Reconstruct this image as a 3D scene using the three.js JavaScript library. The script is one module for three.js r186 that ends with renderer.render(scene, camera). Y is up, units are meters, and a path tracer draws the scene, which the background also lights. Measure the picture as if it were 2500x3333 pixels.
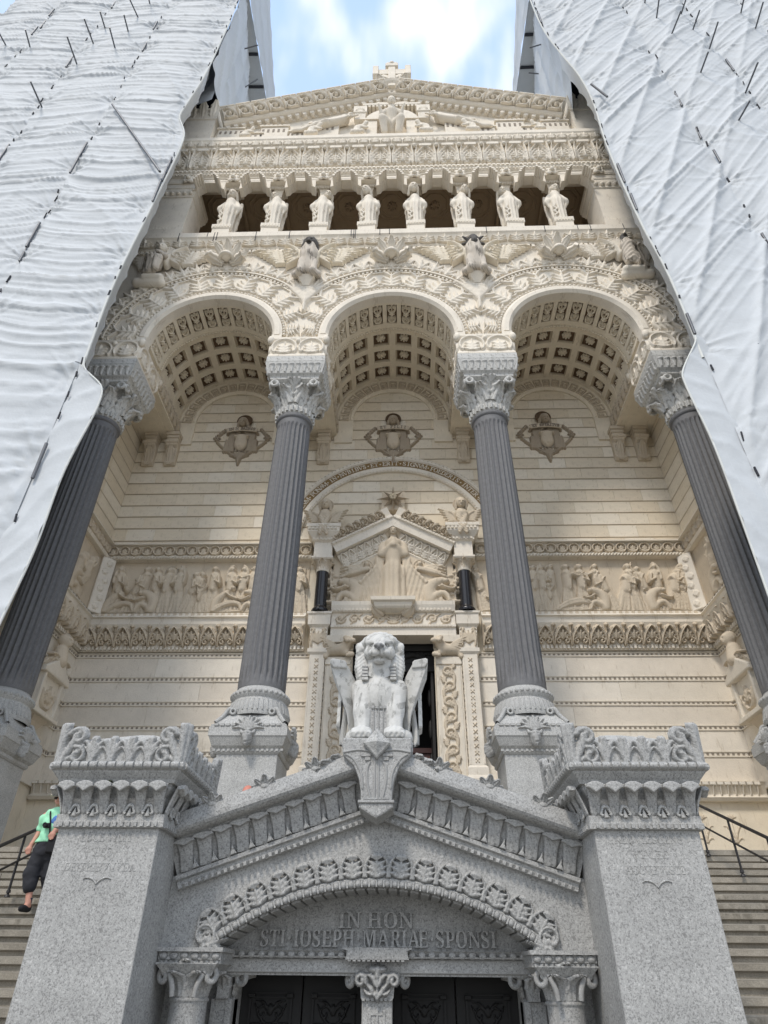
import * as THREE from 'three';
import { mergeGeometries } from 'three/addons/utils/BufferGeometryUtils.js';
import { RoundedBoxGeometry } from 'three/addons/geometries/RoundedBoxGeometry.js';
import { FontLoader } from 'three/addons/loaders/FontLoader.js';
import { TextGeometry } from 'three/addons/geometries/TextGeometry.js';

// ------------------------------------------------------------------ camera, sky, sun, exposure
const scene = new THREE.Scene();
const camera = new THREE.PerspectiveCamera(76.962, 768 / 1024, 0.05, 1500);
{
  const p = 0.62682971, y = -0.03300347, r = 0.01005896;
  const f = new THREE.Vector3(Math.sin(y) * Math.cos(p), Math.sin(p), -Math.cos(y) * Math.cos(p));
  const rt0 = new THREE.Vector3(Math.cos(y), 0, Math.sin(y)), up0 = new THREE.Vector3().crossVectors(rt0, f);
  const rt = rt0.clone().multiplyScalar(Math.cos(r)).addScaledVector(up0, Math.sin(r));
  const up = up0.clone().multiplyScalar(Math.cos(r)).addScaledVector(rt0, -Math.sin(r));
  camera.position.set(0.292, 1.6, 0);
  camera.quaternion.setFromRotationMatrix(new THREE.Matrix4().makeBasis(rt, up, f.clone().negate()));
  camera.updateMatrixWorld();
}
const renderer = new THREE.WebGLRenderer({ antialias: true });
renderer.setSize(768, 1024);
renderer.toneMapping = THREE.LinearToneMapping;
renderer.toneMappingExposure = 1.55;
renderer.shadowMap.enabled = true;

const SUN_DIR = new THREE.Vector3(-0.25, 0.80, 0.56).normalize();
const sun = new THREE.DirectionalLight(0xfff6ea, 1.5);
sun.position.copy(SUN_DIR).multiplyScalar(90).add(new THREE.Vector3(0, 20, -14));
sun.target.position.set(0, 20, -14); scene.add(sun, sun.target);
sun.castShadow = true; sun.shadow.radius = 20; sun.shadow.mapSize.set(2048, 2048);
Object.assign(sun.shadow.camera, { left: -32, right: 32, top: 45, bottom: -30, near: 1, far: 200 });

const rng = s => () => { s |= 0; s = s + 0x6D2B79F5 | 0; let t = Math.imul(s ^ s >>> 15, 1 | s); t = t + Math.imul(t ^ t >>> 7, 61 | t) ^ t; return ((t ^ t >>> 14) >>> 0) / 4294967296; };
const PI = Math.PI, sin = Math.sin, cos = Math.cos, clamp = (x, a, b) => x < a ? a : x > b ? b : x, lerp = (a, b, t) => a + (b - a) * t;
const sm = (a, b, x) => { x = clamp((x - a) / (b - a), 0, 1); return x * x * (3 - 2 * x); };
function tileNoise(seed, n) {                     // periodic value noise on the unit square
  const r = rng(seed), T = new Float32Array(n * n).map(() => r());
  return (u, v) => {
    u = (u - Math.floor(u)) * n; v = (v - Math.floor(v)) * n;
    const i = Math.floor(u), j = Math.floor(v), a = u - i, b = v - j, A = a * a * (3 - 2 * a), Bb = b * b * (3 - 2 * b);
    const i1 = (i + 1) % n, j1 = (j + 1) % n, I = i % n, J = j % n;
    return lerp(lerp(T[J * n + I], T[J * n + i1], A), lerp(T[j1 * n + I], T[j1 * n + i1], A), Bb);
  };
}
const hash3 = (i, j, k) => { let h = Math.imul(i, 374761393) + Math.imul(j, 668265263) + Math.imul(k, 1274126177); h = Math.imul(h ^ h >>> 13, 1274126177); return ((h ^ h >>> 16) >>> 0) / 4294967296; };
function noise3(x, y, z) {
  const i = Math.floor(x), j = Math.floor(y), k = Math.floor(z); let a = x - i, b = y - j, c = z - k;
  a = a * a * (3 - 2 * a); b = b * b * (3 - 2 * b); c = c * c * (3 - 2 * c);
  const h = (p, q, s) => hash3(i + p, j + q, k + s);
  return lerp(lerp(lerp(h(0,0,0), h(1,0,0), a), lerp(h(0,1,0), h(1,1,0), a), b), lerp(lerp(h(0,0,1), h(1,0,1), a), lerp(h(0,1,1), h(1,1,1), a), b), c);
}
const fbm3 = (x, y, z, o = 4) => { let s = 0, a = .5; for (let i = 0; i < o; i++) { s += a * noise3(x, y, z); x *= 2.03; y *= 2.03; z *= 2.03; a *= .5; } return s / (1 - Math.pow(.5, o)); };
{ // sky: pale blue with bright broken cloud
  const W = 1024, H = 512, d = new Float32Array(W * H * 4);
  for (let j = 0; j < H; j++) for (let i = 0; i < W; i++) {
    const th = (j + .5) / H * PI - PI / 2, ph = (i + .5) / W * 2 * PI;     // row 0 is the nadir
    const y = sin(th), x = cos(th) * cos(ph), z = cos(th) * sin(ph), q = (j * W + i) * 4;
    let c;
    if (y < -0.02) c = [.30, .29, .27];
    else {
      const e = Math.max(y, 0.03), px = x / (e + .25), pz = z / (e + .25);
      let n = fbm3(px * 9 + 3.1, pz * 9 + 7.7, .5, 6), w = fbm3(px * 26 + 11, pz * 13 + 1, 4.5, 6);
      let cl = .85 * sm(.46, .70, n * .62 + w * .38 + .12 * (1 - y));
      const blue = [lerp(.62, .42, y), lerp(.72, .58, y), lerp(.86, .86, y)], k = 1.0 + .25 * (1 - y);
      c = [0, 1, 2].map(m => lerp(blue[m] * 1.02, [.98, .985, 1.0][m] * k, cl));
    }
    d[q] = c[0] * .84; d[q + 1] = c[1] * .84; d[q + 2] = c[2] * .84; d[q + 3] = 1;
  }
  const t = new THREE.DataTexture(d, W, H, THREE.RGBAFormat, THREE.FloatType);
  t.mapping = THREE.EquirectangularReflectionMapping; t.magFilter = t.minFilter = THREE.LinearFilter; t.wrapS = THREE.RepeatWrapping; t.needsUpdate = true;
  scene.background = t; scene.environment = t; scene.environmentIntensity = 1.0;
}

// ------------------------------------------------------------------ materials
const s8 = v => { v = clamp(v, 0, 1); return Math.round(255 * (v <= .0031308 ? v * 12.92 : 1.055 * Math.pow(v, 1 / 2.4) - .055)); };
function colTex(n, rep, fn) {                      // fn(u,v) -> linear rgb ; rep = tiles per metre
  const d = new Uint8Array(n * n * 4);
  for (let j = 0; j < n; j++) for (let i = 0; i < n; i++) { const c = fn(i / n, j / n), q = (j * n + i) * 4; d[q] = s8(c[0]); d[q + 1] = s8(c[1]); d[q + 2] = s8(c[2]); d[q + 3] = 255; }
  const t = new THREE.DataTexture(d, n, n); t.colorSpace = THREE.SRGBColorSpace; fix(t, rep); return t;
}
function bumpTex(n, rep, fn) {
  const d = new Uint8Array(n * n * 4);
  for (let j = 0; j < n; j++) for (let i = 0; i < n; i++) { const c = clamp(fn(i / n, j / n), 0, 1) * 255 | 0, q = (j * n + i) * 4; d[q] = d[q + 1] = d[q + 2] = c; d[q + 3] = 255; }
  const t = new THREE.DataTexture(d, n, n); fix(t, rep); return t;
}
function fix(t, rep) { t.magFilter = THREE.LinearFilter; t.minFilter = THREE.LinearMipmapLinearFilter; t.generateMipmaps = true; t.wrapS = t.wrapT = THREE.RepeatWrapping; t.repeat.set(rep, rep); t.needsUpdate = true; }
const N = {}; for (const n of [4, 8, 16, 32, 64, 128, 200]) N[n] = tileNoise(n * 7 + 1, n);
const fb = (u, v, l) => { let s = 0, a = .5, t = 0; for (const n of l) { s += a * N[n](u, v); t += a; a *= .6; } return s / t; };
const mul = (c, k) => [c[0] * k, c[1] * k, c[2] * k];
const mixc = (a, b, t) => [lerp(a[0], b[0], t), lerp(a[1], b[1], t), lerp(a[2], b[2], t)];
const limeMap = colTex(512, .5, (u, v) => {        // tinted by material colour: mean near 0.9
  const m = fb(u, v, [4, 8, 16, 32]), g = N[200](u, v), st = sm(.58, .8, fb(u * 2, v * .5, [8, 16, 32, 64]));
  return mixc(mul([1, .985, .955], .80 + .22 * m + .10 * (g - .5)), [.50, .45, .38], st * .55);
});
const limeBump = bumpTex(512, .5, (u, v) => .5 + .35 * (fb(u, v, [32, 64, 128]) - .5) + .4 * (N[200](u, v) - .5));
const stainMap = colTex(512, .4, (u, v) => {       // weathered stone with dark lichen runs
  const m = fb(u, v, [8, 16, 32, 64]), s = sm(.54, .72, fb(u * 3, v * .6, [8, 16, 32, 64]));
  return mixc(mul([1, .99, .97], .76 + .3 * m), [.18, .17, .16], s * .8);
});
const paleMap = colTex(512, 1.3, (u, v) => {        // pale stone, thin grey weathering
  const m = fb(u, v, [16, 32, 64, 128]), s = sm(.54, .74, fb(u * 2, v, [8, 16, 64]));
  return mixc(mul([1, 1, .985], .78 + .34 * m), [.40, .40, .385], s * .75);
});
const graniteMap = colTex(1024, 1.1, (u, v) => {
  const a = fb(u, v, [64, 128]), b = N[200](u, v), c = N[128](u + .37, v + .11), m = fb(u, v, [4, 8, 16]);
  let k = .56 + .18 * (a - .5);
  k -= .19 * sm(.50, .70, c * .6 + N[64](u + .2, v + .6) * .4); k += .17 * sm(.56, .78, b * .55 + N[64](u + .7, v) * .45);
  k *= .86 + .28 * m;
  return [k, k * 1.005, k * .995];
});
const graniteBump = bumpTex(1024, 1.1, (u, v) => .5 + .6 * (fb(u, v, [64, 128, 200]) - .5));
const shaftMap = colTex(512, 1.5, (u, v) => { const k = .85 + .5 * (N[200](u, v) - .5) + .35 * (fb(u, v, [8, 32, 128]) - .5); return [k, k, k * 1.01]; });
const stepMap = colTex(512, .7, (u, v) => { const k = .72 + .5 * (fb(u, v, [8, 16, 64, 128]) - .5) + .25 * (N[200](u, v) - .5), s = sm(.5, .75, fb(u * 2, v, [4, 16, 32])); return mixc([k, k * .97, k * .91], [.32, .30, .26], s * .6); });
const tarpMap = colTex(1024, .25, (u, v) => {
  const m = fb(u, v, [8, 16, 64]); let k = .93 + .07 * m;
  const lx = Math.abs(((u * 8) % 1) - .5), ly = Math.abs(((v * 8) % 1) - .5); if (lx > .487 || ly > .487) k += .05;
  k -= .03 * N[200](u, v);
  return [k * .985, k * .995, k];
});
const tarpBump = bumpTex(1024, .25, (u, v) => .5 + .5 * (fb(u, v, [16, 32, 64, 128]) - .5));
function mat(c, o = {}) { const m = new THREE.MeshStandardMaterial({ roughness: .85, ...o }); m.color.setRGB(...c); return m; }
const lime = (c, o = {}) => mat(c, { map: limeMap, bumpMap: limeBump, bumpScale: .006, roughness: .9, ...o });
const M = {
  up: lime([.89, .83, .73]), up2: lime([.89, .83, .73]), wall: lime([.90, .825, .69]),
  blk: [[.90, .825, .69], [.84, .755, .615], [.93, .865, .745], [.87, .78, .63]].map(c => lime(c)),
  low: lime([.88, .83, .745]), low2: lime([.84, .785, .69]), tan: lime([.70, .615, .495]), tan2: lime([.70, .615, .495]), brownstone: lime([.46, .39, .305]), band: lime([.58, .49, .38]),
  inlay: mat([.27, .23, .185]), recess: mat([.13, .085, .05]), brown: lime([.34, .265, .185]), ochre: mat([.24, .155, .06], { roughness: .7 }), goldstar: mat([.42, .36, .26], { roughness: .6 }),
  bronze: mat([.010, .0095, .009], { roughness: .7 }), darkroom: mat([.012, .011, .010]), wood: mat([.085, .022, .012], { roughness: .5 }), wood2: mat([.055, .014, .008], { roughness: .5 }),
  stain: mat([.66, .60, .52], { map: stainMap, bumpMap: limeBump, bumpScale: .008 }), black: mat([.10, .094, .088], { map: stainMap }), whitestone: mat([.58, .575, .555], { map: paleMap, bumpMap: limeBump, bumpScale: .004 }),
  gran: mat([.685, .68, .665], { map: graniteMap, bumpMap: graniteBump, bumpScale: .003 }), gran2: mat([.685, .68, .665], { map: graniteMap, bumpMap: graniteBump, bumpScale: .003 }), granl: mat([.78, .775, .755], { map: graniteMap, bumpMap: graniteBump, bumpScale: .003 }),
  grand: mat([.42, .42, .42], { map: graniteMap }),
  shaft: mat([.182, .182, .184], { map: shaftMap, bumpMap: limeBump, bumpScale: .004, roughness: .7 }), marble: mat([.022, .022, .026], { roughness: .25 }),
  step: [[.40, .375, .33], [.36, .335, .29], [.43, .40, .35]].map(c => mat(c, { map: stepMap, bumpMap: limeBump, bumpScale: .006 })), riser: mat([.22, .20, .17], { map: stepMap }),
  pave: mat([.32, .31, .29], { map: stepMap }),
  iron: mat([.028, .026, .026], { roughness: .5, metalness: .4 }), tube: mat([.13, .135, .145], { roughness: .5, metalness: .5 }),
  tarp: mat([.60, .625, .645], { map: tarpMap, bumpMap: tarpBump, bumpScale: .02, roughness: .75, side: THREE.DoubleSide }),
  lace: mat([.03, .032, .04]), hem: mat([.72, .73, .70], { map: tarpMap, side: THREE.DoubleSide }), hole: mat([.02, .02, .024]),  // near-black fill here stands for shade inside the wrapped towers
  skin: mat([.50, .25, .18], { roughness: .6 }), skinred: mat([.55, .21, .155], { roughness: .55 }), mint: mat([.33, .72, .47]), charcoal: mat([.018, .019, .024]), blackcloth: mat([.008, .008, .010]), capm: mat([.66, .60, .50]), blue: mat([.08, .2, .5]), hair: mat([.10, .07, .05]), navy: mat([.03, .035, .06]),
  moss: mat([.05, .06, .025]),
};

// ------------------------------------------------------------------ geometry kit
function uvBox(g) {
  const p = g.attributes.position, n = g.attributes.normal, uv = new Float32Array(p.count * 2);
  for (let i = 0; i < p.count; i++) {
    const x = p.getX(i), y = p.getY(i), z = p.getZ(i), a = Math.abs(n.getX(i)), b = Math.abs(n.getY(i)), c = Math.abs(n.getZ(i));
    if (b >= a && b >= c) { uv[2 * i] = x; uv[2 * i + 1] = z; } else if (a >= c) { uv[2 * i] = z + .31; uv[2 * i + 1] = y; } else { uv[2 * i] = x; uv[2 * i + 1] = y; }
  }
  g.setAttribute('uv', new THREE.BufferAttribute(uv, 2)); return g;
}
function uvMix(g) {
  const p = g.attributes.position, uv = new Float32Array(p.count * 2);
  for (let i = 0; i < p.count; i++) { uv[2 * i] = p.getX(i) + .6 * p.getZ(i); uv[2 * i + 1] = p.getY(i) + .5 * p.getZ(i); }
  g.setAttribute('uv', new THREE.BufferAttribute(uv, 2)); return g;
}
function join(...l) {
  l = l.flat(3).map(g => { g = g.index ? g.toNonIndexed() : g; const q = new THREE.BufferGeometry(); q.setAttribute('position', g.attributes.position); q.setAttribute('normal', g.attributes.normal); return q; });
  return uvBox(l.length > 1 ? mergeGeometries(l) : l[0]);
}
const B = (x0, x1, y0, y1, z0, z1) => new THREE.BoxGeometry(x1 - x0, y1 - y0, Math.abs(z1 - z0)).translate((x0 + x1) / 2, (y0 + y1) / 2, (z0 + z1) / 2);
const RB = (x0, x1, y0, y1, z0, z1, r = .02) => new RoundedBoxGeometry(x1 - x0, y1 - y0, Math.abs(z1 - z0), 1, r).translate((x0 + x1) / 2, (y0 + y1) / 2, (z0 + z1) / 2);
const cyl = (r0, r1, y0, y1, x = 0, z = 0, n = 24) => new THREE.CylinderGeometry(r1, r0, y1 - y0, n).translate(x, (y0 + y1) / 2, z);
function shapeOf(pts) { const s = new THREE.Shape(); pts.forEach((p, i) => i ? s.lineTo(p[0], p[1]) : s.moveTo(p[0], p[1])); return s; }
const ext = (sh, d, o = {}) => new THREE.ExtrudeGeometry(sh.isShape ? sh : shapeOf(sh), { depth: d, bevelEnabled: false, curveSegments: 40, ...o });
const bevext = (pts, d, b = .02) => new THREE.ExtrudeGeometry(pts.isShape ? pts : shapeOf(pts), { depth: d - 2 * b, bevelEnabled: true, bevelThickness: b, bevelSize: b, bevelOffset: -b, bevelSegments: 2, curveSegments: 24 }).translate(0, 0, b);
const mouldX = (pr, x0, x1) => ext(pr.map(p => [-p[0], p[1]]), x1 - x0).rotateY(PI / 2).translate(x0, 0, 0);       // profile [z out, y]
const mouldZ = (pr, z0, z1) => ext(pr, Math.abs(z1 - z0)).translate(0, 0, Math.min(z0, z1));                          // profile [x, y]
function rloft(cx, cz, hx, hz, pr) {             // rectangular rings [out, y]
  const P = [], quad = (a, b, c, d) => P.push(...a, ...b, ...c, ...a, ...c, ...d);
  const ring = ([o, y]) => [[cx - hx - o, y, cz + hz + o], [cx + hx + o, y, cz + hz + o], [cx + hx + o, y, cz - hz - o], [cx - hx - o, y, cz - hz - o]];
  const Rr = pr.map(ring);
  for (let i = 0; i + 1 < Rr.length; i++) for (let k = 0; k < 4; k++) quad(Rr[i][k], Rr[i][(k + 1) % 4], Rr[i + 1][(k + 1) % 4], Rr[i + 1][k]);
  const t = Rr[Rr.length - 1], b = Rr[0]; quad(t[0], t[1], t[2], t[3]); quad(b[3], b[2], b[1], b[0]);
  const g = new THREE.BufferGeometry(); g.setAttribute('position', new THREE.Float32BufferAttribute(P, 3)); g.computeVertexNormals(); return g;
}
const lathe = (pr, n = 40) => new THREE.LatheGeometry(pr.map(p => new THREE.Vector2(p[0], p[1])), n);
function tube(pts, r, n = 8, seg) { const c = new THREE.CatmullRomCurve3(pts.map(p => new THREE.Vector3(...p))); return new THREE.TubeGeometry(c, seg || Math.max(6, pts.length * 5), r, n); }
function rod(a, b, r, n = 8) { const A = new THREE.Vector3(...a), C = new THREE.Vector3(...b), d = C.clone().sub(A), g = new THREE.CylinderGeometry(r, r, d.length(), n); g.applyQuaternion(new THREE.Quaternion().setFromUnitVectors(new THREE.Vector3(0, 1, 0), d.clone().normalize())); return g.translate((A.x + C.x) / 2, (A.y + C.y) / 2, (A.z + C.z) / 2); }
function bend(g, cx, cy, Rr) { const p = g.attributes.position; for (let i = 0; i < p.count; i++) { const a = p.getX(i) / Rr, r = Rr + p.getY(i); p.setXYZ(i, cx + r * sin(a), cy + r * cos(a), p.getZ(i)); } g.computeVertexNormals(); return g; }

// carved relief: strokes and domes raised over a plane
const S = (p, r, h, g = 0) => ({ p, r: Array.isArray(r) ? r : [r, r], h, g });
const El = (x, y, rx, ry, h) => ({ e: [x, y, rx, ry], h });
const qb = (a, b, c, n = 7) => Array.from({ length: n + 1 }, (_, i) => { const t = i / n, u = 1 - t; return [u * u * a[0] + 2 * u * t * b[0] + t * t * c[0], u * u * a[1] + 2 * u * t * b[1] + t * t * c[1]]; });
const spi = (cx, cy, r0, r1, a0, a1, n = 14) => Array.from({ length: n + 1 }, (_, i) => { const t = i / n, a = lerp(a0, a1, t), r = lerp(r0, r1, t); return [cx + r * cos(a), cy + r * sin(a)]; });
const mx = l => l.flatMap(q => [q, q.e ? { ...q, e: [-q.e[0], ...q.e.slice(1)] } : { ...q, p: q.p.map(v => [-v[0], v[1]]) }]);
const sh = (l, dx, dy = 0) => l.map(q => q.e ? { ...q, e: [q.e[0] + dx, q.e[1] + dy, q.e[2], q.e[3]] } : { ...q, p: q.p.map(v => [v[0] + dx, v[1] + dy]) });
const rotp = (l, a, cx = 0, cy = 0) => l.map(q => { const f = v => [cx + (v[0] - cx) * cos(a) - (v[1] - cy) * sin(a), cy + (v[0] - cx) * sin(a) + (v[1] - cy) * cos(a)]; return q.e ? { ...q, e: [...f(q.e), q.e[2], q.e[3]] } : { ...q, p: q.p.map(f) }; });
function relief(pr, x0, x1, y0, y1, cell, o = {}) {
  const nx = Math.max(2, Math.round((x1 - x0) / cell)), ny = Math.max(2, Math.round((y1 - y0) / cell)), dx = (x1 - x0) / nx, dy = (y1 - y0) / ny, w = nx + 1;
  const H = new Float32Array(w * (ny + 1));
  const span = (a, b, c, d, f) => { const i0 = Math.max(0, Math.floor((a - x0) / dx)), i1 = Math.min(nx, Math.ceil((b - x0) / dx)), j0 = Math.max(0, Math.floor((c - y0) / dy)), j1 = Math.min(ny, Math.ceil((d - y0) / dy)); for (let j = j0; j <= j1; j++) for (let i = i0; i <= i1; i++) { const h = f(x0 + i * dx, y0 + j * dy), q = j * w + i; if (h > H[q]) H[q] = h; } };
  for (const q of pr) {
    if (q.e) { const [cx, cy, rx, ry] = q.e; span(cx - rx, cx + rx, cy - ry, cy + ry, (x, y) => { const t = 1 - ((x - cx) / rx) ** 2 - ((y - cy) / ry) ** 2; return t > 0 ? q.h * Math.sqrt(t) : 0; }); continue; }
    const n = q.p.length - 1, rr = t => { const f = t * (q.r.length - 1), i = Math.min(q.r.length - 2, Math.floor(f)); return lerp(q.r[i], q.r[i + 1], f - i); };
    for (let s = 0; s < n; s++) {
      const [ax, ay] = q.p[s], [bx, by] = q.p[s + 1], ra = rr(s / n), rb = rr((s + 1) / n), R = Math.max(ra, rb), ex = bx - ax, ey = by - ay, L2 = ex * ex + ey * ey || 1e-9;
      span(Math.min(ax, bx) - R, Math.max(ax, bx) + R, Math.min(ay, by) - R, Math.max(ay, by) + R, (x, y) => {
        const t = clamp(((x - ax) * ex + (y - ay) * ey) / L2, 0, 1), d = Math.hypot(x - ax - ex * t, y - ay - ey * t), r = lerp(ra, rb, t), k = 1 - (d / r) ** 2;
        return k > 0 ? q.h * (Math.sqrt(k) - (q.g ? q.g * Math.exp(-((d / (.22 * r)) ** 2)) : 0)) : 0;
      });
    }
  }
  for (let i = 0; i <= nx; i++) H[i] = H[ny * w + i] = 0; for (let j = 0; j <= ny; j++) H[j * w] = H[j * w + nx] = 0;
  const P = [], map = new Int32Array(w * (ny + 1)).fill(-1), I = [], skirt = -(o.skirt ?? .02);
  const vid = (i, j) => { const q = j * w + i; if (map[q] < 0) { map[q] = P.length / 3; P.push(x0 + i * dx, y0 + j * dy, H[q] > 0 ? H[q] : skirt); } return map[q]; };
  for (let j = 0; j < ny; j++) for (let i = 0; i < nx; i++) {
    const a = j * w + i; if (!(H[a] > 0 || H[a + 1] > 0 || H[a + w] > 0 || H[a + w + 1] > 0)) continue;
    const v0 = vid(i, j), v1 = vid(i + 1, j), v2 = vid(i + 1, j + 1), v3 = vid(i, j + 1);
    if (Math.abs(H[a] - H[a + w + 1]) < Math.abs(H[a + 1] - H[a + w])) I.push(v0, v1, v2, v0, v2, v3); else I.push(v0, v1, v3, v1, v2, v3);
  }
  const g = new THREE.BufferGeometry(); g.setAttribute('position', new THREE.Float32BufferAttribute(P, 3)); g.setIndex(I); g.computeVertexNormals(); return uvMix(g);
}
// acanthus: central rib with pairs of curling lobes, from (0,0) up to (0,h)
function acan(w, h, n = 3, H = .06, o = {}) {
  n = Math.min(n, 3); const l = [S([[0, 0], [0, h * .95]], [w * .09, w * .07, w * .03], H)];
  for (let i = 0; i < n; i++) {
    const t = i / n, y = h * (.02 + .58 * t), L = w * .5 * (1 - .42 * t * t), r = h / n * (o.fat ?? .36);
    l.push(...mx([S(qb([0, y], [L * .35, y + h * .16], [L, y + h * (.20 + .10 * t)]), [r * .7, r * 1.05, r * .22], H * (.95 - .15 * t), .12)]));
  }
  l.push(S([[0, h * .55], [0, h * .98]], [w * .09, w * .12, w * .02], H, .15)); return l;
}
const rosette = (R, n, H) => { const l = [El(0, 0, R * .24, R * .24, H * 1.15)]; for (let i = 0; i < n; i++) { const a = i / n * 2 * PI; l.push(S([[R * .25 * cos(a), R * .25 * sin(a)], [R * .78 * cos(a), R * .78 * sin(a)]], [R * .13, R * .24], H, .25)); } return l; };
const leafFan = (n, R, spread, r, H) => { const l = []; for (let i = 0; i < n; i++) { const a = lerp(-spread, spread, n > 1 ? i / (n - 1) : .5); l.push(S(qb([0, 0], [R * .6 * sin(a * .6), R * .6 * cos(a * .6)], [R * sin(a), R * cos(a)]), [r * .5, r, r * .4], H * (1 - .25 * Math.abs(a) / spread), .25)); } return l; };

// solid leaf with thickness: bezier spine in (z,y), lobed width, ribs
function leaf3d({ sp, w, n = 5, cup = .25, rib = .02, th = .03, nu = 10, nt = 16, W }) {
  const P = [], I = [], bez = t => { const u = 1 - t, [a, b, c, d] = sp; return [0, 1].map(k => u * u * u * a[k] + 3 * u * u * t * b[k] + 3 * u * t * t * c[k] + t * t * t * d[k]); };
  const loop = 2 * nu;
  for (let j = 0; j <= nt; j++) {
    const t = j / nt, [z, y] = bez(t), [z1, y1] = bez(Math.min(1, t + .01)), [z0, y0] = bez(Math.max(0, t - .01)); let tz = z1 - z0, ty = y1 - y0; const l = Math.hypot(tz, ty) || 1; tz /= l; ty /= l;
    const nz = ty, ny = -tz, ww = w * (W ? W(t) : Math.pow(sin(PI * (.12 + .88 * Math.min(1, t * .94))), .7)) * (1 - .22 * Math.abs(sin(n * PI * t)));
    for (let i = 0; i < loop; i++) {
      const front = i < nu, u = front ? lerp(-1, 1, i / nu) : lerp(1, -1, (i - nu) / nu), k = -cup * ww * u * u + (front ? rib * cos(u * PI * 3) : -th * (1 - u * u * .9));
      P.push(ww * u, y + ny * k, z + nz * k);
    }
  }
  for (let j = 0; j < nt; j++) for (let i = 0; i < loop; i++) { const a = j * loop + i, b = j * loop + (i + 1) % loop, c = b + loop, d = a + loop; I.push(a, b, c, a, c, d); }
  for (let i = 1; i + 1 < loop; i++) { const b = nt * loop; I.push(b, b + i, b + i + 1); I.push(0, i + 1, i); }
  const g = new THREE.BufferGeometry(); g.setAttribute('position', new THREE.Float32BufferAttribute(P, 3)); g.setIndex(I); g.computeVertexNormals(); return uvMix(g);
}
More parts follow.
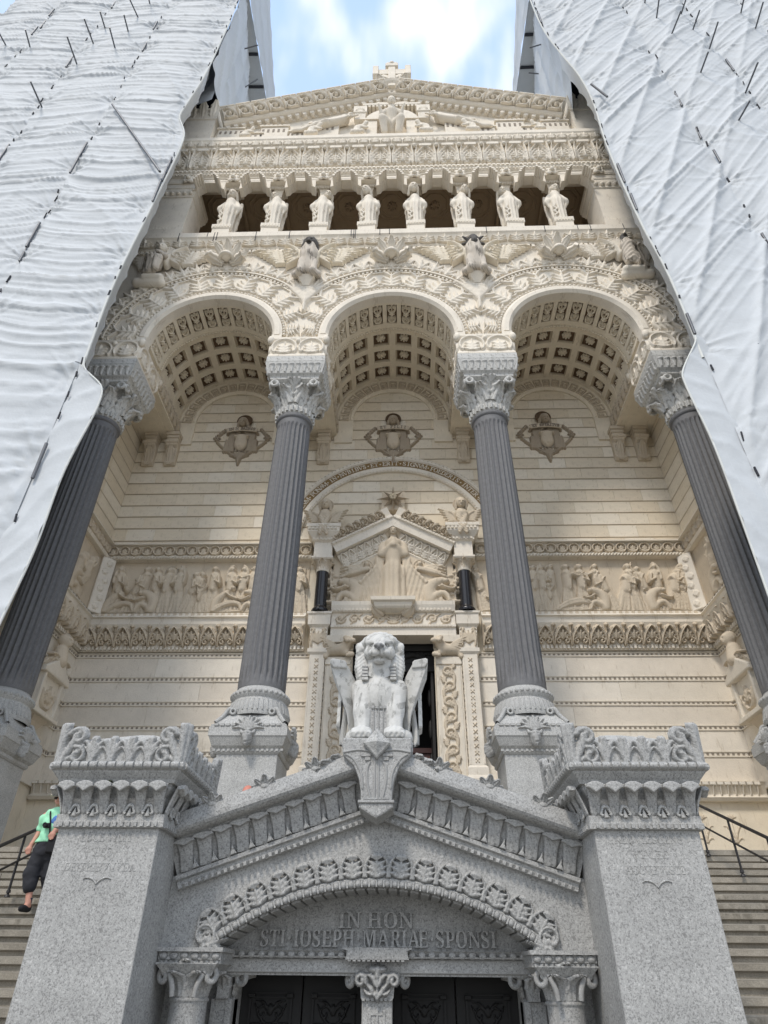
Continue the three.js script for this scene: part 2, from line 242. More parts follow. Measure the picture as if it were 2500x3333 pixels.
// smooth solid from capsules [x,y,z,r,x2,y2,z2,r2] and ellipsoids {e:[x,y,z,rx,ry,rz]}; surface nets
function solid(pr, cell, o = {}) {
  const k = o.k ?? .05, lo = [1e9, 1e9, 1e9], hi = [-1e9, -1e9, -1e9], grow = (x, y, z, a, b, c) => { [[x, a], [y, b], [z, c]].forEach(([v, r], i) => { lo[i] = Math.min(lo[i], v - r); hi[i] = Math.max(hi[i], v + r); }); };
  for (const q of pr) { if (q.neg) continue; if (q.e) grow(...q.e); else { grow(q[0], q[1], q[2], q[3], q[3], q[3]); grow(q[4], q[5], q[6], q[7], q[7], q[7]); } }
  const pad = cell * 2.5 + (o.pad ?? 0); for (let i = 0; i < 3; i++) { lo[i] -= pad; hi[i] += pad; }
  const n = [0, 1, 2].map(i => Math.ceil((hi[i] - lo[i]) / cell) + 1), [nx, ny, nz] = n, F = new Float32Array(nx * ny * nz);
  const dist = (q, x, y, z) => {
    if (q.e) { const [cx, cy, cz, a, b, c] = q.e, px = x - cx, py = y - cy, pz = z - cz, k0 = Math.hypot(px / a, py / b, pz / c), k1 = Math.hypot(px / (a * a), py / (b * b), pz / (c * c)); return k1 > 1e-9 ? k0 * (k0 - 1) / k1 : -Math.min(a, b, c); }
    const [ax, ay, az, ra, bx, by, bz, rb] = q, ex = bx - ax, ey = by - ay, ez = bz - az, t = clamp(((x - ax) * ex + (y - ay) * ey + (z - az) * ez) / (ex * ex + ey * ey + ez * ez || 1e-9), 0, 1);
    return Math.hypot(x - ax - ex * t, y - ay - ey * t, z - az - ez * t) - lerp(ra, rb, t);
  };
  const pos = pr.filter(q => !q.neg), neg = pr.filter(q => q.neg);
  const f = (x, y, z) => {
    let d = 1e9; for (const q of pos) { const e = dist(q, x, y, z), kk = q.k ?? k; const h = Math.max(kk - Math.abs(d - e), 0) / kk; d = Math.min(d, e) - h * h * kk * .25; }
    if (o.mod) d = o.mod(x, y, z, d);
    for (const q of neg) { const e = -dist(q, x, y, z), kk = q.k ?? .02; const h = Math.max(kk - Math.abs(d - e), 0) / kk; d = Math.max(d, e) + h * h * kk * .25; }
    return d;
  };
  for (let c = 0, q = 0; c < nz; c++) for (let b = 0; b < ny; b++) for (let a = 0; a < nx; a++, q++) F[q] = f(lo[0] + a * cell, lo[1] + b * cell, lo[2] + c * cell);
  const id = new Int32Array(nx * ny * nz).fill(-1), P = [], I = [], X = nx, XY = nx * ny, off = [0, 1, X, X + 1, XY, XY + 1, XY + X, XY + X + 1], E = [[0, 1], [2, 3], [4, 5], [6, 7], [0, 2], [1, 3], [4, 6], [5, 7], [0, 4], [1, 5], [2, 6], [3, 7]];
  for (let c = 0; c + 1 < nz; c++) for (let b = 0; b + 1 < ny; b++) for (let a = 0; a + 1 < nx; a++) {
    const q = c * XY + b * X + a; let m = 0; for (let i = 0; i < 8; i++) if (F[q + off[i]] < 0) m |= 1 << i; if (m === 0 || m === 255) continue;
    let sx = 0, sy = 0, sz = 0, ct = 0; for (const [i, j] of E) { if ((m >> i & 1) === (m >> j & 1)) continue; const u = F[q + off[i]], v = F[q + off[j]], t = u / (u - v); sx += lerp(i & 1, j & 1, t); sy += lerp(i >> 1 & 1, j >> 1 & 1, t); sz += lerp(i >> 2, j >> 2, t); ct++; }
    id[q] = P.length / 3; P.push(lo[0] + (a + sx / ct) * cell, lo[1] + (b + sy / ct) * cell, lo[2] + (c + sz / ct) * cell);
  }
  for (let c = 1; c + 1 < nz; c++) for (let b = 1; b + 1 < ny; b++) for (let a = 1; a + 1 < nx; a++) {
    const q = c * XY + b * X + a, s = F[q] < 0;
    const put = (v0, v1, v2, v3) => { if (v0 < 0 || v1 < 0 || v2 < 0 || v3 < 0) return; s ? I.push(v0, v1, v2, v0, v2, v3) : I.push(v0, v2, v1, v0, v3, v2); };
    if (s !== F[q + 1] < 0) put(id[q - X - XY], id[q - XY], id[q], id[q - X]);
    if (s !== F[q + X] < 0) put(id[q - 1 - XY], id[q - 1], id[q], id[q - XY]);
    if (s !== F[q + XY] < 0) put(id[q - 1 - X], id[q - X], id[q], id[q - 1]);
  }
  const g = new THREE.BufferGeometry(); g.setAttribute('position', new THREE.Float32BufferAttribute(P, 3)); g.setIndex(I); g.computeVertexNormals(); return uvMix(g);
}
const tilt = (g, y, z, a) => { g.translate(0, -y, -z).rotateX(a).translate(0, y, z); return g; };
// scene bookkeeping
const used = {};
const numbered = n => { const b = n.replace(/_\d{3}$/, ''); const k = used[b] = (used[b] ?? -1) + 1; return k ? b + '_' + String(k).padStart(3, '0') : b; };
function add(parent, name, geo, m, pos, rot, scl) {
  const o = new THREE.Mesh(geo, m); o.name = name; o.castShadow = o.receiveShadow = true;
  if (pos) o.position.set(...pos); if (rot) o.rotation.set(...rot); if (scl) Array.isArray(scl) ? o.scale.set(...scl) : o.scale.setScalar(scl);
  parent.add(o); return o;
}
function thing(name, label, category, pos, group) { const o = new THREE.Group(); o.name = numbered(name); o.userData = { label, category }; if (group) o.userData.group = group; if (pos) o.position.set(...pos); scene.add(o); return o; }
function struct(name, geo, m) { const o = geo ? new THREE.Mesh(geo, m) : new THREE.Group(); o.name = numbered(name); o.userData = { kind: 'structure' }; o.receiveShadow = o.castShadow = true; scene.add(o); return o; }
function copyOf(src, pos, label, mirror) { const c = src.clone(); c.name = numbered(src.name); c.userData = { ...src.userData, label }; if (pos) c.position.set(...pos); if (mirror) c.scale.x *= -1; scene.add(c); return c; }
const stuff = o => { o.userData.kind = 'stuff'; return o; };
const fonts = {}; for (const f of ['serif_bold', 'serif_regular']) fonts[f] = await new FontLoader().loadAsync(`fonts/droid/droid_${f}.typeface.json`);
function text(s, h, d, font = 'serif_bold') { const g = new TextGeometry(s, { font: fonts[font], size: h, depth: d, curveSegments: 3, bevelEnabled: false }); g.computeBoundingBox(); const b = g.boundingBox; return g.translate(-(b.min.x + b.max.x) / 2, 0, 0); }
// ------------------------------------------------------------------ the setting
{ const g = new THREE.PlaneGeometry(600, 600).rotateX(-PI / 2); uvBox(g); struct('ground', g.translate(0, -0.75, 0), M.pave); }
const NOSE = k => [-(14.06 - .385 * k), 3.55 - .16 * k];
{ // broad granite stair on both sides of the crypt porch and behind it
  const st = struct('staircase');
  for (let k = 0; k < 27; k++) {
    const [z, y] = NOSE(k), spans = z < -9.35 ? [[-10.4, -6.9], [-6.896, -3.4], [-3.396, 0.2], [.204, 3.6], [3.604, 7.1], [7.104, 10.4]] : [[-10.4, -6.9], [-6.896, -3.22], [3.22, 7.1], [7.104, 10.4]];
    const r = rng(k + 3);
    for (const [a, b] of spans) add(st, 'step', join(RB(a, b, y - .088, y, z - .46, z, .012), B(a, b, y - .17, y - .08, z - .46, z - .05)), M.step[(k * 7 + Math.floor(r() * 3)) % 3], [0, (r() - .5) * .006, 0]);
  }
  const pf = struct('porch_floor', join(B(-10.6, 10.6, 3.3, 3.71, -19.4, -14.45), B(-10.6, 10.6, 3.62, 3.712, -14.46, -14.40)), M.step[0]);
}
// ------------------------------------------------------------------ the basilica
const bas = thing('basilica', 'pale limestone church front with three tall arches, a statue gallery and a carved pediment', 'church');
const XC = [-6.49, 0, 6.49], COLX = [-9.735, -3.245, 3.245, 9.735], SPR = 20.1;
function archSweep(pr, cx, cy, a0, a1, n = 48, closed = true) {          // profile [r,z]; angle from the vertical
  const P = [], I = [], m = closed ? pr.length : pr.length - 1;
  for (let s = 0; s < m; s++) {
    const A = pr[s], C = pr[(s + 1) % pr.length], b = P.length / 3;
    for (let i = 0; i <= n; i++) { const a = lerp(a0, a1, i / n); for (const q of [A, C]) P.push(cx + q[0] * sin(a), cy + q[0] * cos(a), q[1]); }
    for (let i = 0; i < n; i++) { const q = b + 2 * i; I.push(q, q + 1, q + 3, q, q + 3, q + 2); }
  }
  if (closed && Math.abs(a1 - a0) < 6.2) for (const e of [0, n]) { const a = lerp(a0, a1, e / n), b = P.length / 3; pr.forEach(q => P.push(cx + q[0] * sin(a), cy + q[0] * cos(a), q[1])); for (let i = 1; i + 1 < pr.length; i++) e ? I.push(b, b + i, b + i + 1) : I.push(b, b + i + 1, b + i); }
  const g = new THREE.BufferGeometry(); g.setAttribute('position', new THREE.Float32BufferAttribute(P, 3)); g.setIndex(I); g.computeVertexNormals(); return g;
}
const basis = (X, Y, Z) => new THREE.Quaternion().setFromRotationMatrix(new THREE.Matrix4().makeBasis(new THREE.Vector3(...X), new THREE.Vector3(...Y), new THREE.Vector3(...Z)));
const ico = new THREE.IcosahedronGeometry(1, 1);
const beadRow = (pts, r) => { const l = pts.map(p => ico.clone().scale(r, r, r).translate(...p)); return join(l); };
const dentils = (x0, x1, y0, y1, z0, z1, p, w) => { const l = []; for (let x = x0 + p / 2; x < x1; x += p) l.push(B(x - w / 2, x + w / 2, y0, y1, z0, z1)); return l; };
const dentilsZ = (z0, z1, y0, y1, x0, x1, p, w) => { const l = []; for (let z = z0 + p / 2; z < z1; z += p) l.push(B(x0, x1, y0, y1, z - w / 2, z + w / 2)); return l; };

// motifs shared by many copies
const G = {};
G.leafS = relief(acan(.40, .40, 3, .07), -.22, .22, 0, .42, .022);
G.circleLeaf = relief([S(spi(0, .2, .17, .17, -PI / 2, PI * 1.5, 20), .032, .06), ...sh(acan(.26, .30, 3, .06), 0, .05)], -.21, .21, 0, .42, .02);
G.cornLeaf = relief([...mx([S(qb([.285, -.02], [.27, .40], [.01, .60]), [.03, .045, .03], .10), S(qb([.27, .22], [.25, .42], [.12, .56]), [.015, .03, .015], .085), S(spi(.13, .12, .09, .03, PI * .5, -PI * 1.3, 14), [.035, .04], .085), S([[.285, -.02], [.285, .6]], [.03, .022], .07)]), ...sh(leafFan(5, .30, 1.15, .062, .10), 0, .17), El(.285, .62, .06, .06, .12), El(-.285, .62, .06, .06, .12)], -.31, .31, -.04, .69, .018);
G.leafM = relief(acan(.66, .78, 5, .12, { fat: .32 }), -.36, .36, 0, .82, .03);
G.bigLeaf = relief([...acan(.84, .98, 3, .13, { fat: .29 }), ...mx([S(qb([.0, .70], [.16, .92], [.38, 1.0]), [.05, .075, .02], .12, .15), S(qb([.46, .0], [.40, .12], [.26, .12]), [.05, .06, .02], .09)])], -.48, .48, 0, 1.05, .03);
G.outLeaf = relief([...sh(leafFan(5, .52, 1.25, .085, .15), 0, .08), S([[0, 0], [0, .2]], [.1, .08], .15), ...mx([S(qb([.28, 0], [.24, .2], [.26, .42]), [.03, .04, .02], .09)])], -.32, .32, 0, .66, .026);
G.rose = relief(rosette(.19, 8, .07), -.2, .2, -.2, .2, .018);
G.scroll = relief([...mx([S(qb([0, -.40], [.17, -.38], [.13, -.16]), [.025, .035, .02], .07), S(spi(.09, -.25, .07, .02, PI * .5, PI * 2.6, 14), .022, .06), S(qb([0, .02], [.17, .08], [.14, .34]), [.025, .035, .02], .07), S(spi(.08, .26, .07, .02, -PI * .4, PI * 1.8, 14), .022, .06), S(qb([0, -.1], [.06, 0], [.12, -.04]), [.02, .035, .01], .07)]), S([[0, -.4], [0, .4]], .018, .06), El(0, .0, .04, .06, .08), El(0, .38, .05, .03, .07)], -.19, .19, -.43, .43, .016);
G.sideLeaf = relief([...acan(.30, .66, 5, .07), ...mx([S(qb([.17, 0], [.19, .4], [.05, .68]), [.02, .035, .015], .06)])], -.19, .19, 0, .7, .025);
G.ringLeaf = relief([S([[-.13, .06], [-.13, .42], [.13, .42], [.13, .06], [-.13, .06]], .025, .04), ...sh(acan(.2, .32, 3, .05), 0, .08)], -.17, .17, 0, .47, .022);
G.palm = relief([...mx([S(qb([.52, 0], [.52, .75], [.40, 1.62]), [.10, .06, .04], .20), S(qb([.50, .2], [.50, .9], [.06, 1.46]), [.05, .08, .03], .20, .2), S(qb([.50, .1], [.42, .7], [.08, 1.12]), [.05, .08, .03], .18, .2), S(qb([.48, .05], [.36, .45], [.12, .82]), [.04, .07, .03], .16, .2), S(spi(.19, .25, .17, .07, PI * .9, -PI * .9, 14), [.06, .08, .05], .15)]), ...sh(acan(.62, .80, 4, .17, { fat: .3 }), 0, .45), S([[-.3, .33], [0, .40], [.3, .33]], .07, .16), S([[-.28, .08], [0, .03], [.28, .08]], .07, .14)], -.56, .56, 0, 1.66, .04);
G.roundel = relief([S(spi(0, .36, .26, .26, 0, 2 * PI, 20), [.06, .06], .12), El(0, .36, .13, .13, .20), S(qb([-.4, .1], [-.25, .9], [.28, .82]), [.07, .12, .05], .16, .3), S(qb([-.36, .5], [-.2, .95], [.12, .93]), [.05, .09, .03], .16, .3), S(qb([.38, .05], [.30, .5], [.38, .9]), [.05, .07, .03], .12), S(qb([-.34, .02], [-.02, -.08], [.28, .10]), [.05, .10, .03], .16, .2), S(qb([.1, .1], [.34, .2], [.3, .55]), [.04, .07, .03], .13, .2)], -.44, .46, -.05, 1.0, .035);

for (const k in G) { G[k].scale(1, 1, /bigLeaf|outLeaf/.test(k) ? .95 : 1.5); G[k].computeVertexNormals(); }
// --- porch walls
const back = add(bas, 'porch_wall', join(B(-10.5, -1.3, 3.4, 23.2, -19.9, -19.26), B(1.3, 10.5, 3.4, 23.2, -19.9, -19.26), B(-1.3, 1.3, 10.5, 23.2, -19.9, -19.26), B(-10.45, -2.62, 3.71, 5.58, -19.27, -19.16), B(2.62, 10.45, 3.71, 5.58, -19.27, -19.16)), M.wall, null);
const STR = [13.98, 14.307, 14.849, 15.379, 15.895, 16.444, 16.965, 17.499, 18.03, 18.573, 19.096, 19.62, 20.15, 20.68, 21.2, 21.74];
{
  const r = rng(91), Lb = 1.022, bgeo = join(RB(-Lb / 2 + .0015, Lb / 2 - .0015, 0, 1, -.06, .06, .008));
  for (let i = 0; i + 1 < STR.length; i++) {
    const y0 = STR[i] + .025, h = STR[i + 1] - STR[i] - .05, odd = i % 2;
    for (let n = 0; n <= 20; n++) {
      let a = -10.22 + (n - (odd ? .5 : 0)) * Lb, b = a + Lb; a = Math.max(a, -10.22); b = Math.min(b, 10.22); if (b - a < .1) continue;
      const xm = (a + b) / 2; if (y0 > 19.9 && XC.every(c => Math.abs(xm - c) > Math.sqrt(Math.max(0, 2.3 ** 2 - (y0 - SPR) ** 2)) + .55)) continue;
      add(back, 'stone_block', bgeo, M.blk[Math.floor(r() * 4)], [xm, y0, -19.255 + r() * .004], null, [(b - a) / Lb, h, 1]);
    }
  }
  const str = []; for (const y of STR.slice(1)) { str.push(B(-10.22, 10.22, y - .024, y + .024, -19.27, -19.226), B(-10.22, 10.22, y - .008, y + .008, -19.23, -19.206)); }
  stuff(add(bas, 'string_course', join(str), M.band));
}
const side = [-1, 1].map(s => {
  const w = add(bas, 'side_wall', join(s < 0 ? B(-10.9, -10.28, 3.4, 23.2, -19.5, -16.1) : B(10.28, 10.9, 3.4, 23.2, -19.5, -16.1)), M.wall), r = rng(17 + s), g = join(RB(-.06, .06, 0, 1, -.76, .76, .012));
  for (let i = 0; i < 12; i++) { const y0 = STR[i] + .025, h = STR[i + 1] - STR[i] - .05; for (let n = 0; n < 2; n++) { const zc = n ? [-18.44, -16.92][0] : -16.92, l = 1; add(w, 'stone_block', g, M.blk[Math.floor(r() * 4)], [s * 10.275, y0, i % 2 ? zc : zc + (n ? 0 : 0)], null, [1, h, .997 * l]); } }
  stuff(add(bas, 'string_course', join(STR.slice(1).map(y => B(s * 10.25 - .03, s * 10.25 + .03, y - .017, y + .017, -19.2, -16.16))), M.band));
  return w;
});
// upper cornice, frieze ledge, lower cornice, bands
const spansX = [[-10.1, -2.86], [2.86, 10.1]];
for (const [a, b] of spansX) {
  const c = add(bas, 'upper_cornice', join(mouldX([[-19.25, 13.40], [-19.02, 13.42], [-18.98, 13.52], [-19.06, 13.56], [-19.06, 13.60], [-19.12, 13.62], [-19.02, 13.94], [-18.88, 13.96], [-18.88, 14.0], [-19.25, 14.02]], a, b), Array.from({ length: Math.floor((b - a) / .11) }, (_, i) => rod([a + i * .11, 13.43, -18.99], [a + i * .11 + .09, 13.51, -18.97], .035, 5))), M.low2);
  const n = Math.round((b - a) / .402); for (let i = 0; i < n; i++) add(c, 'carved_leaf', G.circleLeaf, M.tan, [a + (i + .5) * (b - a) / n, 13.58, -19.08], [.20, 0, 0], [1, .95, 1]);
  const l = add(bas, 'frieze_ledge', join(mouldX([[-19.25, 10.84], [-18.96, 10.86], [-18.94, 11.10], [-18.86, 11.12], [-18.90, 11.18], [-18.99, 11.22], [-18.99, 11.30], [-19.03, 11.33], [-19.25, 11.33]], a, b)), M.low);
  stuff(add(bas, 'bead_course', join(dentils(a, b, 11.20, 11.30, -19.02, -18.97, .2, .1)), M.tan));
  const k = add(bas, 'lower_cornice', join(mouldX([[-19.25, 10.02], [-19.14, 10.03], [-19.10, 10.2], [-19.10, 10.24], [-18.86, 10.76], [-18.82, 10.84], [-19.25, 10.84]], a, b)), M.low2);
  const m = Math.round((b - a) / .565); for (let i = 0; i < m; i++) add(k, 'carved_leaf', G.cornLeaf, M.tan, [a + (i + .5) * (b - a) / m, 10.2, -19.10], [.42, 0, 0], [.93, 1, 1]);
  stuff(add(bas, 'dentil_course', join(dentils(a, b, 10.06, 10.17, -19.14, -19.05, .13, .075)), M.low));
}
for (const s of [-1, 1]) { // the same mouldings returning along the side walls
  const q = p => p.map(([z, y]) => [s * (10.22 - (z + 19.25)), y]), z0 = -19.2, z1 = -16.2;
  const c = add(bas, 'upper_cornice', join(mouldZ(q([[-19.25, 13.40], [-19.02, 13.42], [-18.98, 13.52], [-19.06, 13.56], [-19.06, 13.60], [-19.12, 13.62], [-19.02, 13.94], [-18.88, 13.96], [-18.88, 14.0], [-19.25, 14.02]]), z0, z1)), M.low2);
  for (let i = 0; i < 7; i++) add(c, 'carved_leaf', G.circleLeaf, M.tan, [s * 10.05, 13.58, -18.75 + i * .4], [0, -s * PI / 2, 0], [1, .95, 1]);
  add(bas, 'frieze_ledge', join(mouldZ(q([[-19.25, 10.84], [-18.96, 10.86], [-18.94, 11.10], [-18.86, 11.12], [-18.90, 11.18], [-18.99, 11.22], [-18.99, 11.30], [-19.03, 11.33], [-19.25, 11.33]]), z0, z1)), M.low);
  stuff(add(bas, 'bead_course', join(dentilsZ(z0, z1, 11.20, 11.30, s * 9.99 - .03, s * 9.99 + .03, .2, .1)), M.tan));
  const k = add(bas, 'lower_cornice', join(mouldZ(q([[-19.25, 10.02], [-19.14, 10.03], [-19.10, 10.2], [-19.10, 10.24], [-18.86, 10.76], [-18.82, 10.84], [-19.25, 10.84]]), z0, z1)), M.low2);
  for (let i = 0; i < 5; i++) add(k, 'carved_leaf', G.cornLeaf, M.tan, [s * 10.04, 10.2, -18.6 + i * .565], [0, -s * PI / 2, 0], [.93, 1, 1.6]);
  stuff(add(bas, 'dentil_course', join(dentilsZ(z0, z1, 10.06, 10.17, s * 10.07 - .05, s * 10.07 + .05, .13, .075)), M.low));
  add(bas, 'corner_panel', join(RB(-.24, .24, 11.33, 13.42, -.1, .1, .03), ...[0, 1, 2, 3, 4, 5].map(i => new THREE.IcosahedronGeometry(.13, 0).scale(1, 1.2, .5).translate(i % 2 ? .04 : -.04, 11.55 + i * .33, .1))), M.low, [s * 9.95, 0, -18.98], [0, -s * PI / 4, 0]);
}
{ // smooth lower wall in wide courses with inlaid string bands
  const r = rng(5), bands = [[9.03, 9.20], [8.27, 8.42], [7.53, 7.69], [6.78, 6.945], [9.83, 9.98]], courses = [[9.2, 9.83], [8.42, 9.03], [7.69, 8.27], [6.945, 7.53], [6.05, 6.78]];
  for (const [s, a, b] of [[-1, -10.22, -2.66], [1, 2.66, 10.22]]) {
    courses.forEach(([y0, y1], i) => { const cuts = [a, a + (b - a) * (.36 + .2 * (i % 2)), b]; for (let k = 0; k < 2; k++) add(back, 'wall_slab', join(RB(cuts[k] + .002, cuts[k + 1] - .002, y0, y1, -19.32, -19.2, .006)), [M.low, M.low2, lime([.82, .76, .67])][Math.floor(r() * 3)], [0, 0, r() * .003]); });
    const fil = [], inl = []; for (const [y0, y1] of bands) { fil.push(B(a, b, y0, y0 + .03, -19.3, -19.17), B(a, b, y1 - .03, y1, -19.3, -19.17), B(a, b, y0 + .03, y1 - .03, -19.3, -19.195)); for (let x = a + .08; x < b; x += .145) inl.push(B(x - .035, x + .035, y0 + .05, y1 - .05, -19.2, -19.19)); }
    add(bas, 'string_band', join(fil), M.low2); stuff(add(bas, 'inlay_row', join(inl), M.inlay));
    const f2 = [], i2 = []; for (const [y0, y1] of bands) { const X = s * 10.2; f2.push(B(X - .06, X + .06, y0, y0 + .03, -19.2, -16.2), B(X - .06, X + .06, y1 - .03, y1, -19.2, -16.2), B(X - .035, X + .035, y0 + .03, y1 - .03, -19.2, -16.2)); for (let z = -19.1; z < -16.3; z += .145) i2.push(B(X - .04, X + .04, y0 + .05, y1 - .05, z - .035, z + .035)); }
    add(bas, 'string_band', join(f2), M.low2); stuff(add(bas, 'inlay_row', join(i2), M.inlay));
    add(side[s < 0 ? 0 : 1], 'wall_slab', join(B(s * 10.24 - .05, s * 10.24 + .05, 5.9, 9.85, -19.2, -16.15)), M.low);
    // dado cornice with upright leaves, and lilies carved on the dado
    const d = add(bas, 'dado_cornice', join(mouldX([[-19.25, 5.56], [-19.0, 5.58], [-18.94, 5.66], [-19.02, 5.70], [-19.05, 5.76], [-18.95, 6.0], [-18.9, 6.06], [-19.25, 6.1]], a, b)), M.low2);
    stuff(add(bas, 'leaf_course', join(Array.from({ length: Math.floor((b - a) / .2) }, (_, i) => [rod([a + i * .2 + .1, 5.74, -19.0], [a + i * .2 + .1, 6.0, -18.9], .02, 5), RB(a + i * .2 + .02, a + i * .2 + .18, 5.97, 6.05, -18.97, -18.88, .01)])), M.low));
    const lily = relief([S([[0, 0], [0, .6]], .014, .02), ...mx([S(qb([0, .05], [.12, .5], [.26, .42]), [.02, .035, .01], .025, .3), S(qb([0, 0], [.1, .2], [.2, .1]), [.015, .03, .01], .025, .3)]), ...sh(leafFan(5, .16, 1.1, .03, .03), 0, .58)], -.32, .32, 0, .78, .025);
    for (let i = 0; i < 6; i++) add(back, 'carved_lily', lily, M.tan, [s * (5.2 + i * .78), 4.55, -19.16]);
  }
}
// lettered arch over the door
{
  const cy = 13.95, A = 1.35;
  const w = add(bas, 'lettered_arch', join(archSweep([[3.42, -19.22], [3.42, -19.1], [3.50, -19.06], [3.56, -19.1], [3.66, -19.13], [3.98, -19.13], [4.02, -19.08], [4.12, -19.06], [4.16, -19.12], [4.16, -19.22]], 0, cy, -A, A, 60)), M.low);
  add(w, 'gilded_band', uvBox(archSweep([[3.68, -19.2], [3.68, -19.122], [3.965, -19.122], [3.965, -19.2]], 0, cy, -A, A, 60)), M.ochre);
  stuff(add(bas, 'bead_course', beadRow(Array.from({ length: 70 }, (_, i) => { const a = lerp(-A, A, i / 69); return [3.46 * sin(a), cy + 3.46 * cos(a), -19.07]; }).concat(Array.from({ length: 70 }, (_, i) => { const a = lerp(-A, A, i / 69); return [4.09 * sin(a), cy + 4.09 * cos(a), -19.05]; })), .032), M.low));
  const T = 'MEVM·PONAM·IN·NVBIBVS·ET·ERIT·SIGNVM·FOEDERIS·INTER·ME', l = [];
  [...T].forEach((ch, i) => { const a = lerp(-1.12, 1.06, i / (T.length - 1)), dot = ch === '·', g = dot ? ico.clone().scale(.03, .03, .015).translate(0, .09, 0) : text(ch, .19, .02, 'serif_regular'); g.translate(0, 3.725, 0); g.rotateZ(-a).translate(0, cy, -19.12); l.push(g); });
  add(w, 'lettering', join(l), M.low);
}
// --- three vaults
const RV = 2.3;
for (const cx of XC) {
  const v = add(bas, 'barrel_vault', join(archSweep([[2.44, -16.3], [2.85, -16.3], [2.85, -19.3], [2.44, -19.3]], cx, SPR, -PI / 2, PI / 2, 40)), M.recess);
  const zs = [-16.44, -17.30, -18.16, -19.02], ribs = [];
  [[-16.3, -16.60], [-17.17, -17.43], [-18.03, -18.29], [-18.89, -19.25]].forEach(([a, b]) => ribs.push(archSweep([[RV, a], [2.5, a], [2.5, b], [RV, b]], cx, SPR, -PI / 2, PI / 2, 40)));
  for (let k = 0; k <= 8; k++) { const a = -PI / 2 + k * PI / 8, h = .055; for (let j = 0; j < 3; j++) ribs.push(archSweep([[RV + .001, zs[j] - .13], [2.5, zs[j] - .13], [2.5, zs[j + 1] + .13], [RV + .001, zs[j + 1] + .13]], cx, SPR, Math.max(-PI / 2, a - h), Math.min(PI / 2, a + h), 3)); }
  add(v, 'rib', join(ribs), M.wall);
  const fw = .66, fr = join(B(-fw / 2, fw / 2, -.32, -.285, -.04, .04), B(-fw / 2, fw / 2, .285, .32, -.04, .04), B(-fw / 2, -fw / 2 + .04, -.285, .285, -.04, .04), B(fw / 2 - .04, fw / 2, -.285, .285, -.04, .04));
  for (let k = 0; k < 8; k++) for (let j = 0; j < 3; j++) {
    const a = -PI / 2 + (k + .5) * PI / 8, z = (zs[j] + zs[j + 1]) / 2, q = basis([cos(a), -sin(a), 0], [0, 0, 1], [-sin(a), -cos(a), 0]);
    add(v, 'rosette', G.rose, M.wall, [cx + 2.435 * sin(a), SPR + 2.435 * cos(a), z], null, 1.0).quaternion.copy(q);
    add(v, 'coffer_frame', fr, M.tan, [cx + 2.405 * sin(a), SPR + 2.405 * cos(a), z]).quaternion.copy(q);
  }
  const ring = add(bas, 'wall_arch', join(archSweep([[1.64, -19.25], [1.64, -19.12], [1.74, -19.06], [1.78, -19.10], [2.24, -19.10], [2.30, -19.04], [2.36, -19.04], [2.36, -19.25]], cx, SPR, -PI / 2, PI / 2, 48), ...[-1, 1].flatMap(s => [B(cx + Math.min(s * 1.64, s * 2.36), cx + Math.max(s * 1.64, s * 2.36), 18.9, SPR, -19.25, -19.11)])), M.wall);
  for (let i = 0; i < 17; i++) { const a = lerp(-PI / 2 + .06, PI / 2 - .06, i / 16); add(ring, 'carved_leaf', G.ringLeaf, M.tan, [cx + 1.77 * sin(a), SPR + 1.77 * cos(a), -19.10], [0, 0, -a]); }
}
// beams between the vaults, with consoles on the wall
const console3 = (() => { const sp = [[.02, -1.42], [.10, -1.1], [.30, -.8], [.34, -.35]]; return { body: join(RB(-.28, .28, -.16, 0, 0, .52, .02), RB(-.25, .25, -.30, -.16, 0, .46, .02), bevext([[0, -.3], [.42, -.3], [.46, -.46], [.40, -.62], [.28, -.7], [.24, -.95], [.20, -1.2], [.22, -1.38], [.12, -1.47], [0, -1.45]], .46, .03).rotateY(-PI / 2).translate(.23, 0, 0), cyl(.085, .085, -.27, .27).rotateZ(PI / 2).translate(0, -.47, .40)), leaf: leaf3d({ sp: [[.2, -1.46], [.24, -1.15], [.30, -.85], [.42, -.66]], w: .2, n: 4, cup: .15, rib: .02 }) }; })();
for (const x of COLX) {
  const out = Math.abs(x) > 9, x0 = out ? (x < 0 ? -10.25 : 8.79) : x - .945, x1 = out ? (x < 0 ? -8.79 : 10.25) : x + .945;
  const b = add(bas, 'vault_beam', join(B(x0, x1, 19.28, 20.6, -19.25, -16.3), B(x0 + .3, x1 - .3, 19.25, 19.29, -19.0, -16.5), B(x0 - .02, x1 + .02, 19.27, 19.36, -19.24, -16.31), B(x0 - .02, x1 + .02, 20.04, 20.12, -19.24, -16.31)), M.wall);
  for (const s of [-1, 1]) { if (out && s === Math.sign(x)) continue; const X = s < 0 ? x0 : x1; for (let i = 0; i < 7; i++) add(b, 'carved_leaf', G.sideLeaf, M.tan, [X, 19.36, -18.9 + i * .38], [0, s * PI / 2, 0]); }
  for (const c of out ? [x < 0 ? -9.66 : 9.66, x < 0 ? -8.78 : 8.78] : [x - .5, x + .5]) { const q = add(bas, 'console', console3.body, M.tan, [c, 19.27, -19.24]); add(q, 'leaf', console3.leaf, M.tan); }
}
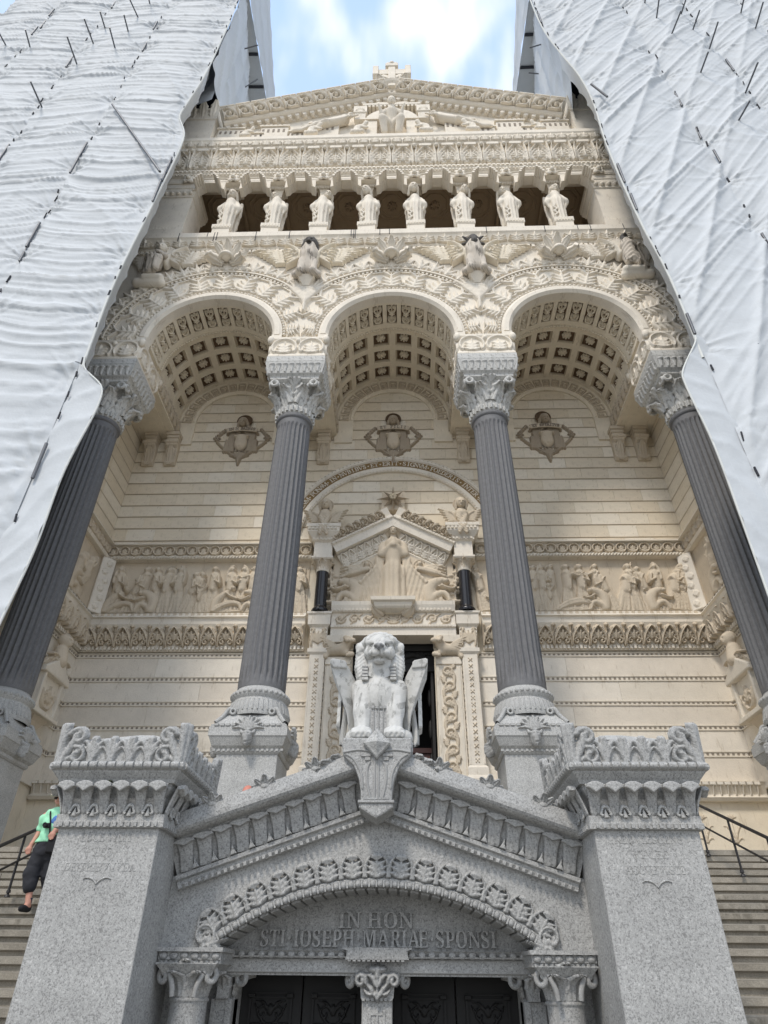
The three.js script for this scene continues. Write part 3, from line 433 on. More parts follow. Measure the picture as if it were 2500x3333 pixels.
// --- arcade front
{
  const p = [[-11.7, 19.8]]; for (const c of XC) { p.push([c - 2.36, 19.8], [c - 2.36, SPR]); for (let i = 1; i < 40; i++) { const a = PI - i / 40 * PI; p.push([c + 2.36 * cos(a), SPR + 2.36 * sin(a)]); } p.push([c + 2.36, SPR], [c + 2.36, 19.8]); } p.push([11.7, 19.8], [11.7, 25.3], [-11.7, 25.3]);
  add(bas, 'arcade_wall', join(ext(p, 1.5).translate(0, 0, -16.35)), M.up);
  const outerA = [PI / 2 * 1.0, Math.acos(3.245 / 3.8)];
  XC.forEach((cx, ai) => {
    const lim = r => r <= 3.2 ? PI / 2 : Math.asin(3.2 / r), L = r => ai === 0 ? PI / 2 : lim(r), Rr = r => ai === 2 ? PI / 2 : lim(r), r = rng(ai + 40);
    const av = add(bas, 'archivolt', join(archSweep([[2.24, -15.12], [2.24, -14.80], [2.34, -14.70], [2.50, -14.70], [2.60, -14.76], [2.60, -14.9], [2.36, -14.9], [2.36, -15.12]], cx, SPR, -PI / 2, PI / 2, 56), ...[-1, 1].map(s => B(cx + Math.min(s * 2.24, s * 2.6), cx + Math.max(s * 2.24, s * 2.6), 19.8, SPR, -15.1, -14.72))), M.up);
    const bd = []; for (let i = 0; i < 56; i++) { const a = lerp(-PI / 2 + .03, PI / 2 - .03, i / 55); bd.push([cx + 2.66 * sin(a), SPR + 2.66 * cos(a), -14.80]); }
    stuff(add(bas, 'bead_course', beadRow(bd, .062), M.up));
    for (let i = 0; i < 11; i++) { const a = lerp(-1.46, 1.46, i / 10), rm = (a < 0 ? ai === 0 : ai === 2) ? 9 : 3.2 / Math.max(.01, Math.abs(sin(a))), k = clamp((rm - 2.74) / 1.04, .42, 1); add(av, 'carved_leaf', G.bigLeaf, M.up2, [cx + 2.74 * sin(a), SPR + 2.74 * cos(a), -14.85], [0, 0, -a], [Math.max(.8, k), k, 1]); }
    const dn = [], pitch = .105; for (let a = -L(3.8); a < Rr(3.8); a += pitch / 3.8 * 1.6) dn.push(B(-.045, .045, 3.76, 3.86, 0, .09).rotateZ(-a).translate(cx, SPR, -14.85));
    dn.push(archSweep([[3.86, -14.86], [3.86, -14.72], [3.92, -14.72], [3.92, -14.86]], cx, SPR, -L(3.9), Rr(3.9), 40), archSweep([[3.70, -14.86], [3.70, -14.78], [3.75, -14.78], [3.75, -14.86]], cx, SPR, -L(3.74), Rr(3.74), 40));
    stuff(add(bas, 'dentil_course', join(dn), M.up));
    const n0 = -L(4.15) + .06, n1 = Rr(4.15) - .06, cnt = Math.round((n1 - n0) * 4.2 / .58);
    for (let i = 0; i <= cnt; i++) { const a = lerp(n0, n1, i / cnt); add(av, 'carved_leaf', G.outLeaf, M.up2, [cx + 3.93 * sin(a), SPR + 3.93 * cos(a), -14.85], [.12, 0, -a]); }
    // soffit panels
    const so = add(bas, 'arch_soffit', join(archSweep([[2.24, -15.12], [2.37, -15.12], [2.37, -15.20], [2.24, -15.20]], cx, SPR, -PI / 2, PI / 2, 48), archSweep([[2.24, -16.06], [2.37, -16.06], [2.37, -16.36], [2.24, -16.36]], cx, SPR, -PI / 2, PI / 2, 48), ...Array.from({ length: 14 }, (_, k) => { const a = -PI / 2 + k * PI / 13; return archSweep([[2.241, -15.19], [2.37, -15.19], [2.37, -16.07], [2.241, -16.07]], cx, SPR, a - .035, a + .035, 3); })), M.wall);
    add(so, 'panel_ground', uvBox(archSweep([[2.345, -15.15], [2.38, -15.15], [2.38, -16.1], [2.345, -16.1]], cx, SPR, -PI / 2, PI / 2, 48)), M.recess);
    for (let k = 0; k < 13; k++) { const a = -PI / 2 + (k + .5) * PI / 13; add(so, 'soffit_panel', G.scroll, M.wall, [cx + 2.33 * sin(a), SPR + 2.33 * cos(a), -15.63]).quaternion.copy(basis([cos(a), -sin(a), 0], [0, 0, 1], [-sin(a), -cos(a), 0])); }
    const b2 = []; for (let i = 0; i < 64; i++) { const a = lerp(-PI / 2, PI / 2, i / 63); b2.push([cx + 2.2 * sin(a), SPR + 2.2 * cos(a), -16.30]); }
    stuff(add(bas, 'bead_course', beadRow(b2, .045), M.wall));
    // foliage boss at the crown, under the cornice
    const ky = 24.6, kb = add(bas, 'keystone_flower', join(new THREE.SphereGeometry(.24, 16, 12).scale(1, .8, 1).translate(cx, ky, -14.45), new THREE.TorusGeometry(.26, .07, 8, 20).rotateX(PI / 2.3).translate(cx, ky - .12, -14.5), cyl(.3, .18, ky - .1, ky + .7, cx, -14.7, 16)), M.up);
    const lf = leaf3d({ sp: [[0, 0], [.15, .25], [.30, .5], [.45, .62]], w: .2, n: 3, cup: .3, rib: .02 }), lb = leaf3d({ sp: [[0, 0], [.3, .25], [.5, .2], [.58, -.05]], w: .24, n: 3, cup: .4, rib: .03 });
    for (const [a, t] of [[-1.15, 0], [-.6, 0], [0, 0], [.6, 0], [1.15, 0]]) add(kb, 'leaf', lf, M.up, [cx + .12 * sin(a), ky + .05, -14.6], [0, a * .5, -a * .8], 1.05);
    for (const a of [-1.25, 1.25]) add(kb, 'leaf', lb, M.up2, [cx + .15 * Math.sign(a), ky - .3, -14.6], [0, a * .7, -a * .55], 1.15);
  });
  // palm leaf between two arches
  const pal = relief([...leafFan(9, 1.5, .62, .12, .22), S([[0, -.5], [0, .5]], [.06, .12], .2)], -1.1, 1.1, -.5, 1.6, .05);
  for (const x of [-3.245, 3.245]) add(bas, 'palm_leaf', pal, M.up2, [x, 21.9, -14.86]);
}
// imposts over the capitals
const impG = join(rloft(0, 0, .95, .95, [[.03, 18.83], [.03, 18.9], [-.02, 19.0], [-.02, 19.6], [.05, 19.72], [.05, 19.8], [-.3, 19.81]]), ...[[-1, 1], [1, 1], [-1, -1], [1, -1]].map(([a, b]) => new THREE.IcosahedronGeometry(.16, 1).scale(.8, 1.2, .8).translate(a * .96, 19.68, b * .96)));
const impF = relief([...[-.47, .47].flatMap(d => sh([...acan(.6, .68, 4, .1), ...mx([S(spi(0, .34, .42, .42, -.6, PI / 2, 12), [.05, .06], .1)])], d)), El(0, .68, .11, .13, .14)], -.95, .95, 0, .82, .035);
for (const x of COLX) { const m = add(bas, 'impost', impG, M.up, [x, 0, -15.6]); for (const [q, px, pz] of [[0, 0, .92], [PI / 2, .92, 0], [-PI / 2, -.92, 0]]) add(m, 'carved_foliage', impF, M.up2, [px, 18.95, pz], [0, q, 0]); }
// --- cornice under the gallery
{
  add(bas, 'gallery_cornice', join(mouldX([[-16.3, 25.2], [-14.83, 25.2], [-14.80, 25.24], [-14.80, 25.45], [-14.72, 25.47], [-14.70, 25.52], [-14.74, 25.58], [-14.72, 25.66], [-14.56, 26.0], [-14.5, 26.07], [-14.5, 26.37], [-16.3, 26.39]], -11.7, 11.7)), M.up);
  stuff(add(bas, 'dentil_course', join(dentils(-10.4, 10.4, 25.27, 25.43, -14.82, -14.71, .19, .12)), M.up));
  const c = add(bas, 'leaf_cornice', join(B(-10.4, 10.4, 25.53, 25.56, -14.76, -14.69)), M.up);
  for (let i = 0; i < 29; i++) add(c, 'carved_leaf', G.leafM, M.up2, [-10.05 + i * .718, 25.57, -14.735], [.34, 0, 0], [.98, .60, .85]);
  const r = rng(77), st = []; for (let i = 0; i < 16; i++) { const x = lerp(-9.8, 9.8, r()); st.push(B(x - .012, x + .012, 25.75 + r() * .4, 26.38, -14.52, -14.49)); }
  stuff(add(bas, 'open_joint', join(st), M.lace));
  add(bas, 'gallery_floor', join(B(-10.5, 10.5, 26.0, 26.38, -18.8, -16.25)), M.up2);
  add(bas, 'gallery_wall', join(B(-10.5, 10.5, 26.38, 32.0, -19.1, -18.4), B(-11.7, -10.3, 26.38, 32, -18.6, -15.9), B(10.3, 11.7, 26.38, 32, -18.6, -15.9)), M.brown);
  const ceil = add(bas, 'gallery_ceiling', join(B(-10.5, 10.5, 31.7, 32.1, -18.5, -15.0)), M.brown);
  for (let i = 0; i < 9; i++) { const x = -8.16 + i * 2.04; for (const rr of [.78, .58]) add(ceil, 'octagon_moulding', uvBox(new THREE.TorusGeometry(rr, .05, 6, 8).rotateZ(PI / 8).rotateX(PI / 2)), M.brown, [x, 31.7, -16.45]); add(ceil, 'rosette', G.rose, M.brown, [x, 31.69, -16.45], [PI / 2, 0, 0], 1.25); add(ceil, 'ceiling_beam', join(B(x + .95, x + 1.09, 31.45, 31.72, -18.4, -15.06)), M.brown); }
  for (const s of [-1, 1]) {
    const p = add(bas, 'gallery_pier', join(rloft(s * 10.1, -15.5, 1.22, .68, [[.07, 26.3], [.07, 27.18], [0, 27.30], [0, 29.75], [.05, 29.78], [.05, 29.88], [.13, 30.1], [.13, 30.3], [.16, 30.32], [.16, 30.66]])), M.up);
    stuff(add(p, 'bead_course', join(dentils(s * 9.68 - .8, s * 9.68 + .8, 27.19, 27.29, -14.83, -14.76, .14, .08)), M.up2));
    const d = [];
    for (let i = 0; i < 6; i++) d.push([s * 9.68 - .7 + i * .28, 29.98, -14.73]); stuff(add(p, 'cap_leaf', beadRow(d, .1), M.up2));
  }
  // lintel with mouldings
  add(bas, 'gallery_lintel', join(mouldX([[-15.05, 30.65], [-14.62, 30.65], [-14.62, 30.70], [-14.60, 30.74], [-14.60, 31.02], [-14.52, 31.06], [-14.50, 31.18], [-14.44, 31.24], [-14.42, 31.38], [-14.52, 31.46], [-15.05, 31.48]], -11.5, 11.5)), M.up);
  stuff(add(bas, 'dentil_course', join(dentils(-10.5, 10.5, 31.08, 31.17, -14.53, -14.46, .15, .09), dentils(-10.5, 10.5, 31.26, 31.36, -14.45, -14.39, .2, .12)), M.up2));
  const bx = [...Array(9).keys()].map(i => -8.16 + i * 2.04), arch = [];
  for (const x of bx) for (const [a, ya, b2, yb] of [[-.60, .28, .60, .28], [-.60, .28, -.76, .22], [-.76, .22, -.88, .05], [.60, .28, .76, .22], [.76, .22, .88, .05]]) arch.push(rod([x + a, 30.65 + ya, -14.59], [x + b2, 30.65 + yb, -14.59], .04));
  stuff(add(bas, 'lintel_moulding', join(arch), M.up2));
  const br = s => join(ext([[0, 0], [s * .46, 0], [s * .44, -.10], [s * .34, -.18], [s * .24, -.32], [s * .18, -.5], [0, -.58]], .42), ...[0, 1, 2, 3].map(i => cyl(.062, .062, 0, .45, 0, 0, 10).rotateX(PI / 2).translate(s * [.41, .32, .24, .18][i], [-.08, -.18, -.32, -.48][i], .44)));
  const bl = br(1), brr = br(-1), xs = [...Array(8).keys()].map(i => -7.14 + i * 2.04);
  xs.forEach(x => { add(bas, 'bracket', bl, M.up2, [x + .34, 30.66, -15.04]); add(bas, 'bracket', brr, M.up2, [x - .34, 30.66, -15.04]); });
  add(bas, 'bracket', bl, M.up2, [-8.9, 30.66, -15.04]); add(bas, 'bracket', brr, M.up2, [8.9, 30.66, -15.04]);
  const fl = join(new THREE.SphereGeometry(.13, 12, 8).translate(0, 0, .12), new THREE.TorusGeometry(.17, .06, 6, 12).translate(0, -.02, .05), ...[0, 1, 2, 3].map(i => new THREE.IcosahedronGeometry(.14, 1).scale(1, 1.1, .6).translate(.22 * cos(i * PI / 2 + .8), .20 * sin(i * PI / 2 + .8), .02)));
  for (const x of [-9.2, ...xs, 9.2]) add(bas, 'flower_boss', fl, M.up2, [x, 30.84, -14.56], null, .85);
  // palmette frieze leaning outward, small leaf cornice
  const fz = add(bas, 'palmette_frieze', join(mouldX([[-15.6, 31.47], [-14.60, 31.49], [-14.58, 31.65], [-14.48, 32.4], [-14.34, 32.85], [-14.33, 32.95], [-15.6, 32.95]], -11.5, 11.5)), M.up);
  for (let i = 0; i < 20; i++) add(fz, 'palmette', G.palm, M.up2, [-9.82 + i * 1.034, 31.53, -14.585], [.13, 0, 0], [.97, .86, .9]);
  const sc = []; for (let i = 0; i < 20; i++) sc.push(RB(-9.82 + i * 1.034 - .28, -9.82 + i * 1.034 + .28, 32.76, 32.98, -14.4, -14.18, .03), new THREE.IcosahedronGeometry(.11, 1).translate(-9.3 + i * 1.034, 32.85, -14.24));
  stuff(add(bas, 'corbel_course', join(sc), M.up2));
  const ct = add(bas, 'crown_cornice', join(mouldX([[-15.6, 32.93], [-14.24, 32.95], [-14.18, 33.02], [-14.22, 33.06], [-14.15, 33.52], [-14.1, 33.6], [-14.1, 33.85], [-15.6, 33.87]], -11.2, 11.2)), M.up);
  for (let i = 0; i < 40; i++) add(ct, 'carved_leaf', G.leafS, M.up2, [-9.95 + i * .51, 33.06, -14.215], [.14, 0, 0], [1.15, 1.15, 1]);
}
// --- pediment
const RK = Math.atan2(2.93, 8.3);
{
  add(bas, 'tympanum', join(ext([[-9.2, 33.8], [9.2, 33.8], [9.2, 36.3], [0, 39.6], [-9.2, 36.3]], .6).translate(0, 0, -15.6), B(-10.6, 10.6, 33.84, 36.2, -17.5, -15.5)), M.up);
  for (const s of [-1, 1]) {
    const g = new THREE.Group(); g.name = 'raking_cornice'; bas.add(g); g.position.set(0, 39.84, 0); g.rotation.z = -s * RK;        // local x runs down the slope
    const L = 9.1, X = d => s * d, mk = (pr, a, b) => mouldX(pr, Math.min(X(a), X(b)), Math.max(X(a), X(b)));
    add(g, 'moulding', join(mk([[-15.6, -.62], [-14.95, -.62], [-14.9, -.42], [-14.66, -.38], [-14.58, -.32], [-14.54, -.24], [-14.54, -.16], [-14.6, -.13], [-14.6, -.10], [-14.48, .2], [-14.26, .44], [-14.2, .56], [-15.6, .58]], -.3, L)), M.up);
    for (let i = 0; i < 11; i++) add(g, 'roundel', G.roundel, M.up2, [X(.62 + i * .805), -.14, -14.56], [.40, 0, 0], [s * .9, .72, .9]);
    const cr = []; for (let i = 0; i < 22; i++) { const x = X(.55 + i * .40); cr.push(RB(x - .11, x + .11, -.62, -.38, -14.96, -14.70, .02), new THREE.IcosahedronGeometry(.10, 1).scale(1, .7, 1).translate(x, -.62, -14.82)); }
    stuff(add(g, 'corbel_course', join(cr), M.up2));
    const ov = []; for (let i = 0; i < 11; i++) ov.push(RB(X(.62 + i * .805) - .38, X(.62 + i * .805) + .38, -0 + .53, .63, -14.9, -14.16, .03)); stuff(add(g, 'coping_stone', join(ov), M.up2));
    // corner block with acanthus crown
    const k = add(bas, 'corner_block', join(rloft(s * 9.72, -15.2, .78, .6, [[0, 33.8], [0, 36.9], [.06, 36.95], [.06, 37.08], [.0, 37.1], [.12, 38.0], [-.2, 38.1]])), M.up);
    const lf = leaf3d({ sp: [[0, 0], [.1, .4], [.2, .9], [.42, 1.25]], w: .32, n: 4, cup: .3, rib: .03 });
    for (const dx of [-.55, 0, .55]) add(k, 'acanthus_leaf', lf, M.up2, [s * 9.72 + dx, 37.1, -14.62], [0, dx * .6, 0]);
    add(k, 'acanthus_leaf', lf, M.up2, [s * 9.72 - s * .78, 37.1, -15.1], [0, -s * PI / 2, 0]);
  }
  // carved scene: little walled towns and figures beside the throne
  const r = rng(8), win = [];
  for (const s of [-1, 1]) for (const [x, w, y, h] of [[8.1, 1.3, 35.40, .85], [5.9, 1.4, 35.40, 1.0], [3.4, 1.5, 35.40, 1.25], [6.95, 1.0, 35.20, .5], [4.6, 1.0, 35.20, .6]]) {
    const t = add(bas, 'carved_town', join(RB(-w / 2, w / 2, 0, h, -.35, .15, .03), B(-w / 2 - .06, w / 2 + .06, h, h + .1, -.4, .22), ...Array.from({ length: Math.floor(w / .22) }, (_, i) => B(-w / 2 + i * .22, -w / 2 + i * .22 + .12, h + .1, h + .2, -.1, .2))), M.up, [s * x, y, -14.95]);
    const l = []; for (let i = 0; i < Math.floor(w / .26); i++) l.push(RB(-w / 2 + .08 + i * .26, -w / 2 + .20 + i * .26, h * .45, h * .8, .12, .16, .01)); stuff(add(t, 'carved_window', join(l), M.inlay));
  }
  add(bas, 'throne', join(RB(-1.25, -.72, 34.6, 36.4, -15.1, -14.6, .03), RB(.72, 1.25, 34.6, 36.4, -15.1, -14.6, .03), B(-1.32, -.66, 36.4, 36.55, -15.1, -14.52), B(.66, 1.32, 36.4, 36.55, -15.1, -14.52), archSweep([[.74, -15.1], [1.35, -15.1], [1.35, -14.62], [.74, -14.62]], 0, 36.4, -PI / 2, PI / 2, 24), RB(-1.5, 1.5, 38.2, 38.42, -15.1, -14.6, .03), ...dentils(-1.45, 1.45, 38.05, 38.2, -15, -14.62, .2, .12)), M.up);
  add(bas, 'niche', join(B(-.75, .75, 34.6, 37.2, -15.3, -14.98)), M.tan);
  for (const s of [-1, 1]) add(bas, 'shell_pinnacle', join(rloft(s * 1.6, -14.85, .26, .25, [[0, 36.6], [.02, 37.2], [.08, 37.25], [.08, 37.9], [-.2, 38.3]]), ...Array.from({ length: 7 }, (_, i) => { const a = lerp(-1.3, 1.3, i / 6); return rod([s * 1.6, 37.3, -14.58], [s * 1.6 + .24 * sin(a), 37.3 + .34 * cos(a), -14.52], .04, 6); })), M.up2);
  // cross on the apex
  const c = add(bas, 'apex_cross', join(RB(-.2, .2, 39.9, 42.7, -14.75, -14.35, .04), RB(-1.0, 1.0, 41.5, 42.15, -14.75, -14.4, .04), RB(-1.05, -.72, 41.3, 42.4, -14.8, -14.3, .04), RB(.72, 1.05, 41.3, 42.4, -14.8, -14.3, .04), RB(-.36, .36, 42.35, 42.75, -14.8, -14.3, .04)), M.up2);
  add(c, 'finial', join(new THREE.SphereGeometry(.17, 14, 10).translate(0, 42.78, -14.4), ...[-1, 0, 1].map(i => new THREE.IcosahedronGeometry(.2, 1).scale(.7, 1.4, .6).translate(i * .22, 42.95, -14.5)), ...[-1, 1].map(s => bevext([[0, 0], [s * .55, .55], [s * .5, .75], [0, .45]], .2, .02).translate(0, 40.8, -14.62))), M.up);
  for (const s of [-1, 1]) add(c, 'acanthus_leaf', leaf3d({ sp: [[0, 0], [.1, .4], [.2, .75], [.45, .9]], w: .36, n: 4, cup: .3, rib: .03 }), M.up, [s * .32, 40.0, -14.5], [0, s * .3, -s * .35]);
}
// upper body of the nave behind the front
add(bas, 'nave_wall', join(B(-10.6, 10.6, 22.9, 26.7, -21.5, -16.2), B(-9.4, 9.4, 31.9, 36.0, -21.5, -15.4), B(-10.6, 10.6, 3.2, 32, -23.4, -23), B(-10.6, 10.6, 22.8, 23, -23, -19.6)), M.up2);
// ------------------------------------------------------------------ giant fluted columns
function flutedShaft(y0, y1, r0, r1, nf = 24) {
  const nt = nf * 8, P = [], I = [], rows = [0, .004, .02, .05, .075, .09, .11, .2, .35, .5, .65, .8, .93, .955, .966, .972, .976, 1.0];
  rows.forEach(t => {
    const y = lerp(y0, y1, t), R = lerp(r0, r1, t) + .012 * sin(PI * t);
    for (let i = 0; i < nt; i++) {
      const a = i / nt * 2 * PI, u = (i % 8) / 8 * 2 - 1, arc = Math.sqrt(Math.max(0, 1 - (Math.abs(u) / .86) ** 2));
      const top = sm(.974, .962 - .012 * Math.abs(u), t), bot = sm(.02 + .06 * Math.abs(u), .03 + .08 * Math.abs(u), t), leaf = t < .10 && t > .015 ? .02 * sm(.10, .04, t) * Math.max(0, 1 - Math.abs(Math.abs(u) - .9) * 8) : 0;
      const r = R - .062 * arc * top * bot + leaf; P.push(r * sin(a), y, r * cos(a));
    }
  });
  for (let j = 0; j + 1 < rows.length; j++) for (let i = 0; i < nt; i++) { const a = j * nt + i, b = j * nt + (i + 1) % nt; I.push(a, b, b + nt, a, b + nt, a + nt); }
  const g = new THREE.BufferGeometry(); g.setAttribute('position', new THREE.Float32BufferAttribute(P, 3)); g.setIndex(I); g.computeVertexNormals();
  const uv = []; for (let j = 0; j < rows.length; j++) for (let i = 0; i < nt; i++) uv.push(i / nt * 4, lerp(y0, y1, rows[j])); g.setAttribute('uv', new THREE.Float32BufferAttribute(uv, 2)); return g;
}
const colLabels = ['dark grey fluted column half covered by the white sheeting at the far left', 'dark grey fluted column left of the church door, behind the small bald head', 'dark grey fluted column right of the church door, between the lion and the right pillar', 'dark grey fluted column with pale streaks beside the sheeting at the far right'];
const col0 = thing('fluted_column', colLabels[0], 'column', [COLX[0], 0, -15.6]);
{
  const t = col0;
  add(t, 'pedestal', join(RB(-.70, .70, 3.7, 5.72, -.70, .70, .02), rloft(0, 0, .72, .72, [[.0, 5.68], [.03, 5.72], [.03, 5.78], [.09, 5.84], [.16, 6.02], [.18, 6.04], [.18, 6.24], [.15, 6.25], [.15, 6.30], [.10, 6.33], [-.10, 6.62], [-.16, 6.66], [-.3, 6.67]]), dentils(-.8, .8, 6.255, 6.31, .86, .92, .13, .09), dentils(-.8, .8, 5.73, 5.78, .74, .78, .11, .06)), M.granl);
  add(t, 'base', join(lathe([[.74, 6.60], [.76, 6.70], [.72, 6.90], [.66, 7.02], [.66, 7.05], [.70, 7.09], [.72, 7.16], [.70, 7.23], [.64, 7.27], [.60, 7.31], [.58, 7.36]], 48), Array.from({ length: 40 }, (_, i) => { const a = i / 40 * 2 * PI; return rod([.76 * sin(a), 6.70, .76 * cos(a)], [.685 * sin(a), 6.98, .685 * cos(a)], .022, 5); }), beadRow(Array.from({ length: 34 }, (_, i) => { const a = i / 34 * 2 * PI; return [.69 * sin(a), 7.17, .69 * cos(a)]; }), .055)), M.granl);
  for (const [a, b] of [[-1, 1], [1, 1], [1, -1], [-1, -1]]) add(t, 'corner_scroll', join(tube([[a * .46, 6.70, b * .62], [a * .56, 6.72, b * .66], [a * .66, 6.55, b * .70], [a * .80, 6.36, b * .80]], .05, 7), new THREE.TorusGeometry(.06, .03, 6, 12).translate(a * .46, 6.66, b * .68)), M.granl);
  // lion masks with palmettes on each face of the pedestal
  const mask = solid([[0, 5.92, .88, .11, 0, 6.02, .9, .12], { e: [0, 6.02, .96, .10, .12, .10] }, [0, 5.98, 1.0, .05, 0, 5.88, 1.0, .06], [0, 5.82, .96, .05, 0, 5.84, .92, .06], [-.09, 6.08, .98, .035, .09, 6.08, .98, .035], [-.13, 6.1, .92, .045, -.16, 6.16, .9, .03], [.13, 6.1, .92, .045, .16, 6.16, .9, .03], { e: [-.045, 6.05, 1.03, .025, .018, .02], neg: 1 }, { e: [.045, 6.05, 1.03, .025, .018, .02], neg: 1 }, { e: [0, 5.86, 1.04, .06, .012, .04], neg: 1 }], .022, { k: .03 });
  const fan = relief(leafFan(9, .36, 1.35, .04, .07), -.42, .42, -.1, .42, .02);
  for (let i = 0; i < 4; i++) { const q = add(t, 'lion_mask', mask, M.gran, null, [0, i * PI / 2, 0]); add(q, 'palmette', fan, M.granl, [0, 6.12, .905]); }
  add(t, 'shaft', flutedShaft(7.34, 16.42, .595, .545), M.shaft);
  add(t, 'neck_ring', join(lathe([[.54, 16.38], [.575, 16.40], [.60, 16.45], [.60, 16.52], [.57, 16.56], [.54, 16.57]], 48)), M.shaft);
  const cap = add(t, 'capital', join(lathe([[.56, 16.56], [.60, 16.60], [.62, 16.78], [.60, 16.84], [.56, 16.86], [.60, 17.2], [.68, 17.6], [.80, 17.9]], 48), rloft(0, 0, .82, .82, [[-.12, 17.78], [.0, 17.86], [.0, 17.95], [.03, 17.99], [.10, 18.05], [.18, 18.42], [.20, 18.52], [.16, 18.54], [.18, 18.56], [.18, 18.80], [-.2, 18.81]]), Array.from({ length: 24 }, (_, i) => { const a = i / 24 * 2 * PI; return rod([.61 * sin(a), 16.6, .61 * cos(a)], [.63 * sin(a), 16.8, .63 * cos(a)], .05, 6); })), M.whitestone);
  const big = leaf3d({ sp: [[.58, 16.84], [.66, 17.15], [.74, 17.42], [1.0, 17.50]], w: .30, n: 4, cup: .35, rib: .025 }), sm1 = leaf3d({ sp: [[.60, 17.0], [.66, 17.35], [.74, 17.62], [.96, 17.82]], w: .18, n: 3, cup: .3, rib: .02, W: t => t < .7 ? .35 + .2 * t : .5 + 1.1 * sin((t - .7) / .3 * PI * .8) });
  for (let i = 0; i < 8; i++) add(cap, 'acanthus_leaf', big, M.whitestone, null, [0, (i + .5) * PI / 4, 0]);
  for (let i = 0; i < 4; i++) add(cap, 'stalk_leaf', sm1, M.whitestone, null, [0, i * PI / 2, 0]);
  for (let i = 0; i < 4; i++) { const a = (i + .5) * PI / 2, p = (r, y, o) => [r * sin(a + o), y, r * cos(a + o)]; add(cap, 'corner_volute', join(...[-1, 1].map(s => [tube([p(.60, 16.95, s * .62), p(.72, 17.35, s * .42), p(.92, 17.68, s * .16), p(1.06, 17.78, s * .09)], .075, 8), new THREE.TorusGeometry(.11, .055, 7, 14).rotateY(a + s * .78).translate(...p(1.03, 17.68, s * .1))])), M.whitestone); }
  const al = relief([S([[0, 0], [0, .34]], [.05, .10], .06, .3), El(0, .36, .115, .06, .09)], -.13, .13, 0, .44, .03);
  for (let f = 0; f < 4; f++) for (let i = 0; i < 8; i++) { const a = f * PI / 2, x = -.77 + i * .22; add(cap, 'abacus_leaf', al, M.whitestone, [x * cos(a) + .90 * sin(a), 18.06, -x * sin(a) + .90 * cos(a)], [.2, a, 0], [.85, 1, 1]).rotation.order = 'YXZ'; }
  for (let i = 1; i < 4; i++) copyOf(col0, [COLX[i], 0, -15.6], colLabels[i]);
}
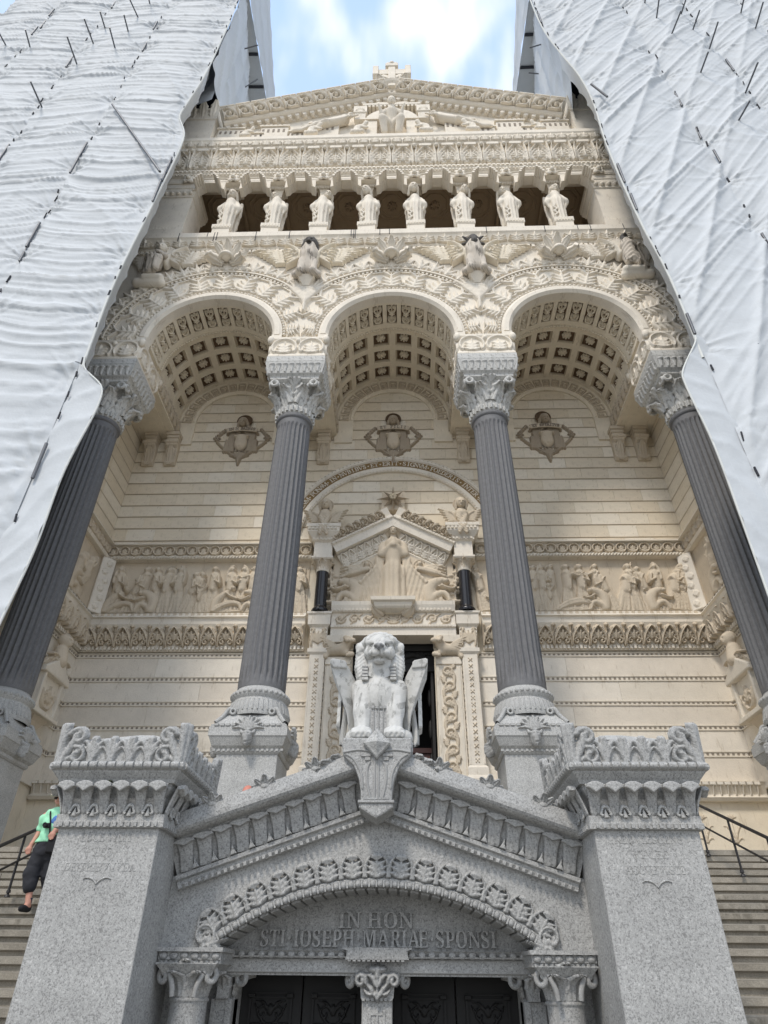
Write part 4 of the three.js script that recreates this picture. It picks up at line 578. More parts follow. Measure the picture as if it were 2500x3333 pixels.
// ------------------------------------------------------------------ church portal in the back wall
{
  const t = thing('church_portal', 'cream carved stone portal with gable, dark marble colonnettes and open door behind the lion', 'doorway', [0, 0, 0]);
  for (const s of [-1, 1]) {
    const X = (a, b) => [Math.min(s * a, s * b), Math.max(s * a, s * b)], bx = (a, b, ...r) => RB(...X(a, b), ...r, .015);
    add(t, 'pilaster', join(bx(2.14, 2.62, 6.2, 9.82, -19.3, -18.86), rloft(s * 2.38, -19.05, .24, .19, [[.1, 5.6], [.1, 6.1], [.05, 6.2], [.05, 6.4], [0, 6.46]]), B(...X(2.16, 2.2), 6.5, 9.75, -19, -18.845), B(...X(2.56, 2.6), 6.5, 9.75, -19, -18.845), rloft(s * 2.38, -19.05, .26, .2, [[0, 9.8], [.05, 9.86], [.05, 9.98], [0, 10.0], [.02, 10.7], [.10, 10.78], [.10, 10.82], [.1, 11.12], [.14, 11.15], [.14, 11.22], [-.1, 11.24]])), M.low);
    const q = []; for (let i = 0; i < 16; i++) q.push(sh(rotp(rosette(.09, 4, .03), PI / 4), 0, i * .2)); add(t, 'rosette_strip', relief(q.flat(), -.12, .12, -.1, 3.15, .022), M.tan, [s * 2.38, 6.6, -18.86]);
    add(t, 'palmette', relief([...sh(leafFan(9, .42, 1.2, .06, .06), 0, .12), ...mx([S(qb([.2, 0], [.24, .5], [.14, .62]), [.03, .05, .03], .06), S(spi(.17, .58, .07, .03, 0, 5, 10), .025, .05)])], -.28, .28, 0, .7, .022), M.tan, [s * 2.38, 10.03, -18.84]);
    // jamb with scrolling vine
    add(t, 'jamb', join(bx(1.32, 2.12, 3.7, 9.5, -19.5, -18.95), B(...X(1.36, 1.42), 3.75, 9.42, -19, -18.925), B(...X(1.98, 2.06), 3.75, 9.42, -19, -18.925)), M.low2);
    const v = []; for (let i = 0; i < 11; i++) { const d = i % 2 ? 1 : -1, y = i * .47; v.push(S(spi(d * .04, y + .24, .17, .06, d > 0 ? PI : 0, d > 0 ? -PI * .9 : PI * 1.9, 14), [.04, .05], .07), ...sh(rotp(acan(.24, .30, 3, .07), d * 1.9), d * .07, y + .22), ...sh(rotp(acan(.20, .22, 3, .06), -d * .9), d * .10, y - .02), ...sh(rotp(acan(.16, .2, 3, .06), d * .5), -d * .12, y + .36), El(d * .04, y + .24, .05, .05, .085), S(qb([d * -.14, y - .2], [d * -.2, y + .1], [d * -.12, y + .28]), [.03, .06, .03], .06, .2)); }
    add(t, 'vine_panel', relief(v, -.27, .27, -.1, 5.3, .022), M.tan, [s * 1.70, 4.3, -18.95]);
    add(t, 'diaper_strip', relief(Array.from({ length: 36 }, (_, i) => rotp(rosette(.065, 4, .025), PI / 4).map(e => sh([e], 0, i * .145)[0])).flat(), -.08, .08, -.08, 5.3, .03), M.tan2, [s * 2.20, 4.3, -18.9], [0, s * .5, 0]);
    // winged ram capital
    const ram = solid([[-.45, .30, 0, .18, .05, .32, .05, .20], [.05, .34, .05, .18, .22, .52, .18, .15], [.22, .55, .18, .14, .38, .50, .34, .08], [.1, .2, .1, .10, .34, .10, .2, .07], [-.45, .25, 0, .12, -.5, .06, .1, .08], [.34, .1, .2, .07, .2, .04, .28, .06], [.2, .62, .22, .07, .12, .60, .34, .06], [.12, .60, .34, .06, .18, .48, .38, .05], [.18, .48, .38, .05, .28, .52, .36, .03]], .03, { k: .05 });
    const rc = add(t, 'ram_capital', join(bx(1.28, 2.12, 10.18, 10.42, -19.4, -18.8), bx(1.32, 2.12, 9.48, 9.72, -19.5, -18.9), bx(1.55, 2.12, 9.7, 10.2, -19.5, -19.0)), M.low2);
    add(rc, 'ram', ram, M.tan, [s * 1.62, 9.66, -18.98], null, [-s, 1, 1]); add(rc, 'wing', relief([0, 1, 2, 3, 4].map(i => S(qb([0, 0], [-.2, .22 - i * .04], [-.55 + i * .05, .34 - i * .1]), [.05, .05, .02], .05, .2)), -.62, .05, -.15, .42, .022), M.tan, [s * 1.75, 10.0, -18.82], null, [-s, 1, 1]);
    // marble colonnette between bracket and block
    add(t, 'colonnette', join(cyl(.21, .20, 11.42, 12.76, s * 2.40, -18.9, 28), lathe([[.27, 11.24], [.29, 11.3], [.26, 11.36], [.22, 11.40], [.21, 11.44]], 28).translate(s * 2.4, 0, -18.9)), M.marble);
    const cc = add(t, 'colonnette_capital', join(lathe([[.21, 12.74], [.24, 12.78], [.22, 12.82], [.25, 13.0], [.33, 13.14]], 24).translate(s * 2.4, 0, -18.9), rloft(s * 2.4, -18.9, .33, .33, [[0, 13.12], [.04, 13.16], [.04, 13.22], [-.02, 13.24], [-.02, 13.8], [.06, 13.84], [.06, 13.92], [.2, 14.1], [.22, 14.12], [.22, 14.28], [.26, 14.3], [.26, 14.42], [-.1, 14.43]])), M.low);
    const lf = leaf3d({ sp: [[.22, 12.8], [.24, 12.95], [.28, 13.08], [.40, 13.10]], w: .13, n: 3, cup: .3, rib: .012, nu: 6, nt: 8 }); for (let i = 0; i < 8; i++) add(cc, 'leaf', lf, M.tan, [s * 2.4, 0, -18.9], [0, i * PI / 4, 0]);
    stuff(add(t, 'dentil_course', join(dentils(s * 2.4 - .38, s * 2.4 + .38, 13.85, 13.93, -18.55, -18.47, .12, .07), dentils(s * 2.4 - .55, s * 2.4 + .55, 14.18, 14.27, -18.37, -18.30, .13, .08)), M.low2));
  }
  // lintel, scroll frieze, console, tympanum
  add(t, 'lintel', join(mouldX([[-19.6, 10.42], [-18.82, 10.42], [-18.82, 10.66], [-18.76, 10.68], [-18.76, 10.76], [-18.84, 10.78], [-18.84, 11.2], [-18.74, 11.22], [-18.66, 11.42], [-18.64, 11.54], [-19.6, 11.56]], -2.0, 2.0)), M.low);
  const sc = []; for (const s of [-1, 1]) for (let i = 0; i < 4; i++) { const d = i % 2 ? 1 : -1, x = s * (.36 + i * .45); sc.push(S(spi(x, .2, .17, .05, s > 0 ? PI : 0, s > 0 ? PI + d * PI * 2.2 : -d * PI * 2.2, 16), [.035, .045], .06), El(x, .2, .06, .06, .08), S(qb([x - .1, .02], [x + .1, .3], [x + .28, .38]), [.03, .05, .02], .05, .2)); } sc.push(...acan(.4, .4, 4, .07));
  add(t, 'scroll_frieze', relief(sc, -1.95, 1.95, -.02, .42, .022), M.tan, [0, 10.79, -18.84]);
  stuff(add(t, 'dentil_course', join(dentils(-1.95, 1.95, 11.24, 11.32, -18.74, -18.70, .12, .07), dentils(-1.9, 1.9, 10.69, 10.75, -18.77, -18.74, .09, .05)), M.low2));
  add(t, 'statue_console', join(rloft(0, -18.75, .55, .2, [[-.3, 11.12], [.0, 11.24], [.05, 11.3], [.08, 11.42], [.16, 11.46], [.18, 11.58], [-.1, 11.6]])), M.low2);
  for (const s of [-1, 1]) add(t, 'console_leaf', leaf3d({ sp: [[0, 0], [.1, .05], [.25, .15], [.35, .34]], w: .28, n: 4, cup: .3, rib: .02 }), M.tan, [s * .3, 11.05, -18.75], [0, s * .5, -s * .7]);
  add(t, 'tympanum', join(ext([[-2.05, 11.5], [2.05, 11.5], [2.05, 13.6], [0, 15.0], [-2.05, 13.6]], .3).translate(0, 0, -19.28)), M.tan);
  const A = Math.atan2(1.06, 1.9), L = 2.22;
  for (const s of [-1, 1]) {
    const g = new THREE.Group(); g.name = 'gable_slope'; t.add(g); g.position.set(0, 14.50, 0); g.rotation.z = -s * A; const mk = (pr, a, b) => mouldX(pr, Math.min(s * a, s * b), Math.max(s * a, s * b));
    add(g, 'moulding', join(mk([[-19.28, -.02], [-18.62, 0], [-18.58, .26], [-18.52, .30], [-18.52, .38], [-18.60, .42], [-18.6, .46], [-18.5, .74], [-19.28, .78]], -.16, L)), M.low);
    stuff(add(g, 'bead_course', join(dentils(Math.min(s * .05, s * L), Math.max(s * .05, s * L), .29, .37, -18.53, -18.49, .11, .07)), M.low2));
    for (let i = 0; i < 7; i++) add(g, 'roundel', G.roundel, M.tan, [s * (.22 + i * .295), .42, -18.6], [.2, 0, 0], [s * .34, .36, .6]);
    const up = relief([...acan(.26, .42, 3, .06), ...mx([S(qb([.15, 0], [.17, .3], [.02, .5]), [.03, .035, .015], .05)])], -.17, .17, 0, .52, .02);
    for (let i = 0; i < 6; i++) add(g, 'carved_leaf', up, M.low, [s * (.55 + i * .30), -.50, -19.0], [.5, 0, 0], [.95, 1, 1]);
    add(g, 'leaf_course_moulding', join(mk([[-19.28, -.62], [-18.98, -.62], [-18.94, -.56], [-18.98, -.5], [-19.0, -.5], [-18.8, -.04], [-19.28, 0]], .35, L)), M.low2);
  }
  // dark vestibule behind the open door
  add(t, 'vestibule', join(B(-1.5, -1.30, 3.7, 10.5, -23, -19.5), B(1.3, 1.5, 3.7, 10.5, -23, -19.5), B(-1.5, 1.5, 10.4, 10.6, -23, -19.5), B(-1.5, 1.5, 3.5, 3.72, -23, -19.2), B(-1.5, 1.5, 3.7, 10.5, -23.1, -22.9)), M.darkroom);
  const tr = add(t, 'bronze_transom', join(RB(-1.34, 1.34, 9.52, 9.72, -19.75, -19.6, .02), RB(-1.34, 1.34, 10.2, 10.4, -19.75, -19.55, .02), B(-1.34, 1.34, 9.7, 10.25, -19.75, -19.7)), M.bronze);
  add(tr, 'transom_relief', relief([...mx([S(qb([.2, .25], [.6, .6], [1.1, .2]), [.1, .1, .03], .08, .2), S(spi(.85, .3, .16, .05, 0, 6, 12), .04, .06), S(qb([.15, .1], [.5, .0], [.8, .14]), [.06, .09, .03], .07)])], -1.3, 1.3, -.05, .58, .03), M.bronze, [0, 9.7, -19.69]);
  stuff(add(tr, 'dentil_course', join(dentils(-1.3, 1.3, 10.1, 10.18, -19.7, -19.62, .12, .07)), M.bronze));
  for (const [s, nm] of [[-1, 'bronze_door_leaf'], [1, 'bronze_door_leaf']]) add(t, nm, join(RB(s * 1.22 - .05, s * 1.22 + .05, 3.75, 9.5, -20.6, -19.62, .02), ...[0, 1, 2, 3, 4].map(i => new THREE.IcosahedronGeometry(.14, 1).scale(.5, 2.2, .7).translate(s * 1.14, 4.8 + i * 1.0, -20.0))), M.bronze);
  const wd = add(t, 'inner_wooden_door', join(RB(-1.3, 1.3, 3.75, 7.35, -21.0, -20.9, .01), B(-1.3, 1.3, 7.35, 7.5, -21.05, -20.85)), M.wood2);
  for (let i = 0; i < 6; i++) for (let j = 0; j < 6; j++) add(wd, 'door_panel', join(RB(-.17, .17, -.24, .24, -.02, .03, .015)), M.wood, [-1.06 + i * .425, 4.1 + j * .58, -20.9]);
}
// star over the gable
{
  const t = thing('stone_star', 'eight pointed stone star above the gable of the church portal', 'star', [0, 15.80, -18.8]);
  const P = [], pt = (r, a) => [r * sin(a), r * cos(a), 0]; for (let i = 0; i < 8; i++) { const a = i * PI / 4, c = [0, 0, .20], o = pt(i % 2 ? .50 : .62, a), l = pt(.16, a - PI / 8), r = pt(.16, a + PI / 8), m = pt(.17, a); m[2] = .15; const b = [0, 0, -.05]; P.push(...c, ...l, ...o, ...c, ...o, ...r, ...b, ...o, ...l, ...b, ...r, ...o); }
  const g = new THREE.BufferGeometry(); g.setAttribute('position', new THREE.Float32BufferAttribute(P, 3)); g.computeVertexNormals(); add(t, 'rays', uvBox(g), M.brownstone); add(t, 'backing', join(B(-.42, .42, -.4, .42, -.42, -.1)), M.tan);
  add(t, 'flower', join(...Array.from({ length: 6 }, (_, i) => ico.clone().scale(.07, .07, .05).translate(.08 * cos(i * PI / 3), .08 * sin(i * PI / 3), .17)), ico.clone().scale(.05, .05, .05).translate(0, 0, .2)), M.goldstar);
}
// ------------------------------------------------------------------ relief figures on the long friezes
const robe = (H, o = {}) => { // standing draped figure, feet at 0, facing right
  const { lean = 0, w = .30, head = 1, arm = 1, bend: bd = 0 } = o, hy = H * .92, hx = lean + bd, l = [];
  for (let i = -2; i <= 2; i++) l.push(S(qb([i * w * .42 - lean * .2, .02], [i * w * .30 + lean * .4, H * .32], [i * w * .18 + lean * .8, H * .58]), [w * .24, w * .22, w * .18], .13 - .015 * Math.abs(i) + (i % 2 ? .02 : 0), .25));
  l.push(S([[lean * .8, H * .52], [lean + bd * .4, H * .80]], [w * .55, w * .62], .17), S(qb([lean - w * .3, H * .8], [lean + w * .4, H * .7], [lean + w * .1, H * .45]), [.05, .06, .04], .20, .2));
  l.push(S([[lean + bd * .4, H * .8], [hx, H * .86]], [.08, .07], .16), El(hx, hy, .105, .135, .20), El(hx - .03, hy + .04, .12, .12, .17), El(hx + .09, hy - .01, .03, .03, .20));
  if (arm === 1) l.push(S([[lean + w * .5 + bd * .4, H * .77], [lean + w * .75, H * .60]], [.075, .065], .20), S([[lean + w * .75, H * .60], [lean + w * .2, H * .66]], [.06, .045], .22));
  if (arm === 2) l.push(S([[lean + w * .5, H * .77], [lean + w * 1.25, H * .72]], [.075, .06], .19), S([[lean + w * 1.25, H * .72], [lean + w * 1.9, H * .80]], [.055, .035], .19));
  if (arm === 3) l.push(S([[lean + w * .4, H * .78], [lean + w * 1.0, H * .95]], [.07, .055], .18), S([[lean + w * 1.0, H * .95], [lean + w * .8, H * 1.08]], [.05, .03], .18));
  if (o.halo) l.push(S(spi(hx - .04, hy + .02, .21, .21, 0, 2 * PI, 20), .022, .06), El(hx - .04, hy + .02, .21, .21, .045));
  if (o.veil) l.push(S(qb([hx, hy + .14], [hx - .2, hy], [lean - w * .5, H * .66]), [.07, .08, .07], .17));
  return l;
};
const seated = (W, H) => [S(qb([-W * .4, .08], [-W * .45, H * .5], [-W * .1, H * .75]), [.16, .19, .14], .18), S(qb([-W * .4, .1], [0, H * .5], [W * .3, H * .32]), [.13, .13, .10], .2, .15), S([[W * .3, H * .32], [W * .4, .05]], [.1, .07], .18), S(qb([-W * .5, .05], [0, .14], [W * .5, .04]), [.10, .09, .05], .13, .25), S(qb([-W * .1, H * .7], [W * .15, H * .45], [W * .35, H * .5]), [.07, .06, .04], .22), El(W * .06, H * .9, .11, .13, .21), El(W * .02, H * .94, .12, .11, .18)];
const crouch = (W, H) => [S(qb([-W * .35, .15], [-W * .5, H * .7], [0, H * .8]), [.2, .22, .15], .2), S(qb([-W * .35, .12], [W * .1, H * .6], [W * .2, .08]), [.14, .13, .08], .19), S([[W * .2, .08], [W * .55, .06]], [.08, .05], .15), El(W * .12, H * .78, .11, .12, .22), S(qb([0, H * .6], [W * .3, H * .4], [W * .4, H * .55]), [.07, .06, .04], .22)];
const figs = {
  bent: relief(robe(1.55, { lean: .22, bend: .22, w: .34 }), -.6, .9, 0, 1.75, .03), stand: relief(robe(1.78), -.6, .8, 0, 2.0, .03), halo: relief(robe(1.74, { halo: 1, w: .33 }), -.6, .8, 0, 2.0, .03),
  veil: relief(robe(1.76, { veil: 1, w: .32 }), -.6, .8, 0, 2.0, .03), point: relief(robe(1.78, { arm: 2, lean: .05 }), -.6, .9, 0, 2.0, .03), raise: relief(robe(1.66, { arm: 3, lean: .2, bend: .1 }), -.6, .9, 0, 2.0, .03),
  child: relief(robe(1.02, { arm: 3, w: .2 }), -.4, .5, 0, 1.3, .025), sit: relief(seated(1.2, 1.0), -.9, .9, 0, 1.2, .03), low: relief(crouch(.9, .95), -.8, .8, 0, 1.1, .03), lie: relief([S(qb([-.7, .1], [-.1, .5], [.35, .35]), [.10, .18, .14], .17, .2), S(qb([-.7, .05], [0, .15], [.7, .05]), [.08, .1, .04], .14, .25), El(.5, .5, .11, .12, .2), S([[.3, .4], [.5, .15]], [.06, .04], .19)], -.85, .85, 0, .65, .03),
};
{
  const put = (t, list) => list.forEach(([k, x, f, y]) => add(t, 'figure', figs[k], M.tan, [x, 11.34 + (y ?? 0), -19.235], null, [f, 1.03, 1.35]));
  const mk = (lab, a, b) => { const t = thing('relief_frieze', lab, 'relief', [0, 0, 0]); add(t, 'ground', join(B(a, b, 11.33, 13.42, -19.29, -19.225)), M.tan2); return t; };
  put(mk('stone frieze of draped figures, seated and standing, on the wall left of the door', -9.9, -2.9), [['veil', -9.45, 1], ['stand', -8.15, 1], ['veil', -7.35, -1], ['point', -4.75, -1], ['bent', -6.35, -1], ['bent', -8.95, 1], ['stand', -8.55, -1], ['sit', -9.15, 1], ['low', -8.45, -1], ['halo', -7.75, -1], ['bent', -7.0, 1], ['child', -6.55, 1], ['stand', -6.15, 1], ['veil', -5.55, 1], ['veil', -5.15, -1], ['sit', -5.5, 1], ['low', -4.85, -1], ['stand', -4.35, 1], ['veil', -3.85, -1], ['halo', -3.2, 1]]);
  put(mk('stone frieze of walking and raging figures on the wall right of the door', 2.9, 9.9), [['veil', 3.75, 1], ['halo', 4.75, -1], ['stand', 6.35, 1], ['bent', 7.6, 1], ['stand', 9.75, -1], ['raise', 3.1, -1], ['low', 3.45, -1], ['stand', 4.35, -1], ['veil', 5.05, 1], ['stand', 5.35, -1], ['child', 5.2, 1], ['point', 5.85, 1], ['lie', 6.1, 1], ['low', 6.65, -1], ['point', 6.9, -1], ['bent', 7.25, -1], ['stand', 8.0, 1], ['raise', 8.55, -1], ['veil', 8.85, -1], ['low', 8.85, 1], ['bent', 9.2, 1], ['raise', 9.45, 1]]);
  for (const [s, lab] of [[-1, 'stone relief of a striding figure on the side wall behind the left column'], [1, 'stone relief of climbing figures on the side wall behind the right column']]) {
    const t = thing('side_relief', lab, 'relief', [s * 10.2, 0, 0]); add(t, 'ground', join(B(-.05, .05, 11.33, 13.42, -18.9, -16.2)), M.tan2);
    [['raise', -17.9], ['bent', -17.3], ['low', -17.6], ['stand', -16.7]].forEach(([k, z]) => add(t, 'figure', figs[k], M.tan, [-s * .05, 11.34, z], [0, -s * PI / 2, 0]));
  }
}
// ------------------------------------------------------------------ sculptures
const gFace = (x, y, z, r) => [{ e: [x, y, z, r * .78, r * 1.08, r * .98] }, [x, y + r * .28, z + r * .88, r * .12, x, y - r * .18, z + r * 1.12, r * .17], { e: [x, y - r * .62, z + r * .74, r * .3, r * .2, r * .25] }, [x - r * .5, y + r * .36, z + r * .72, r * .12, x + r * .5, y + r * .36, z + r * .72, r * .12], { e: [x - r * .32, y + r * .12, z + r * .92, r * .22, r * .15, r * .24], neg: 1, k: .008 }, { e: [x + r * .32, y + r * .12, z + r * .92, r * .22, r * .15, r * .24], neg: 1, k: .008 }, { e: [x, y - r * .43, z + r * 1.0, r * .28, r * .075, r * .22], neg: 1, k: .008 }];
{ // eight caryatid angels
  const bodyP = [[0, .12, 0, .34, 0, 1.25, .03, .40], [0, 1.25, .03, .38, 0, 1.75, 0, .34], [-.2, .08, .02, .18, -.24, .9, .04, .2], [.2, .08, .02, .18, .24, .9, .04, .2], [-.34, 1.78, -.02, .16, -.54, 1.36, .10, .15], [.34, 1.78, -.02, .16, .54, 1.36, .10, .15], [-.54, 1.36, .10, .14, -.06, 1.42, .32, .075], [.54, 1.36, .10, .14, .06, 1.42, .32, .075], [-.045, 1.38, .34, .055, -.02, 1.60, .34, .04], [.045, 1.38, .34, .055, .02, 1.60, .34, .04], [-.5, 1.34, .10, .12, -.46, 1.08, .10, .06], [.5, 1.34, .10, .12, .46, 1.08, .10, .06], [0, 1.9, 0, .13, 0, 2.15, .04, .11]];
  const body = solid(bodyP, .035, { k: .07, mod: (x, y, z, d) => y < 1.45 ? d + .022 * sin(Math.atan2(x, z + .1) * 13 + sin(y * 2) * .8) * sm(1.45, 1.1, y) * (z > -.2 ? 1 : .4) : d });
  const head = solid([...gFace(0, 2.32, .09, .185), { e: [0, 2.38, -.03, .20, .21, .18] }, [-.17, 2.34, .0, .07, -.2, 2.05, -.04, .06], [.17, 2.34, .0, .07, .2, 2.05, -.04, .06]], .018, { k: .02 });
  tilt(head, 2.28, .0, .45);
  const drape = solid([[-.30, .1, .22, .05, -.34, .35, .30, .06], [-.34, .35, .30, .06, -.18, .42, .34, .04], [-.18, .42, .34, .04, -.34, .62, .33, .06], [-.34, .62, .33, .06, -.16, .72, .37, .04], [-.16, .72, .37, .04, -.33, .92, .33, .05], [-.33, .92, .33, .05, -.2, 1.05, .4, .03]], .025, { k: .03 });
  const wing = s => solid([[s * .42, 1.95, -.26, .15, s * .40, 1.5, -.30, .17], [s * .40, 1.5, -.30, .17, s * .34, .7, -.38, .14], [s * .34, .7, -.38, .14, s * .24, -.12, -.42, .05], [s * .52, 2.0, -.2, .10, s * .52, 1.4, -.26, .09], [s * .52, 1.4, -.26, .09, s * .36, .1, -.38, .05]], .035, { k: .06, mod: (x, y, z, d) => d + .012 * Math.abs(sin(y * 9)) + .01 * sin(x * 60) });
  const cap = join(rloft(0, 0, .22, .22, [[-.06, 2.50], [-.04, 2.9], [.0, 2.94], [.02, 3.06], [.12, 3.24], [.12, 3.30], [-.1, 3.31]]), ...Array.from({ length: 9 }, (_, i) => RB(-.36 + i * .08, -.30 + i * .08, 2.98, 3.22, .24, .33, .01)));
  const plinth = join(rloft(0, .02, .36, .34, [[0, -.56], [0, -.20], [.04, -.17], [.04, 0], [-.1, .01]]), ...dentils(-.36, .36, -.15, -.03, .38, .42, .12, .08));
  const names = ['leftmost beside the left pier', 'second from the left pier', 'third from the left pier', 'left one of the middle pair', 'right one of the middle pair', 'third from the right pier', 'second from the right pier', 'rightmost beside the right pier'];
  const t = thing('praying_angel_statue', 'stone angel with praying hands in the gallery, ' + names[0], 'statue', [-7.14, 27.24, -15.03], 'caryatid angels of the gallery');
  const K = [.76, 1.24, .9], Kh = [.95, 1.12, 1.0]; add(t, 'body', body, M.up, null, null, K); add(t, 'head', head, M.up, [0, .22, .10], null, [1.05, 1.12, 1.05]); add(t, 'drapery', drape, M.up2, null, null, K); add(t, 'wing', wing(-1), M.up2, null, null, K); add(t, 'wing', wing(1), M.up2, null, null, K); add(t, 'carved_capital', cap, M.up2, [0, .42, -.1], null, [.95, .93, .9]); add(t, 'plinth', plinth, M.up, null, null, [1, 1.6, 1]);
  for (let i = 1; i < 8; i++) { const c = copyOf(t, [-7.14 + i * 2.04, 27.24, -15.03], 'stone angel with praying hands in the gallery, ' + names[i]); c.children[1].rotation.set(sin(i * 5) * .06, sin(i * 3.7) * .25, sin(i * 2.3) * .08); c.children[2].scale.y = 1.1 + .12 * sin(i * 4.1); c.rotation.y = sin(i * 7.7) * .06; }
}
// wings carved on the spandrel wall
const wingR = relief([...Array.from({ length: 8 }, (_, i) => S(qb([.55, .30 - i * .085], [1.2, .42 - i * .10], [2.08 - i * .15, .44 - i * .115]), [.065, .07, .022], .15 - i * .004, .35)), ...Array.from({ length: 6 }, (_, i) => S(qb([.1, .05 - i * .03], [.45, .48 - i * .17], [.86 - i * .05, .30 - i * .17]), [.08, .075, .03], .21, .3)), S(qb([.0, -.35], [.12, .42], [.72, .55]), [.12, .12, .06], .26), S(spi(.34, .05, .19, .05, 0, 7, 16), .035, .25)], -.12, 2.15, -.85, .68, .024);
const halo = r => join(new THREE.CylinderGeometry(r, r, .05, 28).rotateX(PI / 2), new THREE.TorusGeometry(r, .03, 6, 28), ...Array.from({ length: 18 }, (_, i) => { const a = i / 18 * 2 * PI; return rod([r * .72 * cos(a), r * .72 * sin(a), .03], [r * .92 * cos(a), r * .92 * sin(a), .03], .025, 5); }));
const fold = (amp, k) => (x, y, z, d) => d + amp * sin(Math.atan2(x, z) * k + y * 3);
{
  const beast = ox => solid([[-.26, .1, .22, .13, -.26, .75, .14, .14], [.26, .1, .22, .13, .26, .75, .14, .14], [-.26, .07, .32, .12, -.26, .05, .22, .12], [.26, .07, .32, .12, .26, .05, .22, .12], [0, .5, -.05, .34, 0, 1.35, 0, .36], [0, 1.2, .05, .36, 0, 1.55, .1, .30], [-.34, .3, -.1, .2, -.44, .1, .1, .14], [.34, .3, -.1, .2, .44, .1, .1, .14], [0, 1.0, .2, .22, 0, .6, .18, .1]], .04, { k: .1, mod: (x, y, z, d) => d + .02 * sin(x * 26 + sin(y * 5)) * sm(.5, 1, y) });
  const lionHead = solid([{ e: [0, 1.80, .18, .25, .27, .24] }, [0, 1.74, .32, .13, 0, 1.70, .46, .11], { e: [0, 1.62, .36, .12, .06, .10] }, { e: [0, 1.82, -.02, .36, .40, .24] }, [-.24, 1.5, .02, .16, -.2, 1.2, .12, .10], [.24, 1.5, .02, .16, .2, 1.2, .12, .10], { e: [-.10, 1.86, .40, .05, .04, .06], neg: 1 }, { e: [.10, 1.86, .40, .05, .04, .06], neg: 1 }, { e: [0, 1.655, .5, .10, .02, .08], neg: 1 }], .03, { k: .05, mod: (x, y, z, d) => d + .018 * sin(x * 30 + y * 12) * (z < .15 ? 1 : 0) });
  tilt(lionHead, 1.75, .1, .35);
  const oxHead = solid([[0, 1.88, .1, .22, 0, 1.60, .40, .13], { e: [0, 1.56, .44, .13, .10, .09] }, [-.2, 1.92, .06, .08, -.42, 2.05, .1, .03], [.2, 1.92, .06, .08, .42, 2.05, .1, .03], [-.22, 1.82, .02, .06, -.42, 1.74, .04, .06], [.22, 1.82, .02, .06, .42, 1.74, .04, .06], [0, 1.75, -.02, .26, 0, 1.4, .02, .28], { e: [-.14, 1.78, .3, .05, .04, .06], neg: 1 }, { e: [.14, 1.78, .3, .05, .04, .06], neg: 1 }], .03, { k: .05 });
  tilt(oxHead, 1.75, .1, .25);
  const base = join(rloft(0, -.05, .30, .2, [[-.2, -.35], [-.1, -.2], [0, -.05], [.04, 0], [-.1, .01]]));
  for (const [x, hd, lab] of [[-3.245, lionHead, 'blackened stone lion with spread wings between left and middle arches'], [3.245, oxHead, 'blackened stone ox with horns and spread wings between middle and right arches']]) {
    const t = thing(hd === lionHead ? 'winged_lion_relief' : 'winged_ox_statue', lab, 'statue', [x, 23.25, -14.6]); t.scale.set(.98, 1.14, 1.0);
    add(t, 'body', beast(), M.stain); add(t, 'head', hd, M.black).userData.label = 'blackened head'; add(t, 'halo', halo(.46), M.up2, [0, 1.85, -.16]); add(t, 'ledge', base, M.up2);
    for (const s of [-1, 1]) add(t, 'wing', wingR, M.wall, [s * .28, 1.34, -.20], null, [s, 1, 1.3]);
  }
  // man with a book, left end
  const man = solid([[-.1, .12, .1, .2, -.12, .75, .1, .24], [.16, .1, .3, .15, .2, .62, .34, .17], [.2, .62, .34, .17, -.05, .7, 0, .22], [-.05, .7, 0, .26, -.02, 1.3, 0, .25], [-.28, 1.32, 0, .13, -.36, .95, .15, .11], [-.36, .95, .15, .1, -.1, .9, .35, .07], [.25, 1.32, 0, .13, .34, 1.0, .2, .11], [.34, 1.0, .2, .1, .1, 1.02, .4, .07], [-.3, .1, 0, .16, -.3, .8, -.05, .18], [0, 1.35, 0, .1, .02, 1.55, .05, .09]], .035, { k: .08, mod: fold(.014, 13) });
  const t = thing('winged_man_statue', 'stone winged man with a book beside the left sheeting, above the left arch', 'statue', [-9.2, 23.45, -14.5]);
  add(t, 'body', man, M.stain); add(t, 'head', tilt(solid([...gFace(.04, 1.74, .1, .17), { e: [.02, 1.79, .0, .21, .21, .19] }, [-.15, 1.7, 0, .09, -.2, 1.45, 0, .08]], .025, { k: .03 }), 1.65, 0, .4), M.up2); add(t, 'book', join(RB(-.2, .16, .98, 1.28, .34, .42, .02)), M.up, null, [-.5, .3, 0]); add(t, 'halo', halo(.4), M.up2, [.12, 1.72, -.14]); add(t, 'ledge', solid([[-.6, -.25, -.15, .2, .3, -.25, -.15, .2], [-.3, -.12, 0, .16, .3, -.12, .0, .16]], .04), M.up2); add(t, 'wing', wingR, M.up2, [.3, 1.25, -.24], null, [1, 1, 1.3]); add(t, 'wing', wingR, M.up2, [-.3, 1.15, -.33], null, [-.5, 1, 1]);
  const eag = solid([[0, .35, .05, .24, 0, 1.2, .05, .30], [0, 1.2, .05, .28, -.02, 1.62, .08, .17], [-.22, .1, .15, .1, -.18, .5, .1, .17], [.22, .1, .15, .1, .18, .5, .1, .17], [-.3, .04, .3, .05, -.2, .08, .15, .08], [.14, .04, .32, .05, .2, .08, .15, .08], [.30, 1.3, -.02, .16, .5, .1, -.1, .09], [.36, 1.0, -.05, .14, .62, .2, -.12, .06]], .035, { k: .08, mod: (x, y, z, d) => d + .014 * sin(y * 30 + Math.abs(x) * 26) });
  const e = thing('eagle_statue', 'stone eagle with dark head and spread wing beside the right sheeting, above the right arch', 'statue', [9.15, 23.4, -14.5]);
